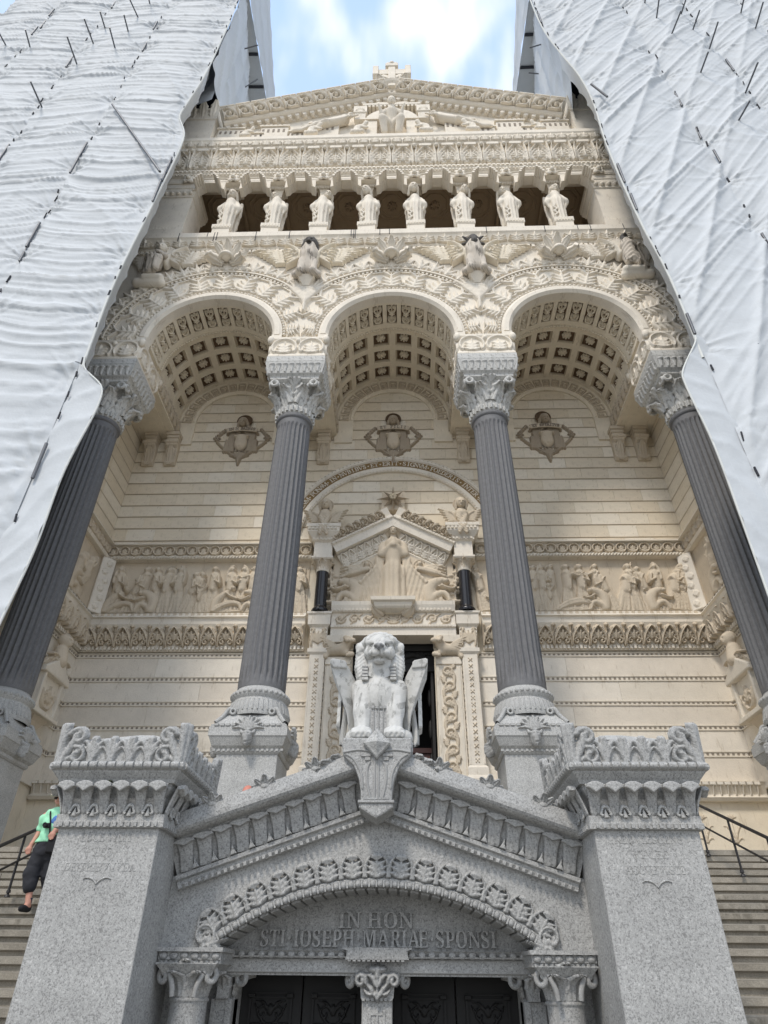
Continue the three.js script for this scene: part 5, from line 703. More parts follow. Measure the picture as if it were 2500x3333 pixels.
  add(e, 'body', eag, M.stain); add(e, 'head', solid([{ e: [-.03, 1.84, .1, .15, .15, .17] }, [-.05, 1.82, .22, .07, -.08, 1.74, .36, .025], [-.05, 1.7, .1, .14, 0, 1.5, .08, .18]], .025, { k: .04 }), M.black).userData.label = 'blackened head'; add(e, 'halo', halo(.42), M.up2, [-.2, 1.82, -.14]); add(e, 'ledge', solid([[-.3, -.25, -.15, .2, .6, -.25, -.15, .2], [-.3, -.12, 0, .16, .3, -.12, .0, .16]], .04), M.up2); add(e, 'wing', wingR, M.up2, [-.3, 1.28, -.24], null, [-1, 1, 1.3]); add(e, 'wing', wingR, M.up2, [.3, 1.2, -.33], null, [.5, 1, 1]);
}
{ // medallion angels with banners
  const face = solid([...gFace(0, .66, .32, .17), { e: [0, .74, .20, .20, .19, .15] }, [-.17, .66, .2, .08, -.24, .40, .18, .07], [.17, .66, .2, .08, .24, .40, .18, .07], [0, .38, .1, .12, 0, .54, .22, .10], [-.24, .32, .06, .15, .24, .32, .06, .15]], .018, { k: .03 });
  tilt(face, .6, .16, .5);
  const wing = relief([...Array.from({ length: 5 }, (_, i) => S(qb([.2, .3 - i * .05], [.5, .42 - i * .14], [.52 - i * .02, -.1 - i * .16]), [.08, .09, .03], .11, .25)), S(qb([.1, .25], [.35, .5], [.62, .2]), [.08, .09, .05], .16)], .05, .75, -.85, .55, .025);
  const dr = relief(Array.from({ length: 5 }, (_, i) => S([[.30 + i * .075, -.05], [.30 + i * .085, -.62]], [.05, .06], .13, .3)), .2, .72, -.72, .05, .025);
  const shield = relief([S([[0, -.5], [0, -.02]], [.10, .27], .17), El(0, -.3, .26, .36, .16), S([[-.26, 0], [.26, 0]], .05, .17)], -.32, .32, -.7, .08, .025);
  const gar = relief(mx([...Array.from({ length: 4 }, (_, i) => El(lerp(.98, .74, i / 3), lerp(.14, .44, i / 3), .085, .07, .12)), ...Array.from({ length: 14 }, (_, i) => El(lerp(1.02, .18, i / 13), lerp(-.12, -.98, Math.pow(i / 13, .8)), .07, .055, .12))]), -1.12, 1.12, -1.1, .7, .025);
  const banner = bend(new THREE.BoxGeometry(1.26, .20, .05, 24, 1, 1), 0, -2.35, 2.55), base = relief([...leafFan(7, .42, 1.1, .07, .12), S([[0, -.28], [0, .05]], [.04, .12], .13)], -.45, .45, -.32, .45, .025), rs = relief(rosette(.15, 6, .08), -.17, .17, -.17, .17, .025);
  [[-6.1, 'IN·N·PATRIS', 'left', 'behind the left arch'], [0, 'ET·FILII', 'middle', 'behind the middle arch above the door'], [6.08, 'ET·SPIRITVS', 'right', 'behind the right arch']].forEach(([x, s, , lab]) => {
    const t = thing('angel_medallion', 'angel medallion with banner reading ' + s.replace(/·/g, ' ') + ', ' + lab, 'relief', [x, 19.22, -19.18]); 
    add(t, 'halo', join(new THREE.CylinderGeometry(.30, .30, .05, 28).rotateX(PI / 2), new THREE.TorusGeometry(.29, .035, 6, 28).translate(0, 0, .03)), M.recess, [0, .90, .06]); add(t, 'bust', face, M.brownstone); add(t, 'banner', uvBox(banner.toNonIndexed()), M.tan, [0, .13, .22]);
    const l = []; [...s].forEach((ch, i) => { const u = (i - (s.length - 1) / 2) / s.length * 1.06; if (ch === '·') return l.push(ico.clone().scale(.018, .018, .01).translate(u, .20 - u * u * .2, .25)); l.push(text(ch, .13, .03, 'serif_bold').rotateZ(-u / 2.5).translate(u, .065 + .2 - 2.55 + Math.sqrt(2.55 * 2.55 - u * u), .24)); }); add(t, 'lettering', join(l), M.inlay);
    for (const q of [-1, 1]) { add(t, 'wing', wing, M.brownstone, null, null, [q, 1, 1]); add(t, 'drapery', dr, M.brownstone, [0, -.1, 0], null, [q, 1, 1]); add(t, 'rosette', rs, M.brownstone, [q * 1.02, 0, .02]); }
    add(t, 'shield', shield, M.tan, [0, -.02, .08]); add(t, 'garland', gar, M.brownstone); add(t, 'base_leaf', base, M.brownstone, [0, -1.12, 0]);
  });
}
{ // seraphim on the portal blocks
  const bd = solid([[0, .12, 0, .15, 0, .45, 0, .25], [0, .45, 0, .24, 0, .62, 0, .16], [-.12, .3, .14, .10, .12, -.42, .24, .06], [.12, .3, .14, .10, -.12, -.42, .24, .06], [-.12, -.1, .2, .1, .1, -.3, .22, .07], [.12, -.1, .2, .1, -.1, -.3, .22, .07]], .022, { k: .05, mod: (x, y, z, d) => d + .01 * sin((x + y) * 60) * (y < .35 ? 1 : 0) });
  const hd = solid([...gFace(0, .92, .14, .175), { e: [0, 1.0, .03, .20, .19, .16] }, [-.17, .95, .04, .06, -.17, .74, .05, .055], [.17, .95, .04, .06, .17, .74, .05, .055]], .016, { k: .02 });
  tilt(hd, .85, 0, .3);
  const wg = relief([...Array.from({ length: 6 }, (_, i) => S(qb([.1, .05 - i * .05], [.4, .2 - i * .07], [.72 - i * .06, .34 - i * .12]), [.05, .055, .02], .07, .3)), S(qb([.05, -.25], [.1, .1], [.35, .18]), [.09, .09, .05], .1)], 0, .78, -.5, .42, .022);
  for (const [s, lab] of [[-1, 'stone cherub bust with raised wings on the block left of the star'], [1, 'stone cherub bust with raised wings on the block right of the star']]) {
    const t = thing('cherub_bust', lab, 'statue', [s * 2.42, 14.45, -18.6]); add(t, 'body', bd, M.tan); add(t, 'head', hd, M.tan); add(t, 'halo', join(new THREE.CylinderGeometry(.25, .25, .04, 24).rotateX(PI / 2), new THREE.TorusGeometry(.25, .03, 6, 24)), M.band, [0, .99, -.06]); for (const q of [-1, 1]) add(t, 'wing', wg, M.tan, [q * .08, .42, -.04], null, [q, 1, 1]);
  }
}
{ // woman in a wide cloak in the gable, with kneeling figures
  const t = thing('cloaked_woman_relief', 'carved woman with joined hands spreading her cloak, in the portal gable', 'statue', [0, 11.58, -18.98]); t.scale.set(1.16, 1.06, 1);
  const b = solid([[0, .1, .05, .34, 0, 1.3, .1, .24], [0, 1.3, .1, .22, 0, 2.15, .1, .26], [-.3, 2.2, .02, .14, -.34, 1.75, .15, .12], [.3, 2.2, .02, .14, .34, 1.75, .15, .12], [-.34, 1.75, .15, .10, -.04, 2.05, .36, .05], [.34, 1.75, .15, .10, .04, 2.05, .36, .05], [-.03, 2.0, .38, .045, -.01, 2.26, .34, .03], [.03, 2.0, .38, .045, .01, 2.26, .34, .03], [-.24, .05, 0, .2, -.2, 1.2, .02, .2], [.24, .05, 0, .2, .2, 1.2, .02, .2], [0, 2.3, .08, .12, 0, 2.5, .12, .1]], .032, { k: .07, mod: (x, y, z, d) => y < 1.6 ? d + .02 * sin(x * 34) * sm(1.6, 1.2, y) : d });
  add(t, 'body', b, M.tan); add(t, 'head', tilt(solid([...gFace(0, 2.68, .18, .15), { e: [0, 2.72, .06, .20, .24, .17] }, [-.16, 2.7, .06, .09, -.24, 2.3, .04, .10], [.16, 2.7, .06, .09, .24, 2.3, .04, .10]], .02, { k: .04 }), 2.6, .1, .35), M.tan); add(t, 'halo', join(new THREE.CylinderGeometry(.32, .32, .05, 28).rotateX(PI / 2)), M.low2, [0, 2.74, -.05]);
  const ckp = []; for (let i = 0; i < 7; i++) { const e = .40 + i * .17; ckp.push([.24, 2.18 - i * .03, .02, .10, .36 + i * .035, 1.35 - i * .06, .06, .09], [.36 + i * .035, 1.35 - i * .06, .06, .09, e * .80, .62 - i * .02, .05, .085], [e * .80, .62 - i * .02, .05, .085, e, .03, .03, .09]); } ckp.push([.3, 2.2, .05, .1, .5, 1.3, .12, .06], [.5, 1.3, .12, .06, .95, .72, .14, .06], [.95, .72, .14, .06, 1.32, .60, .1, .04]);
  const ck = solid(ckp, .026, { k: .025, mod: (x, y, z, d) => d + .012 * sin((x - y * .25) * 46) });
  const kn = relief(sh([...crouch(1.0, 1.0)], 1.4), .8, 2.1, 0, 1.1, .03), fly = relief([S(qb([.75, 1.25], [1.1, 1.2], [1.5, .95]), [.10, .12, .05], .16, .2), El(.78, 1.42, .1, .11, .2), S(spi(.78, 1.42, .18, .18, 0, 6.3, 16), .018, .05), ...Array.from({ length: 4 }, (_, i) => S(qb([.9, 1.3], [1.2, 1.45 - i * .1], [1.55, 1.3 - i * .12]), [.04, .05, .02], .1, .2)), S([[.7, 1.25], [.6, 1.0]], [.05, .03], .16)], .5, 1.65, .7, 1.7, .03), plant = relief([S(qb([1.75, 0], [1.8, .7], [1.85, 1.3]), .03, .05), ...Array.from({ length: 9 }, (_, i) => El(1.68 + (i % 3) * .12, .35 + i * .11, .08, .06, .07)), El(1.45, 1.0, .16, .16, .06)], 1.3, 2.0, 0, 1.45, .03);
  for (const q of [-1, 1]) { add(t, 'cloak', ck, M.tan, null, null, [q, 1, 1]); add(t, 'kneeling_figure', kn, M.tan, [0, .0, 0], null, [q, 1, 1]); add(t, 'flying_angel', fly, M.tan, null, null, [q, 1, 1]); add(t, 'carved_plant', plant, M.tan, null, null, [q, 1, 1]); }
}
{ // seated figure under the apex, reclining angels, crouching figures in the pediment
  const t = thing('seated_figure_statue', 'carved seated figure with raised arms in the round niche under the pediment apex', 'statue', [0, 35.2, -14.85]); t.rotation.x = .5; t.scale.set(1.15, 1.25, .8);
  add(t, 'body', solid([[0, .3, 0, .3, 0, 1.05, 0, .26], [-.18, .45, .2, .2, -.38, .55, .5, .18], [.18, .45, .2, .2, .38, .55, .5, .18], [-.38, .55, .5, .17, -.3, 0, .5, .15], [.38, .55, .5, .17, .3, 0, .5, .15], [-.26, 1.1, 0, .11, -.42, .9, .2, .08], [-.42, .9, .2, .08, -.55, 1.3, .25, .05], [.26, 1.1, 0, .11, .42, .9, .2, .08], [.42, .9, .2, .08, .55, 1.3, .25, .05], [0, 1.1, 0, .1, 0, 1.35, .05, .09]], .035, { k: .06, mod: fold(.012, 14) }), M.up2); add(t, 'head', solid([...gFace(0, 1.52, .1, .15), { e: [0, 1.56, .02, .18, .19, .17] }], .025, { k: .03 }), M.up2);
  const rec = solid([[.5, 1.25, 0, .24, 1.4, .75, .05, .24], [1.4, .75, .05, .22, 2.4, .25, .05, .14], [2.4, .25, .05, .13, 3.0, .1, .05, .08], [.5, 1.25, 0, .2, .3, 1.45, .05, .12], { e: [.22, 1.62, .1, .14, .16, .14] }, [.55, 1.35, .1, .1, .15, 1.1, .25, .07], [.15, 1.1, .25, .07, -.2, 1.25, .25, .05], [1.4, .65, .2, .16, 2.2, .15, .2, .1]], .045, { k: .08, mod: (x, y, z, d) => d + .016 * sin((x * .5 + y) * 22) });
  const wr = relief(Array.from({ length: 6 }, (_, i) => S(qb([0, 0], [.5, .2 - i * .05], [1.3 - i * .1, .1 - i * .1]), [.07, .08, .03], .1, .25)), -.1, 1.45, -.6, .35, .04);
  for (const [s, lab] of [[-1, 'carved angel reclining along the left slope inside the pediment'], [1, 'carved angel reclining along the right slope inside the pediment']]) { const a = thing('reclining_angel_statue', lab, 'statue', [s * 1.9, 35.6, -14.75]); add(a, 'body', rec, M.up2, null, null, [s, 1, 1]); add(a, 'wing', wr, M.up2, [s * .6, 1.5, -.1], [0, 0, -s * .3], [s, 1, 1]); }
  const cr = solid([[0, .15, 0, .2, .1, .55, 0, .2], [.1, .55, 0, .17, .35, .75, .08, .11], { e: [.42, .88, .12, .11, .13, .11] }, [-.1, .12, .1, .14, .3, .1, .15, .1], [.2, .6, .1, .08, .5, .35, .2, .06]], .035, { k: .06, mod: fold(.01, 12) });
  const L = ['left of the throne under the reclining angel', 'among the carved towns left of the throne', 'at the far left end of the pediment', 'right of the throne under the reclining angel', 'among the carved towns right of the throne', 'at the far right end of the pediment'];
  [[-1.75, 1], [-4.0, 1], [-7.2, .8], [1.75, 1], [4.0, 1], [7.2, .8]].forEach(([x, k], i) => { const c = thing('crouching_figure_statue', 'small crouching carved figure ' + L[i], 'statue', [x, 34.6, -14.5]); add(c, 'body', cr, M.up2, null, null, [-Math.sign(x) * k * 1.15, k * 1.15, k]); });
  const dv = thing('winged_figure_statue', 'small winged carved figure directly under the pediment apex cross', 'statue', [0, 38.05, -14.72]); add(dv, 'body', solid([[0, .1, 0, .18, 0, .7, 0, .15], { e: [0, .98, .06, .13, .15, .13] }, [-.15, .65, .05, .08, .1, .45, .2, .05], [.15, .65, .05, .08, -.1, .45, .2, .05]], .03, { k: .05, mod: fold(.01, 12) }), M.up2); for (const s of [-1, 1]) add(dv, 'wing', wr, M.up2, [s * .1, .6, -.06], null, [s * .7, .8, .8]);
}
{ // angel niches on the side walls
  for (const [s, lab] of [[-1, 'carved niche with winged bust on the side wall behind the far left column'], [1, 'carved niche with winged bust on the side wall behind the far right column']]) {
    const t = thing('carved_niche', lab, 'relief', [s * 10.12, 0, -17.7]); t.rotation.y = -s * PI / 2;
    add(t, 'frame', join(bevext([[-.62, 7.55], [.62, 7.55], [.62, 8.6], [.75, 8.62], [0, 9.15], [-.75, 8.62], [-.62, 8.6]], .25, .04), RB(-.72, .72, 7.42, 7.56, 0, .42, .03), RB(-.6, -.48, 7.56, 8.6, .2, .36, .03), RB(.48, .6, 7.56, 8.6, .2, .36, .03), bevext([[-.75, 8.55], [.75, 8.55], [.75, 8.68], [0, 9.2], [-.75, 8.68]], .42, .04)), M.low2);
    add(t, 'scroll_relief', relief([...mx([S(spi(.18, .3, .16, .04, PI, -4, 16), .05, .1), S(qb([0, 0], [.3, .1], [.36, .5]), [.06, .08, .03], .1)]), ...sh(acan(.3, .5, 4, .1), 0, .2)], -.45, .45, 0, .85, .03), M.tan, [0, 7.65, .24]);
    add(t, 'bracket', join(rloft(0, .1, .3, .1, [[-.28, 6.95], [-.1, 7.1], [0, 7.3], [.1, 7.42]])), M.tan); add(t, 'bust', solid([[0, 9.1, .25, .26, 0, 9.4, .25, .2], ...gFace(0, 9.72, .35, .17), { e: [0, 9.76, .25, .2, .2, .18] }], .03, { k: .05 }), M.tan); for (const q of [-1, 1]) add(t, 'wing', wingR, M.tan, [q * .1, 9.15, .2], [0, 0, -q * .9], [q * .42, .6, .8]);
  }
}
// ------------------------------------------------------------------ granite pillars in front
const leafCapG = leaf3d({ sp: [[0, 0], [.03, .10], [.06, .18], [.12, .255]], w: .105, n: 1, cup: .25, rib: .006, th: .03, nu: 8, nt: 10, W: t => .52 + .46 * t });
const leafGableG = leaf3d({ sp: [[0, 0], [.025, .10], [.045, .18], [.09, .255]], w: .105, n: 1, cup: .16, rib: .004, th: .03, nu: 8, nt: 10, W: t => .70 + .28 * t });
const lipG = bevext([[-.1, 0], [-.06, -.012], [0, -.05], [.06, -.012], [.1, 0], [.085, .035], [.03, .055], [-.03, .055], [-.085, .035]], .07, .012);
const curlG = join(new THREE.TorusGeometry(.035, .016, 6, 12, PI).scale(1, 1.1, 1), tube([[-.035, 0, 0], [-.05, -.035, .005], [-.03, -.05, .015]], .014, 5), tube([[.035, 0, 0], [.05, -.035, .005], [.03, -.05, .015]], .014, 5), new THREE.ConeGeometry(.03, .09, 6).translate(0, -.02, -.005));
const crownR = w => relief([...Array.from({ length: 5 }, (_, i) => { const x = (i - 2) * w / 5.2; return mx([S(qb([.085, -.02], [.085, .14], [0, .2]), [.022, .03, .02], .05), S(qb([.07, .02], [.06, .1], [0, .14]), [.012, .018, .012], .04), S([[.115, .0], [.115, .22]], [.012, .028], .05)]).map(q => sh([q], x)[0]); }).flat()], -w / 2, w / 2, -.03, .27, .0125);
const scrollR = relief([S(qb([-.10, -.02], [-.02, .2], [.06, .32]), [.03, .045, .03], .08), S(spi(.03, .25, .09, .03, PI * .9, -PI * 1.2, 16), [.03, .03], .085), S(qb([-.1, 0], [.05, .04], [.10, .16]), [.02, .03, .02], .06), S(spi(.05, .06, .09, .025, PI * .6, -PI * 1.5, 16), [.024, .02], .075), S([[-.13, -.02], [-.12, .36]], [.03, .05], .07)], -.18, .17, -.04, .40, .0125);
const moss = r => join(...Array.from({ length: 26 }, () => new THREE.TetrahedronGeometry(.012 + r() * .012).rotateX(r() * 6).rotateY(r() * 6).translate((r() - .5) * .11, r() * .05, (r() - .3) * .05)));
[[-1, 'left granite pillar with leafy crown, carved ECCE VICIT LEO, beside the man in green', ['ECCE·VICIT', 'LEO', 'DE·TRIBV·IVDA']], [1, 'right granite pillar with leafy crown, carved REQVIESCENS VT LEO, beside the stair rail', ['REQVIESCENS', 'VT·LEO', 'ACCVBVISTI']]].forEach(([s, lab, ins]) => {
  const cx = s * 2.66, t = thing('granite_pillar', lab, 'pillar', [cx, 0, -7.55]), hx = .51, hz = .55, r = rng(s + 9);
  add(t, 'shaft', join(RB(-hx, hx, -.75, 2.80, -hz, hz, .008)), M.gran);
  add(t, 'capital', join(rloft(0, 0, hx, hz, [[.01, 2.795], [.045, 2.80], [.045, 2.85], [.035, 2.857], [.035, 2.92], [.0, 2.925], [-.01, 2.94], [.0, 3.08], [.05, 3.16], [.05, 3.17], [.055, 3.2], [.085, 3.205], [.10, 3.24], [.15, 3.30], [.15, 3.315], [.165, 3.32], [.185, 3.345], [.185, 3.375], [.165, 3.395], [.13, 3.40], [.145, 3.6], [.10, 3.64], [-.15, 3.66]])), M.gran);
  add(t, 'cap_stone', join(rloft(0, 0, hx, hz, [[-.0, 3.6], [-.02, 3.66], [-.10, 3.70], [-.42, 3.84], [-.5, 3.85]])), M.granl);
  const dn = [dentils(-hx, hx, 2.807, 2.848, hz + .03, hz + .062, .068, .034), dentils(-hx, hx, 2.807, 2.848, -hz - .062, -hz - .03, .068, .034), dentilsZ(-hz, hz, 2.807, 2.848, hx + .03, hx + .062, .068, .034), dentilsZ(-hz, hz, 2.807, 2.848, -hx - .062, -hx - .03, .068, .034)];
  stuff(add(t, 'dentil_course', join(dn), M.gran));
  const tb = []; for (let i = 0; i < 14; i++) { const x = lerp(-.66, .66, (i + .5) / 14); tb.push(cyl(.038, .038, -.036, .036, 0, 0, 12).rotateZ(PI / 2).translate(x, 3.36, hz + .175)); } for (let i = 0; i < 15; i++) { const z = lerp(-.7, .7, (i + .5) / 15); for (const q of [-1, 1]) tb.push(cyl(.038, .038, -.036, .036, 0, 0, 12).rotateX(PI / 2).translate(q * (hx + .175), 3.36, z)); }
  stuff(add(t, 'bead_course', join(tb), M.gran));
  for (let f = 0; f < 4; f++) { // leaf course, one mesh per leaf
    const a = f * PI / 2, half = f % 2 ? hz : hx, dist = f % 2 ? hx : hz, n = f % 2 ? 6 : 6, p = (2 * half + .1) / n;
    for (let i = 0; i < n; i++) { const x = -half - .05 + (i + .5) * p, k = p / .205, P = (d, y, dx = 0) => [(x + dx) * cos(a) + d * sin(a), y, -(x + dx) * sin(a) + d * cos(a)]; const l = add(t, 'carved_leaf', leafCapG, M.gran, P(dist + .035, 2.92), [0, a, 0], [k, 1, 1]); add(l, 'leaf_lip', lipG, M.gran, [0, .235, .085]); if (i) add(t, 'carved_curl', curlG, M.granl, P(dist + .045, 2.965, -p / 2), [0, a, 0]); }
    const fr = add(t, 'crown_relief', crownR(2 * half + .02), M.gran, [dist * sin(a) + .135 * sin(a), 3.41, dist * cos(a) + .135 * cos(a)], [.06, a, 0], [1, 1, .7]); fr.rotation.order = 'YXZ';
    for (const q of [-1, 1]) { const X = q * (half + .0); const c = add(t, 'corner_scroll', scrollR, M.gran, [X * cos(a) + (dist + .14) * sin(a), 3.40, -X * sin(a) + (dist + .14) * cos(a)], [.06, a, 0], [-q, 1, .6]); c.rotation.order = 'YXZ'; }
    for (let i = 0; i < 6; i++) { const x = lerp(-half + .08, half - .08, i / 5), tip = add(t, 'leaf_tip', leafCapG, M.gran, [x * cos(a) + (dist + .05) * sin(a), 3.52, -x * sin(a) + (dist + .05) * cos(a)], [0, a, 0], [.34, .42, .7]); }
  }
  for (const [a, b] of [[-1, 1], [1, 1], [1, -1], [-1, -1]]) add(t, 'crown_corner', join(bevext([[-.05, 0], [.02, 0], [.05, .2], [.065, .33], [.02, .345], [-.05, .24]], .07, .015).translate(0, 0, -.035).rotateY(b > 0 ? (a > 0 ? -PI / 4 : -3 * PI / 4) : (a > 0 ? PI / 4 : 3 * PI / 4))), M.gran, [a * (hx + .11), 3.4, b * (hz + .11)]);
  add(t, 'inscription', join(...ins.map((w, i) => text(w, .070, .010, 'serif_regular').translate(0, [2.68, 2.55, 2.42][i], hz - .006))), M.gran2);
  add(t, 'carved_flourish', relief(mx([S(qb([0, .02], [.06, .10], [.14, .06]), [.008, .012, .004], .012), S([[0, -.03], [0, .06]], .008, .012)]), -.16, .16, -.05, .1, .008), M.gran, [0, 2.29, hz]);
  for (const [x, z, lab2] of s < 0 ? [[-.30, hz + .07, 'dark moss tuft in the joint under the left pillar crown, nearer the outer corner'], [-.03, hz + .07, 'dark moss tuft in the joint under the middle of the left pillar crown'], [hx + .06, .2, 'dark moss tuft in the joint on the inner side of the left pillar crown']] : [[.30, hz + .07, 'dark moss tuft in the joint on the front of the right pillar crown'], [-hx - .06, -.2, 'dark moss tuft in the joint on the inner side of the right pillar crown']]) { const m = thing('moss_tuft', lab2, 'moss', [cx + x, 3.17, -7.55 + z]); add(m, 'leaves', moss(r), M.moss); }
});
// ------------------------------------------------------------------ granite crypt porch between the pillars
const SL = Math.atan(.334);
{
  const t = thing('crypt_porch', 'grey granite crypt porch with low gable and arch, carved IN HON STI IOSEPH MARIAE SPONSI', 'porch', [0, 0, 0]), cy = -.49, AE = Math.asin(1.6 / 2.86);
  const p = [[-2.16, 1.80], [-1.6, 1.80]]; for (let i = 0; i <= 40; i++) { const a = lerp(-AE, AE, i / 40); p.push([2.86 * sin(a), cy + 2.86 * cos(a)]); } p.push([1.6, 1.80], [2.16, 1.80], [2.16, 2.45], [0, 3.17], [-2.16, 2.45]);
  add(t, 'gable_wall', join(ext(p, .6).translate(0, 0, -8.3)), M.gran2);
  add(t, 'gable_roof', join(ext([[-2.16, 1.7], [2.16, 1.7], [2.16, 2.75], [0, 3.46], [-2.16, 2.75]], .8).translate(0, 0, -9.3), B(-2.8, -1.5, -.75, 1.8, -9.3, -8.42), B(1.5, 2.8, -.75, 1.8, -9.3, -8.42), B(-1.6, 1.6, -.75, 1.75, -9.3, -8.9)), M.gran2);
  const tym = add(t, 'tympanum', join(ext([[-1.75, 1.62], [1.75, 1.62], [1.75, 2.0], [.9, 2.36], [0, 2.5], [-.9, 2.36], [-1.75, 2.0]], .2).translate(0, 0, -8.42), mouldX([[-8.3, 1.765], [-8.13, 1.77], [-8.12, 1.785], [-8.17, 1.79], [-8.14, 1.82], [-8.12, 1.832], [-8.3, 1.835]], -1.6, 1.6)), M.gran2);
  stuff(add(tym, 'egg_course', join(Array.from({ length: 30 }, (_, i) => new THREE.SphereGeometry(.042, 8, 6).scale(1, .8, .6).translate(-1.53 + i * .105, 1.795, -8.14)).filter((_, i) => Math.abs(-1.53 + i * .105) > .34)), M.gran2));
  { // second line set letter group by letter group, A and E tied together
    const parts = [['STI', .0], ['·', .035], ['IOSEPH', .035], ['·', .035], ['MARI', .035], ['A', .012], ['E', -.022], ['·', .035], ['SPONSI', .035]], l = []; let x = 0;
    for (const [s, gap] of parts) { const g = text(s, .152, s === 'E' ? .064 : .06); const w = g.boundingBox.max.x - g.boundingBox.min.x; x += gap; g.translate(x + w / 2, 0, s === 'E' ? .0015 : 0); x += w; l.push(g); }
    const k = 2.5 / x; for (const g of l) { g.scale(k, 1, 1).translate(-1.25, 1.866, -8.23); }
    add(tym, 'lettering', join(text('IN HON', .150, .06).scale(1.02, 1, 1).translate(-.02, 2.035, -8.23), l), M.gran);
  }
  add(t, 'lintel', join(RB(-1.75, 1.75, 1.64, 1.768, -8.7, -8.19, .012)), M.gran2);
  add(t, 'centre_block', join(ext([[-.33, 1.755], [.33, 1.755], [.30, 1.83], [.36, 1.845], [.36, 1.86], [-.36, 1.86], [-.36, 1.845], [-.30, 1.83]], .4).translate(0, 0, -8.45), RB(-.32, .32, 1.755, 1.852, -8.4, -8.06, .01), dentils(-.31, .31, 1.74, 1.757, -8.09, -8.05, .05, .03)), M.gran2);
  // reeded soffit of the arch
  for (let i = 0; i < 30; i++) { const a = lerp(-AE, AE, (i + .5) / 30); add(t, 'soffit_reed', G.reed ??= join(RB(-.046, .046, -.012, .03, -.27, .27, .01)), M.gran2, [2.845 * sin(a), cy + 2.845 * cos(a), -7.98], [0, 0, -a]); }
  const bd = []; for (let i = 0; i < 46; i++) { const a = lerp(-AE, AE, i / 45), g = i % 1 ? null : new THREE.SphereGeometry(.034, 10, 8).translate(2.885 * sin(a), cy + 2.885 * cos(a), -7.665); bd.push(g); const b2 = a + AE / 45; bd.push(RB(-.010, .010, -.032, .032, -.03, .03, .006).rotateZ(-b2).translate(2.885 * sin(b2), cy + 2.885 * cos(b2), -7.67)); }
  stuff(add(t, 'bead_course', join(bd), M.gran));
  add(t, 'archivolt', join(archSweep([[2.86, -7.72], [2.86, -7.68], [2.925, -7.66], [2.94, -7.68], [2.94, -7.72]], 0, cy, -AE, AE, 40)), M.gran);
  const al = relief([...acan(.20, .235, 3, .085, { fat: .40 }), ...mx([S(qb([.125, -.01], [.135, .14], [.05, .21]), [.014, .022, .012], .07), S(qb([.115, 0], [.10, .05], [.135, .09]), [.02, .026, .012], .06)])], -.15, .15, -.01, .26, .0115);
  const nA = 15, A1 = .585; for (let i = 0; i < nA; i++) { const a = lerp(-A1, A1, i / (nA - 1)); const l = add(t, 'carved_leaf', al, M.gran, [2.94 * sin(a), cy + 2.94 * cos(a), -7.70], [.06, 0, -a], [1.1, 1, .75]); add(l, 'leaf_tip', lipG, M.gran, [0, .21, .035], [.5, 0, 0], [.55, .6, .9]); }
  for (const s of [-1, 1]) add(t, 'end_leaf', relief([S(spi(0, .1, .12, .04, PI * 1.2, -PI * .9, 16), [.02, .03], .06), ...sh(rotp(acan(.2, .26, 4, .06), .9), -.02, .0)], -.26, .2, -.05, .28, .014), M.gran, [s * 1.76, 1.84, -7.69], [0, 0, s * .35], [s, 1, 1]);
  // end blocks, columns and pilasters
  for (const s of [-1, 1]) {
    const X = (a, b) => [Math.min(s * a, s * b), Math.max(s * a, s * b)];
    add(t, 'end_block', join(B(...X(1.52, 2.14), 1.735, 1.80, -8.35, -7.64), B(...X(1.50, 2.15), 1.80, 1.835, -8.35, -7.60), B(...X(1.52, 2.14), 1.70, 1.737, -8.3, -7.66), Array.from({ length: 6 }, (_, i) => new THREE.SphereGeometry(.045, 8, 6).scale(1, .75, .6).translate(s * (1.57 + i * .104), 1.767, -7.64)), dentils(...X(1.53, 2.13), 1.705, 1.73, -7.68, -7.645, .05, .03)), M.gran);
    const col = add(t, 'column', join(lathe([[.20, -.75], [.2, -.6], [.182, -.5], [.176, 1.40], [.185, 1.405], [.192, 1.42], [.18, 1.435]], 32).translate(s * 1.83, 0, -7.86)), M.gran);
    const cp = add(t, 'column_capital', join(lathe([[.175, 1.43], [.18, 1.5], [.20, 1.6], [.23, 1.66]], 28).translate(s * 1.83, 0, -7.86), rloft(s * 1.83, -7.86, .2, .2, [[.0, 1.6], [.03, 1.62], [.10, 1.70], [.1, 1.71]])), M.gran);
    const lf = leaf3d({ sp: [[.175, 1.44], [.19, 1.52], [.20, 1.6], [.33, 1.63]], w: .11, n: 3, cup: .3, rib: .01, th: .02 });
    for (let i = 0; i < 8; i++) add(cp, 'leaf', lf, M.gran, [s * 1.83, 0, -7.86], [0, i * PI / 4 + PI / 8, 0]);
    for (const q of [-1, 1]) add(cp, 'volute', join(tube(spi(0, 0, .075, .02, PI * .9, -PI * 1.6, 18).map(v => [v[0], v[1], 0]), .028, 7), tube([[-.075, .02, 0], [-.12, -.08, -.01], [-.13, -.16, -.02]], .026, 6)), M.gran, [s * 1.83 + q * .23, 1.605, -7.66], [0, q * .5, 0], [q, 1, 1]);
    add(cp, 'flower', leaf3d({ sp: [[0, 0], [.02, .03], [.04, .05], [.09, .07]], w: .09, n: 2, cup: .2, rib: .008, th: .015 }), M.granl, [s * 1.83, 1.66, -7.62]);
    add(t, 'pilaster', join(RB(...X(1.50, 1.72), -.75, 1.42, -8.6, -8.3, .01), B(...X(1.52, 1.56), -.7, 1.4, -8.5, -8.285)), M.gran2);
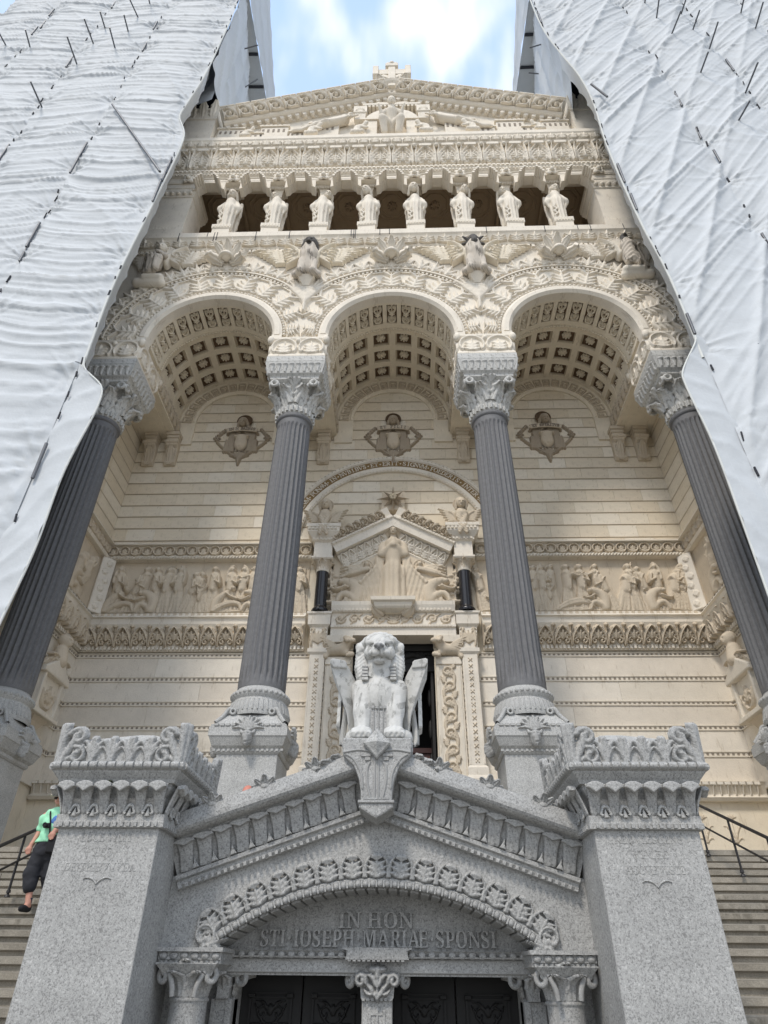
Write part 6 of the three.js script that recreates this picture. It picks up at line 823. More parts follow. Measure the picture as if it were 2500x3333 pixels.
    const pc = add(t, 'pilaster_capital', join(ext([[0, 1.42], [-.02, 1.6], [-.16, 1.62], [-.16, 1.65], [.12, 1.65], [.12, 1.42]].map(v => [s * (1.54 + v[0]), v[1]]), .4).translate(0, 0, -8.65)), M.gran2);
    add(pc, 'leaf', leaf3d({ sp: [[0, 0], [.03, .08], [.05, .15], [.2, .17]], w: .12, n: 3, cup: .3, rib: .012, th: .02 }), M.gran, [s * 1.5, 1.44, -8.42], [0, -s * PI / 2, 0]); add(pc, 'leaf', leaf3d({ sp: [[0, 0], [.03, .08], [.05, .15], [.12, .17]], w: .10, n: 3, cup: .3, rib: .012, th: .02 }), M.gran, [s * 1.6, 1.44, -8.28]);
    add(pc, 'volute', join(new THREE.TorusGeometry(.055, .028, 8, 18).rotateY(.4 * s)), M.gran, [s * 1.42, 1.595, -8.26]);
  }
  // centre pier
  add(t, 'pier', join(RB(-.155, .155, -.75, 1.42, -8.6, -8.22, .01), B(-.085, -.06, -.7, 1.34, -8.3, -8.21), B(.06, .085, -.7, 1.34, -8.3, -8.21), B(-.012, .012, -.7, 1.34, -8.3, -8.21), ...[.3, .7, 1.1, 1.3].map(y => B(-.06, .06, y, y + .025, -8.3, -8.211))), M.gran);
  const pc = add(t, 'pier_capital', join(ext([[-.155, 1.42], [-.165, 1.44], [-.18, 1.58], [-.25, 1.69], [-.29, 1.70], [-.29, 1.755], [.29, 1.755], [.29, 1.70], [.25, 1.69], [.18, 1.58], [.165, 1.44], [.155, 1.42]], .4).translate(0, 0, -8.6), dentils(-.16, .16, 1.415, 1.44, -8.2, -8.185, .045, .03)), M.gran);
  add(pc, 'foliage', relief([...mx([S(qb([0, 0], [.06, .10], [.12, .13]), [.015, .025, .012], .05, .2), S(qb([.02, .05], [.10, .02], [.13, .08]), [.012, .022, .01], .045, .2), S(spi(.17, .155, .06, .018, PI * 1.1, -PI * 1.3, 16), [.022, .022], .06), S(qb([.02, .12], [.05, .22], [.12, .2]), [.02, .025, .012], .05)]), S([[0, -.02], [0, .2]], [.012, .02], .05), El(0, .25, .10, .035, .06), El(0, .20, .035, .05, .06)], -.27, .27, -.03, .31, .0125), M.gran, [0, 1.43, -8.19], [.12, 0, 0]);
  for (const s of [-1, 1]) add(pc, 'volute', join(new THREE.TorusGeometry(.05, .028, 8, 18).rotateY(s * .9), ico.clone().scale(.025, .025, .025)), M.gran, [s * .285, 1.585, -8.28]);
  // doors
  for (const s of [-1, 1]) for (let k = 0; k < 2; k++) {
    const xa = .16 + k * .68, xm = s * (xa + .33), d = add(t, 'door_leaf', join(RB(xm - .335, xm + .335, -.75, 1.66, -8.82, -8.74, .01), B(xm - .31, xm + .31, 1.60, 1.64, -8.76, -8.725)), M.bronze);
    add(d, 'carved_panel', join(B(-.24, .24, .0, .018, 0, .03), B(-.24, .24, .245, .262, 0, .03), B(-.24, .24, .285, .30, 0, .03), B(-.235, -.21, 0, .25, 0, .03), B(.21, .235, 0, .25, 0, .03), RB(-.245, -.17, .25, .29, 0, .05, .008), RB(.17, .245, .25, .29, 0, .05, .008), B(-.24, .24, -.33, -.31, 0, .03), relief([...mx([S(spi(.09, .12, .07, .02, PI, -PI, 14), .013, .03), S(qb([0, .02], [.1, .03], [.17, .2]), [.01, .02, .008], .03), S(qb([.02, .16], [.08, .24], [.16, .22]), [.01, .016, .006], .03)]), El(0, .15, .03, .06, .035), S([[-.19, .03], [.19, .03]], .012, .025)], -.21, .21, 0, .25, .0125)), M.bronze, [xm, 1.17, -8.745]);
    add(d, 'carved_panel', join(B(-.24, .24, 0, .02, 0, .03), B(-.24, .24, .9, .92, 0, .03), relief(sh(acan(.3, .7, 5, .03), 0, .1), -.2, .2, 0, .9, .02)), M.bronze, [xm, .1, -8.745]);
  }
  // sloping coping, leaf course and dentils
  for (const s of [-1, 1]) {
    const g = new THREE.Group(); g.name = 'gable_coping'; t.add(g); g.position.set(0, 3.17, 0); g.rotation.z = -s * SL; const L = 2.22, mk = (pr, a, b) => mouldX(pr, Math.min(s * a, s * b), Math.max(s * a, s * b));
    add(g, 'coping_stone', join(mk([[-7.72, .30], [-7.42, .315], [-7.38, .335], [-7.36, .36], [-7.36, .36], [-7.36, .40], [-7.40, .525], [-9.3, .50], [-9.3, .30]], -.1, L - .1)), M.gran);
    add(g, 'leaf_course_moulding', join(mk([[-7.72, -.155], [-7.64, -.15], [-7.62, -.115], [-7.65, -.105], [-7.65, -.075], [-7.61, -.06], [-7.61, -.02], [-7.67, -.012], [-7.62, .18], [-7.52, .31], [-7.72, .33]], .1, L)), M.gran2);
    stuff(add(g, 'dentil_course', join(dentils(Math.min(s * .12, s * L), Math.max(s * .12, s * L), -.15, -.112, -7.64, -7.60, .068, .034)), M.gran));
    for (let i = 0; i < 10; i++) { const x = s * (.30 + i * .2), l = add(g, 'carved_leaf', leafGableG, M.gran2, [x, -.01, -7.625], [.02, 0, s * .12], [1.08, 1.12, 1.0]); add(l, 'leaf_lip', lipG, M.gran, [0, .238, .06], [0, 0, 0], [1.08, .62, .8]); if (i) add(g, 'carved_point', G.point ??= join(bevext([[-.035, 0], [.035, 0], [.012, .05], [0, .1], [-.012, .05]], .05, .008)), M.gran2, [x - s * .1, -.01, -7.63]); }
    const cl = leaf3d({ sp: [[0, 0], [.02, .05], [.035, .10], [.075, .135]], w: .058, n: 2, cup: .3, rib: .008, th: .015 });
    for (const x of [.55, 1.12, 1.7]) { const c = add(g, 'coping_foliage', join(new THREE.SphereGeometry(.045, 12, 8).scale(1.1, .7, .6)), M.gran, [s * x, .50, -7.40], [0, 0, s * SL * .6]); for (const [a, k] of [[-1.25, .95], [-.65, 1.05], [0, 1.15], [.65, 1.05], [1.25, .95]]) add(c, 'leaf', cl, M.gran, [a * .03, -.02, 0], [0, a * .5, -a], k * .8); }
  }
  // lyre-shaped bracket under the lion
  const half = [[.165, 3.03], [.165, 3.09], [.17, 3.22], [.19, 3.34], [.25, 3.48], [.34, 3.56], [.375, 3.60], [.375, 3.66], [.385, 3.68], [.385, 3.78]], out = [...half, ...half.slice().reverse().map(v => [-v[0], v[1]])];
  const b = add(t, 'lion_bracket', join(bevext(out, 1.25, .02).translate(0, 0, -8.55), bevext([[-.18, 3.10], [.18, 3.10], [.18, 3.045], [.05, 2.965], [0, 2.94], [-.05, 2.965], [-.18, 3.045]], .42, .02).translate(0, 0, -7.66), RB(-.19, .19, 3.085, 3.115, -7.7, -7.22, .008)), M.gran);
  const ln = []; for (const s of [-1, 1]) ln.push(tube([[s * .02, 3.11, -7.30], [s * .02, 3.4, -7.30], [s * .02, 3.58, -7.30]], .012, 5), tube([[s * .06, 3.13, -7.30], [s * .10, 3.3, -7.30], [s * .10, 3.46, -7.30], [s * .07, 3.52, -7.30]], .014, 5), tube([[s * .15, 3.24, -7.30], [s * .17, 3.4, -7.30], [s * .26, 3.55, -7.30], [s * .34, 3.6, -7.30]], .014, 5), tube([[s * .03, 3.62, -7.3], [s * .2, 3.645, -7.3], [s * .37, 3.62, -7.3]], .014, 5), RB(s * .12 - .055, s * .12 + .055, 3.57, 3.60, -7.33, -7.28, .005), RB(s * .10 - .03, s * .10 + .03, 3.53, 3.57, -7.33, -7.285, .005));
  add(b, 'carved_lines', join(ln, B(-.13, .13, 3.135, 3.15, -7.33, -7.288)), M.gran2);
  add(b, 'diamond', join(bevext([[0, -.165], [.15, 0], [0, .165], [-.15, 0]], .14, .03), new THREE.OctahedronGeometry(.11).scale(1, 1.1, .5).translate(0, 0, .14)), M.granl, [0, 3.705, -7.36]);
  for (const s of [-1, 1]) for (const [x, y, k] of [[.43, 3.48, 1], [.52, 3.42, .8], [.36, 3.56, .8]]) add(b, 'leaf', leaf3d({ sp: [[0, 0], [.05, .07], [.08, .13], [.17, .15]], w: .09, n: 3, cup: .3, rib: .012, th: .02 }), M.gran, [s * x, y - .03, -7.45], [.2, s * .5, -s * .9], k);
}
// ------------------------------------------------------------------ winged lion on the porch
{
  const t = thing('winged_lion_statue', 'white stone winged lion sitting on the bracket at the top of the granite gable', 'statue', [0, 3.79, -7.82]);
  const P = [[0, .35, -.12, .27, 0, .92, -.06, .235], [0, .3, -.42, .28, 0, .7, -.3, .22], [0, .9, -.05, .22, 0, 1.12, 0, .2]];
  for (const s of [-1, 1]) {
    P.push([s * .205, .72, .02, .145, s * .195, .40, .14, .108], [s * .195, .40, .14, .10, s * .19, .12, .22, .088], { e: [s * .19, .085, .31, .115, .085, .13] }, [s * .27, .2, -.3, .16, s * .3, .12, .05, .1]);
    for (let i = 0; i < 4; i++) P.push([s * .19 + (i - 1.5) * .055, .115, .34, .034, s * .19 + (i - 1.5) * .058, .055, .425, .036]);
  }
  const claws = []; for (const s of [-1, 1]) for (let i = 0; i < 4; i++) claws.push({ e: [s * .19 + (i - 1.5) * .058, .04, .462, .020, .028, .02], neg: 1, k: .008 });
  add(t, 'body', solid([...P, { e: [0, .62, .14, .17, .22, .10] }, ...claws], .0135, { k: .05, mod: (x, y, z, d) => d + (z > .05 && Math.abs(x) < .16 && y > .36 && y < .72 ? .007 * Math.abs(sin(Math.atan2(x, y - .05) * 16)) : 0) + (y < .62 && y > .1 && Math.abs(x) > .12 && z > .1 ? .003 * sin(x * 90) : 0) }), M.whitestone);
  add(t, 'apron', join(ext([[-.15, .02], [.15, .02], [.10, .30], [.13, .44], [.05, .48], [-.05, .48], [-.13, .44], [-.10, .30]], .05), ...[-.06, 0, .06].map(x => rod([x * .8, .04, .055], [x, .46, .055], .008, 5)), ...Array.from({ length: 6 }, (_, i) => RB(-.135 + i * .048, -.097 + i * .048, .42, .52, .03, .075, .012))), M.gran, [0, 0, .17], [-.1, 0, 0]);
  const H = [{ e: [0, 1.235, .06, .185, .19, .185] }, [0, 1.235, .16, .12, 0, 1.19, .30, .092], { e: [-.06, 1.158, .315, .078, .052, .075] }, { e: [.06, 1.158, .315, .078, .052, .075] }, [-.045, 1.25, .28, .04, -.025, 1.32, .17, .05], [.045, 1.25, .28, .04, .025, 1.32, .17, .05], { e: [0, 1.070, .26, .088, .045, .085] }, [-.05, 1.325, .215, .032, -.135, 1.285, .17, .03], [.05, 1.325, .215, .032, .135, 1.285, .17, .03], { e: [-.12, 1.17, .16, .08, .09, .09] }, { e: [.12, 1.17, .16, .08, .09, .09] }, [-.035, 1.30, .245, .03, -.14, 1.305, .18, .028], [.035, 1.30, .245, .03, .14, 1.305, .18, .028], { e: [-.09, 1.262, .25, .052, .024, .055], neg: 1, k: .01 }, { e: [.09, 1.262, .25, .052, .024, .055], neg: 1, k: .01 }];
  const cut = (...v) => { v.neg = 1; v.k = .008; return v; }; H.push(cut(-.135, 1.065, .215, .02, -.08, 1.105, .305, .023), cut(.135, 1.065, .215, .02, .08, 1.105, .305, .023), cut(-.08, 1.105, .305, .023, 0, 1.118, .350, .022), cut(.08, 1.105, .305, .023, 0, 1.118, .350, .022), cut(0, 1.12, .385, .013, 0, 1.20, .398, .013), cut(-.165, 1.05, .16, .015, -.172, 1.25, .17, .012), cut(.165, 1.05, .16, .015, .172, 1.25, .17, .012)); const hp = H;
  add(t, 'head', solid([...hp, { e: [0, .98, .14, .11, .10, .09] }], .011, { k: .028 }), M.whitestone);
  add(t, 'eye', join(new THREE.SphereGeometry(.020, 10, 8).translate(-.088, 1.262, .208), new THREE.SphereGeometry(.020, 10, 8).translate(.088, 1.262, .208)), M.whitestone);
  add(t, 'nose', solid([{ e: [0, 1.24, .385, .066, .036, .034] }, [0, 1.225, .395, .028, 0, 1.195, .395, .014], { e: [-.035, 1.225, .415, .016, .012, .02], neg: 1 }, { e: [.035, 1.225, .415, .016, .012, .02], neg: 1 }], .008, { k: .02 }), M.grand).userData.label = 'dark worn nose';
  for (const q of t.children) if (['head', 'eye', 'nose'].includes(q.name)) { q.geometry.translate(0, -1.2, -.05).rotateX(.30).translate(0, 1.215, .05); }
  const mane = []; for (let i = 0; i < 9; i++) { const a = lerp(-1.15, 1.15, i / 8); mane.push([.225 * sin(a), 1.25 + .205 * cos(a), .02, .055, .195 * sin(a), 1.235 + .175 * cos(a), .125, .042]); }
  for (const s of [-1, 1]) mane.push([s * .225, 1.30, -.02, .085, s * .235, 1.0, .02, .085], [s * .235, 1.0, .02, .085, s * .225, .86, .07, .07], [s * .185, 1.12, .07, .06, s * .19, .90, .11, .055], [s * .215, 1.25, .06, .055, s * .275, 1.27, .07, .04], [s * .275, 1.30, .06, .035, s * .27, 1.2, .07, .035]);
  mane.push([-.2, 1.2, -.1, .1, .2, 1.2, -.1, .1], [0, 1.0, -.15, .2, 0, 1.2, -.1, .22]);
  add(t, 'mane', solid(mane, .012, { k: .014, mod: (x, y, z, d) => d + (Math.abs(x) > .17 && y < 1.22 ? .0045 * sin(y * 120 + Math.abs(x) * 60) : 0) }), M.whitestone);
  for (const s of [-1, 1]) { add(t, 'tassel', join(...[0, 1, 2, 3].map(i => RB(s * .175 - .038, s * .175 + .038, .955 - i * .042, .982 - i * .042, .10, .20, .008)), RB(s * .175 - .04, s * .175 + .04, .79, .825, .10, .195, .006)), M.whitestone); stuff(add(t, 'tassel_shadow_line', join(...[0, 1, 2].map(i => B(s * .175 - .034, s * .175 + .034, .938 - i * .042, .957 - i * .042, .11, .196))), M.grand)).userData.label = 'groove shade painted dark between tassel rings'; }  // dark strips put the shade between the rings into the colour
  add(t, 'collar', join(ext([[-.15, .86], [0, .775], [.15, .86], [.12, .95], [-.12, .95]], .04)), M.whitestone, [0, 0, .135]);
  const wp = [[-.26, .12], [-.27, .62], [-.285, .82], [-.36, .95], [-.415, 1.025], [-.44, 1.04], [-.575, 1.01], [-.60, .985], [-.60, .94], [-.565, .86], [-.47, .62], [-.39, .40], [-.35, .12]], wr = wp.map(v => [-v[0], v[1]]);
  for (const s of [-1, 1]) {
    const w = add(t, 'wing', join(bevext(s < 0 ? wp : wr, .5, .018).translate(0, 0, -.42), bevext((s < 0 ? wp : wr).slice(4, 9).concat([[s * .56, .90], [s * .41, .95]]), .58, .012).translate(0, .012, -.46), tube([[s * .40, .55, -.12], [s * .43, .3, -.12], [s * .43, .10, -.1], [s * .40, .06, -.08]], .032, 7), tube([[s * .40, .5, -.2], [s * .45, .25, -.2], [s * .45, .08, -.18]], .032, 7)), M.whitestone);
    { const q = w.geometry.attributes.position; for (let i = 0; i < q.count; i++) q.setZ(i, q.getZ(i) + (Math.abs(q.getX(i)) - .32) * 1.0 - .06); w.geometry.computeVertexNormals(); }
    add(w, 'feather', relief(Array.from({ length: 4 }, (_, i) => S([[0, -.05 - i * .0], [.06 * i - .09, -.55]].map(v => [v[0] + (i - 1.5) * .02, v[1]]), [.03, .04], .03, .3)), -.2, .2, -.65, .02, .02), M.whitestone, [s * .50, .86, -.2], [0, s * PI / 2, 0]);
  }
  add(t, 'plinth', join(RB(-.40, .40, -.12, .0, -.7, .33, .015), RB(-.385, .385, -.14, -.10, -.7, .40, .01)), M.granl);
}
// ------------------------------------------------------------------ stair rails
for (const [s, x, lab] of [[-1, -5.98, 'dark iron stair rail beside the man in green on the left stairs'], [1, 6.12, 'dark iron stair rail on the right stairs behind the right pillar']]) {
  const t = thing('stair_rail', lab, 'handrail', [x, 0, 0]), line = (z, h) => [0, 3.55 - .16 * (14.06 + z) / .385 + h, z];
  add(t, 'top_rail', join(rod(line(-14.4, .95), line(-5.6, .95), .028, 10)), M.iron); add(t, 'lower_rail', join(rod(line(-14.4, .56), line(-5.6, .56), .019, 8)), M.iron);
  for (let i = 0; i < 7; i++) { const z = -14.02 + i * 1.2, yb = NOSE(Math.round((14.06 + z) / .385))[1]; add(t, 'post', join(rod([0, yb, z], [0, line(z, .95)[1], z], .021, 8), cyl(.05, .034, yb, yb + .035, 0, z, 12), cyl(.036, .030, yb + .06, yb + .10, 0, z, 10)), M.iron); }
}
// ------------------------------------------------------------------ people
{
  const t = thing('person', 'man in a mint green shirt, dark shorts and pale cap walking down the left stairs', 'person', [-5.33, 2.35, -11.2]);
  const arm = (s, e, h) => [[...s, .062, ...e, .045], [...e, .045, ...h, .032]];
  const hand = (x, y, z, dx) => [[x, y, z, .03, x + dx, y - .07, z + .02, .034], ...[-1.5, -.5, .5, 1.5].map(i => [x + dx + i * .018, y - .07, z + .02, .011, x + dx * 1.6 + i * .022, y - .145 + Math.abs(i) * .008, z + .035, .009]), [x + dx - .03, y - .05, z + .03, .012, x + dx - .055, y - .10, z + .045, .010]];
  add(t, 'body', solid([...gFace(.0, 1.565, .03, .088), { e: [0, 1.59, -.015, .085, .105, .10] }, [0, 1.40, -.02, .058, 0, 1.50, 0, .055], [0, .9, 0, .14, 0, 1.32, -.01, .13], ...arm([-.19, 1.34, -.02], [-.235, 1.13, -.06], [-.25, .93, .05]), ...hand(-.25, .92, .06, 0), ...arm([.19, 1.34, -.02], [.22, 1.14, .0], [.12, 1.10, .17]), ...hand(.125, 1.11, .18, -.01), [-.10, .85, 0, .10, -.11, .48, .05, .06], [-.11, .48, .05, .058, -.02, .12, .10, .042], [.10, .85, 0, .10, .12, .48, -.06, .06], [.12, .48, -.06, .058, .13, .10, -.2, .042], [-.02, .08, .08, .045, -.04, .05, .2, .035], [.13, .06, -.2, .045, .14, .04, -.06, .035], { e: [-.09, 1.57, .0, .014, .03, .02] }, { e: [.09, 1.57, 0, .014, .03, .02] }], .0125, { k: .028 }), M.skin);
  add(t, 'shirt', solid([[0, .97, .0, .175, 0, 1.2, 0, .165], [0, 1.2, 0, .165, 0, 1.34, -.01, .15], [-.13, 1.37, -.02, .075, -.20, 1.30, -.03, .075], [-.20, 1.30, -.03, .075, -.23, 1.17, -.05, .066], [.13, 1.37, -.02, .075, .20, 1.30, -.03, .075], [.20, 1.30, -.03, .075, .222, 1.17, -.02, .066], [-.10, .93, .02, .12, .10, .93, .02, .12]], .0145, { k: .04, mod: (x, y, z, d) => Math.max(d + .006 * sin(y * 34 + x * 18 + noise3(x * 9, y * 9, z * 9) * 5), .94 - y) }), M.mint);
  add(t, 'shirt_print', relief([El(0, 0, .05, .06, .006), S([[-.05, -.04], [.05, .05]], .02, .01)], -.07, .07, -.07, .07, .012), M.blue, [.06, 1.25, .165]);
  add(t, 'shorts', solid([[0, .92, 0, .165, 0, .82, 0, .165], [-.09, .84, .0, .13, -.12, .5, .05, .115], [-.12, .5, .05, .115, -.075, .33, .085, .095], [.09, .84, 0, .13, .12, .5, -.05, .115], [.12, .5, -.05, .115, .13, .35, -.09, .095]], .0145, { k: .04, mod: (x, y, z, d) => d + .004 * sin(y * 40 + noise3(x * 12, y * 12, z * 12) * 6) }), M.charcoal);
  for (const [x, z] of [[-.03, .1], [.135, -.17]]) { add(t, 'shoe', solid([[x, .055, z - .06, .05, x, .045, z + .13, .045], [x, .09, z - .03, .048, x, .12, z - .02, .045]], .012, { k: .03 }), M.blackcloth); add(t, 'sock', join(cyl(.05, .048, .12, .19, x, z - .02, 14)), M.navy); }
  add(t, 'cap', join(new THREE.SphereGeometry(.108, 18, 10, 0, 2 * PI, 0, PI * .5).scale(1, .95, 1.08).translate(0, 1.615, -.015), new THREE.CylinderGeometry(.105, .115, .012, 20, 1, false, -PI / 2, PI).scale(1, 1, 1.6).translate(0, 1.62, .02)), M.capm, null, [.06, 0, 0]);
  add(t, 'sunglasses', join(RB(-.075, -.012, 1.572, 1.604, .10, .118, .006), RB(.012, .075, 1.572, 1.604, .10, .118, .006), B(-.015, .015, 1.59, 1.598, .108, .116)), M.blackcloth);
  add(t, 'hair', solid([{ e: [0, 1.58, -.05, .092, .085, .075] }], .012), M.hair);
  add(t, 'camera_strap', join(tube([[-.10, 1.42, .02], [-.05, 1.36, .15], [.02, 1.2, .19], [.06, 1.02, .19]], .012, 6), tube([[-.10, 1.42, .02], [-.06, 1.43, -.08], [.05, 1.3, -.17]], .012, 6)), M.blackcloth);
  add(t, 'camera', join(RB(-.07, .03, 1.13, 1.20, .17, .23, .012), cyl(.028, .03, 0, .05, 0, 0, 18).rotateX(PI / 2).translate(-.02, 1.165, .23), new THREE.TorusGeometry(.029, .006, 6, 18).translate(-.02, 1.165, .28)), M.blackcloth);
  add(t, 'shoulder_bag', join(RB(.05, .25, .78, 1.04, .10, .2, .03)), M.blackcloth);
}
{
  const t = thing('person', 'bald man standing on the stair behind the left slope of the granite gable', 'person', [-2.33, 2.43, -11.46]); t.scale.setScalar(1.02);
  add(t, 'body', solid([...gFace(0, 1.615, .03, .092), { e: [0, 1.65, -.015, .094, .112, .112] }, [0, 1.43, -.02, .06, 0, 1.54, 0, .058], [0, .95, 0, .15, 0, 1.35, 0, .14], [-.2, 1.38, 0, .06, -.25, 1.12, 0, .045], [-.25, 1.12, 0, .045, -.24, .88, .06, .034], [.2, 1.38, 0, .06, .25, 1.12, 0, .045], [.25, 1.12, 0, .045, .24, .88, .06, .034], ...[-1, 1].flatMap(s => [[s * .24, .88, .06, .034, s * .245, .80, .08, .036], ...[-1.5, -.5, .5, 1.5].map(i => [s * .245, .80, .08 + i * .016, .011, s * .25, .72, .085 + i * .018, .009]), [s * .24, .84, .10, .012, s * .235, .79, .13, .010], [s * .10, .9, 0, .1, s * .11, .48, .02, .065], [s * .11, .48, .02, .06, s * .11, .1, -.02, .045]]), { e: [-.095, 1.62, 0, .014, .032, .02] }, { e: [.095, 1.62, 0, .014, .032, .02] }], .014, { k: .028 }), M.skinred);
  add(t, 'shirt', solid([[0, .98, 0, .18, 0, 1.36, 0, .165], [-.2, 1.38, 0, .08, -.24, 1.15, 0, .07], [.2, 1.38, 0, .08, .24, 1.15, 0, .07]], .018, { k: .05 }), M.navy);
  add(t, 'trousers', solid([[0, .95, 0, .17, 0, .85, 0, .17], [-.1, .85, 0, .13, -.11, .12, 0, .085], [.1, .85, 0, .13, .11, .12, 0, .085]], .018, { k: .05 }), M.charcoal);
  for (const s of [-1, 1]) add(t, 'shoe', solid([[s * .11, .05, -.05, .05, s * .11, .045, .14, .045]], .014), M.blackcloth);
}
// ------------------------------------------------------------------ towers wrapped in white sheeting
function sheet(nu, nv, f) { const P = [], uv = [], I = []; for (let j = 0; j <= nv; j++) for (let i = 0; i <= nu; i++) { const q = f(i / nu, j / nv); P.push(q[0], q[1], q[2]); uv.push(q[3], q[4]); } for (let j = 0; j < nv; j++) for (let i = 0; i < nu; i++) { const a = j * (nu + 1) + i; I.push(a, a + 1, a + nu + 2, a, a + nu + 2, a + nu + 1); } const g = new THREE.BufferGeometry(); g.setAttribute('position', new THREE.Float32BufferAttribute(P, 3)); g.setAttribute('uv', new THREE.Float32BufferAttribute(uv, 2)); g.setIndex(I); g.computeVertexNormals(); return g; }
const crease = x => { const q = 1 - Math.abs(sin(x)); return q * q * q * q; };
const ridge = x => { const s = 1 - Math.abs(sin(x)); return s * s; };
const interp = (tab, y) => { if (y <= tab[0][0]) return tab[0][1]; for (let i = 1; i < tab.length; i++) if (y <= tab[i][0]) return lerp(tab[i - 1][1], tab[i][1], (y - tab[i - 1][0]) / (tab[i][0] - tab[i - 1][0])); return tab[tab.length - 1][1]; };
for (const s of [-1, 1]) {
  const t = thing('wrapped_tower', s < 0 ? 'left church tower wrapped in sagging white sheeting on scaffolding' : 'right church tower wrapped in diagonally creased white sheeting on scaffolding', 'tower', [0, 0, 0]);
  const Z = -12.55, seams = s < 0 ? [9.2, 12.75, 16.1, 19.3, 22.3] : [8.95, 12.55, 15.75, 18.8, 24.5], r = rng(s + 50), XO = seams[4];
  const edge = s < 0 ? [[16, 9.0], [20, 9.1], [25, 8.9], [30.5, 8.77], [31.5, 9.05], [32.3, 9.32], [34, 9.2], [36.5, 8.97], [44, 8.8], [60, 8.8]] : [[16, 8.93], [20, 8.95], [23, 8.76], [28.8, 8.68], [32.9, 8.85], [35.6, 8.7], [38, 8.3], [41.5, 7.85], [60, 7.85]];
  const tieY = k => 3.1 * k + (s < 0 ? 0 : 1);
  const disp = (X, y) => { // outward billow
    let k = 0; while (k < 3 && X > seams[k + 1]) k++; const u = clamp((X - seams[k]) / (seams[k + 1] - seams[k]), 0, 1), w = sin(PI * u);
    let h = .20 * w;
    const n1 = noise3(X * .35 + s * 9, y * .3, k), n2 = noise3(X * .8, y * 1.1, 5 + k);
    if (s < 0) {
      const m = (k % 2 ? .10 : -.06) + .10 * (noise3(0, y * .12, k + 40) - .5), ph = (y + .55 * w + m * (X - seams[k]) * 1.6 + .5 * n1) * 2.3 + k * 2, el = (g2, o) => noise3(X * .16, y * g2, o + k);
      h += .13 * crease(ph) * el(.9, 9) + .11 * crease(ph * 1.63 + 1.1) * el(1.2, 20) + .07 * crease(ph * 2.9 + .6) * el(1.6, 31) + .05 * crease((y * .5 + (X - 9) * (k % 2 ? .8 : -.7)) * 1.1 + n1);
    } else {
      const c = y * .62 - (X - 8) * .78, al = y * .78 + X * .62, ph = c * 2.2 + .8 * noise3(c * .3, al * .15, 3), el = (g2, o) => noise3(c * g2, al * .16, o + k);
      h += .12 * crease(ph) * el(.8, 9) + .10 * crease(ph * 1.9 + 1) * el(1.1, 14) + .06 * crease(ph * 3.3) * el(1.5, 25);
      h += (k === 0 ? .15 : .09) * crease((y * .36 - (X - 8) * .93) * 1.75) + .08 * crease((y * .7 + (X - 8) * .7) * .9) * el(.2, 4);
    }
    for (const kk of [k, k + 1]) { const j = Math.round((y - (s < 0 ? 0 : 1)) / 3.1), dx = X - seams[kk], dy = y - tieY(j), R = Math.hypot(dx, dy); h += .11 * ridge(Math.atan2(dy, Math.abs(dx) + .05) * 5 + kk * 2 + j) * Math.exp(-R / .9) * sm(0, .25, R) - .10 * Math.exp(-R * R / .25); }
    return h;
  };
  const yb = s < 0 ? 6 : 5;
  add(t, 'front_sheet', sheet(190, 560, (u, v) => { const y = lerp(16.2, 58, v), X = lerp(interp(edge, y), XO, u); return [s * X, y, Z + disp(X, y) * sm(0, .02, u), s * X, y]; }), M.tarp);
  add(t, 'front_sheet', sheet(110, 90, (u, v) => { const y = lerp(yb, 16.2, v), X = lerp(s < 0 ? 9.12 : 9.0, XO - 6, u); return [s * X, y, Z + disp(X, y) * sm(0, .02, u) + .01, s * X, y]; }), M.tarp);
  // loose flap beside the outer column
  const fl = s < 0 ? [[7.7, 8.42], [9.6, 8.28], [12, 8.30], [14.5, 8.06], [15.1, 8.16], [15.95, 8.9], [16.4, 9.0]] : [[8.2, 8.16], [10.4, 8.22], [12.7, 8.25], [14.9, 8.12], [15.3, 8.15], [16.7, 8.9], [16.9, 8.95]];
  add(t, 'loose_sheet', sheet(16, 110, (u, v) => { const y = lerp(fl[0][0], fl[6][0], v), X = lerp(interp(fl, y), 9.35, u); return [s * X, y + .12 * sin(u * 5) * (1 - v), Z + .03 + .10 * fbm3(X * 1.3, y * .8, 3 + s, 3) + .05 * ridge(y * 2.6 + X * 3 + 3 * noise3(X, y * .5, 1)) * (1 - u * .5) - .12 * u, s * X, y]; }), M.tarp);
  add(t, 'loose_sheet_hem', tube(fl.map(([y, X]) => [s * X, y, Z + .08]), .03, 6, 60), M.hem);
  add(t, 'sheet_hem', tube(edge.slice(0, 9).map(([y, X]) => [s * X, y, Z + .02]), .04, 6, 80), M.hem);
  // inner side: lower sheet, ledge underside, upper sheet
  const lx = z => lerp(s < 0 ? 8.85 : 8.75, 10.1, clamp((-z - 12.5) / 7.5, 0, 1)), YL = s < 0 ? 50.5 : 52.5, ux = z => lerp(8.85, 8.75, clamp((-z - 12.5) / 7.5, 0, 1)), yT = z => interp([[12.5, 62], [15.6, 58], [17.5, 56.3], [20, 53.8], [22, 53]], -z);
  add(t, 'side_sheet', sheet(60, 90, (u, v) => { const z = lerp(-12.6, -21, u), yl = s < 0 ? 38.4 : lerp(41.2, 36, sm(0, .22, u)), y = lerp(yl, YL, v); return [s * (lx(z) - .35 * sin(PI * (-z * .55 % 1)) * sin(PI * v) - .12 * ridge((-z * 1.1 + y * .5) * 2 + noise3(z, y * .3, 2) * 3) - .10 * ridge(-z * 1.25 + 1)), y, z, -z, y]; }), M.tarp);
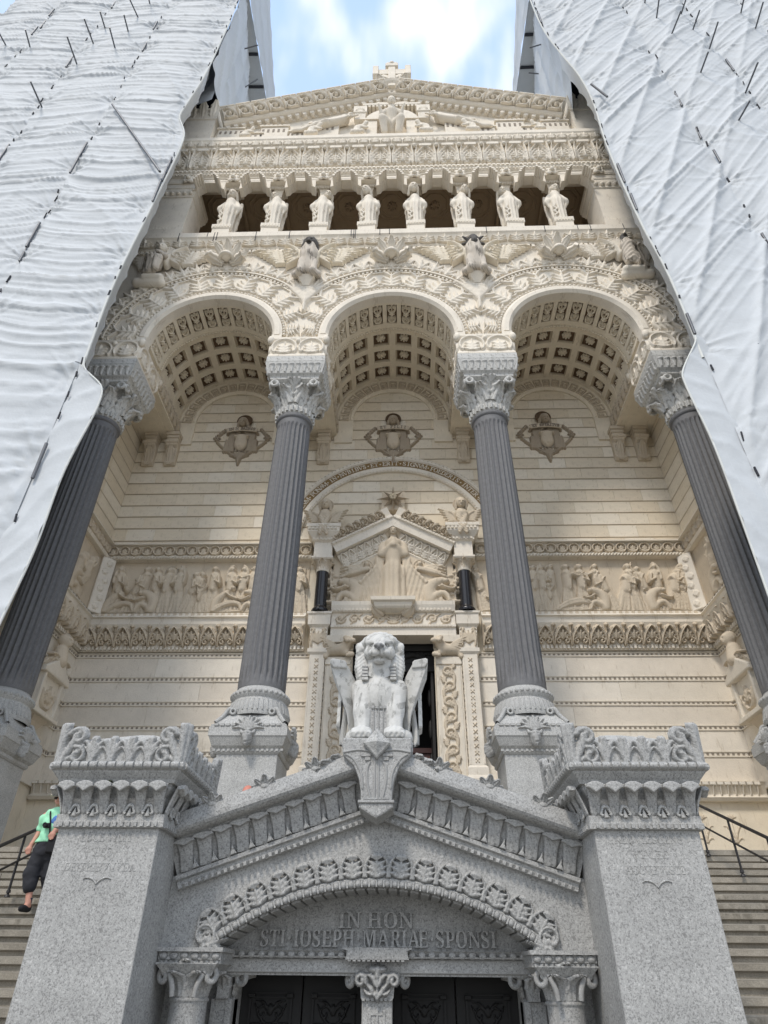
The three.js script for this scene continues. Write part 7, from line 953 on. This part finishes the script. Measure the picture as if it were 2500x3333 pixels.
  add(t, 'side_sheet', sheet(6, 80, (u, v) => { const y = lerp(16.6, 39, v), z = lerp(-12.56, -13.5, u); return [s * (interp(edge, y) + .02 + .5 * u - .10 * ridge(y * 2.2 + u * 2) * u), y, z, -z, y]; }), M.tarp);
  if (s < 0) add(t, 'inner_sheet', sheet(24, 40, (u, v) => { const X = lerp(9.05, 12, u), y = lerp(37.4, 46, v); return [-X, y, -13.7 - .3 * (X - 8.6) + .12 * ridge(X * 2 + y * .8), X, y]; }), M.tarp);
  add(t, 'ledge_sheet', sheet(40, 6, (u, v) => { const z = lerp(-12.6, -21, u), X = lerp(lx(z), ux(z) - .05, v); return [s * X, YL + .12 * sin(v * PI) * noise3(z * 2, v, 7), z, -z, X]; }), M.tarp);
  add(t, 'upper_side_sheet', sheet(50, 40, (u, v) => { const z = lerp(-12.6, -21.5, u), y = lerp(YL - .05, yT(z), v); return [s * (ux(z) - .05 - .09 * ridge(y * 1.3 - z * .7 + noise3(z, y * .4, 5) * 2) - .06 * ridge(-z * 2.2)), y, z, -z, y]; }), M.tarp);
  if (s < 0) add(t, 'outer_side_sheet', sheet(20, 60, (u, v) => { const z = lerp(-12.6, -18, u), y = lerp(20, 58, v); return [-22.35 - .2 * u, y, z, -z, y]; }), M.tarp);
  add(t, 'added_shade_core', join(B(s < 0 ? -22 : 11.9, s < 0 ? -11.9 : 24, 9, 57, -24, -13.6), B(s < 0 ? -12 : 9.6, s < 0 ? -9.6 : 12, 43.5, 44, -24, -14.2)), M.hole);  // added near-black core, so gaps in the sheeting look shaded
  const beams = []; for (const z of [-16.3, -18.2]) beams.push(rod([s * lx(z), YL, z], [s * ux(z), YL - .06, z], .10, 6)); add(t, 'scaffold_beam', join(beams), M.lace);
  // dark lacing along the seams, tube ends sticking out
  const lc = [], lt = []; for (let k = 0; k < 4; k++) for (let y = (k ? 14 : 8); y < 56; y += .42 + r() * .5) { const X = k ? seams[k] : (y < 16.3 ? 9.05 : interp(edge, y) + .02), z = Z + .03 + (k ? disp(X, y) : .02), q = r(); if (q < .42) lc.push(rod([s * X, y, z], [s * (X + (r() - .5) * .06), y + .12 + r() * .25, z + .01], .022 + r() * .014, 5)); else if (q > .9) lt.push(rod([s * X, y, z + .02], [s * X, y + .8 + r() * .8, z + .04], .045, 6)); }
  stuff(add(t, 'lacing', join(lc), M.lace)); for (const g of lt) add(t, 'scaffold_tube', join(g), M.tube);
  const tubes = s < 0 ? [[19.45, 42.0], [20.8, 42.3], [16.43, 34.7], [16.18, 39.6], [16.09, 42.4], [16.0, 44.5], [14.64, 41.4], [14.45, 43.6], [14.38, 45.9], [14.3, 48.2]] : [[14.13, 45.6], [14.27, 43.4], [14.33, 40.9], [15.72, 44.1], [15.77, 41.9], [15.93, 39.4], [14.5, 36.1], [14.7, 31.2], [16.0, 34.1], [18.9, 41.6], [18.89, 43.9]];
  for (const [X, y] of tubes) add(t, 'scaffold_tube', join(rod([s * X * .965, (y - 1.6) * .965 + 1.6, Z - .1], [s * X * .965 + (r() - .5) * .5, (y - 1.6) * .965 + 1.6 - r() * .15, Z + .9 + r() * .4], .038, 7)), M.tube);
  const pole = s < 0 ? [[12.35, 32.9], [8.95, 26.9]] : [[8.86, 33.7], [9.35, 32.5]]; add(t, 'diagonal_tube', join(rod([s * pole[0][0], pole[0][1], Z + .35], [s * pole[1][0], pole[1][1], Z + .3], .05, 8)), M.tube);
  for (const z of [-15.2, -16.9, -18.6]) add(t, 'scaffold_tube', join(rod([s * (lx(z) + .1), 46 + r() * 2, z], [s * (lx(z) - 1.0), 46.3 + r() * 2, z + .1], .04, 6)), M.tube);
}
renderer.render(scene, camera);
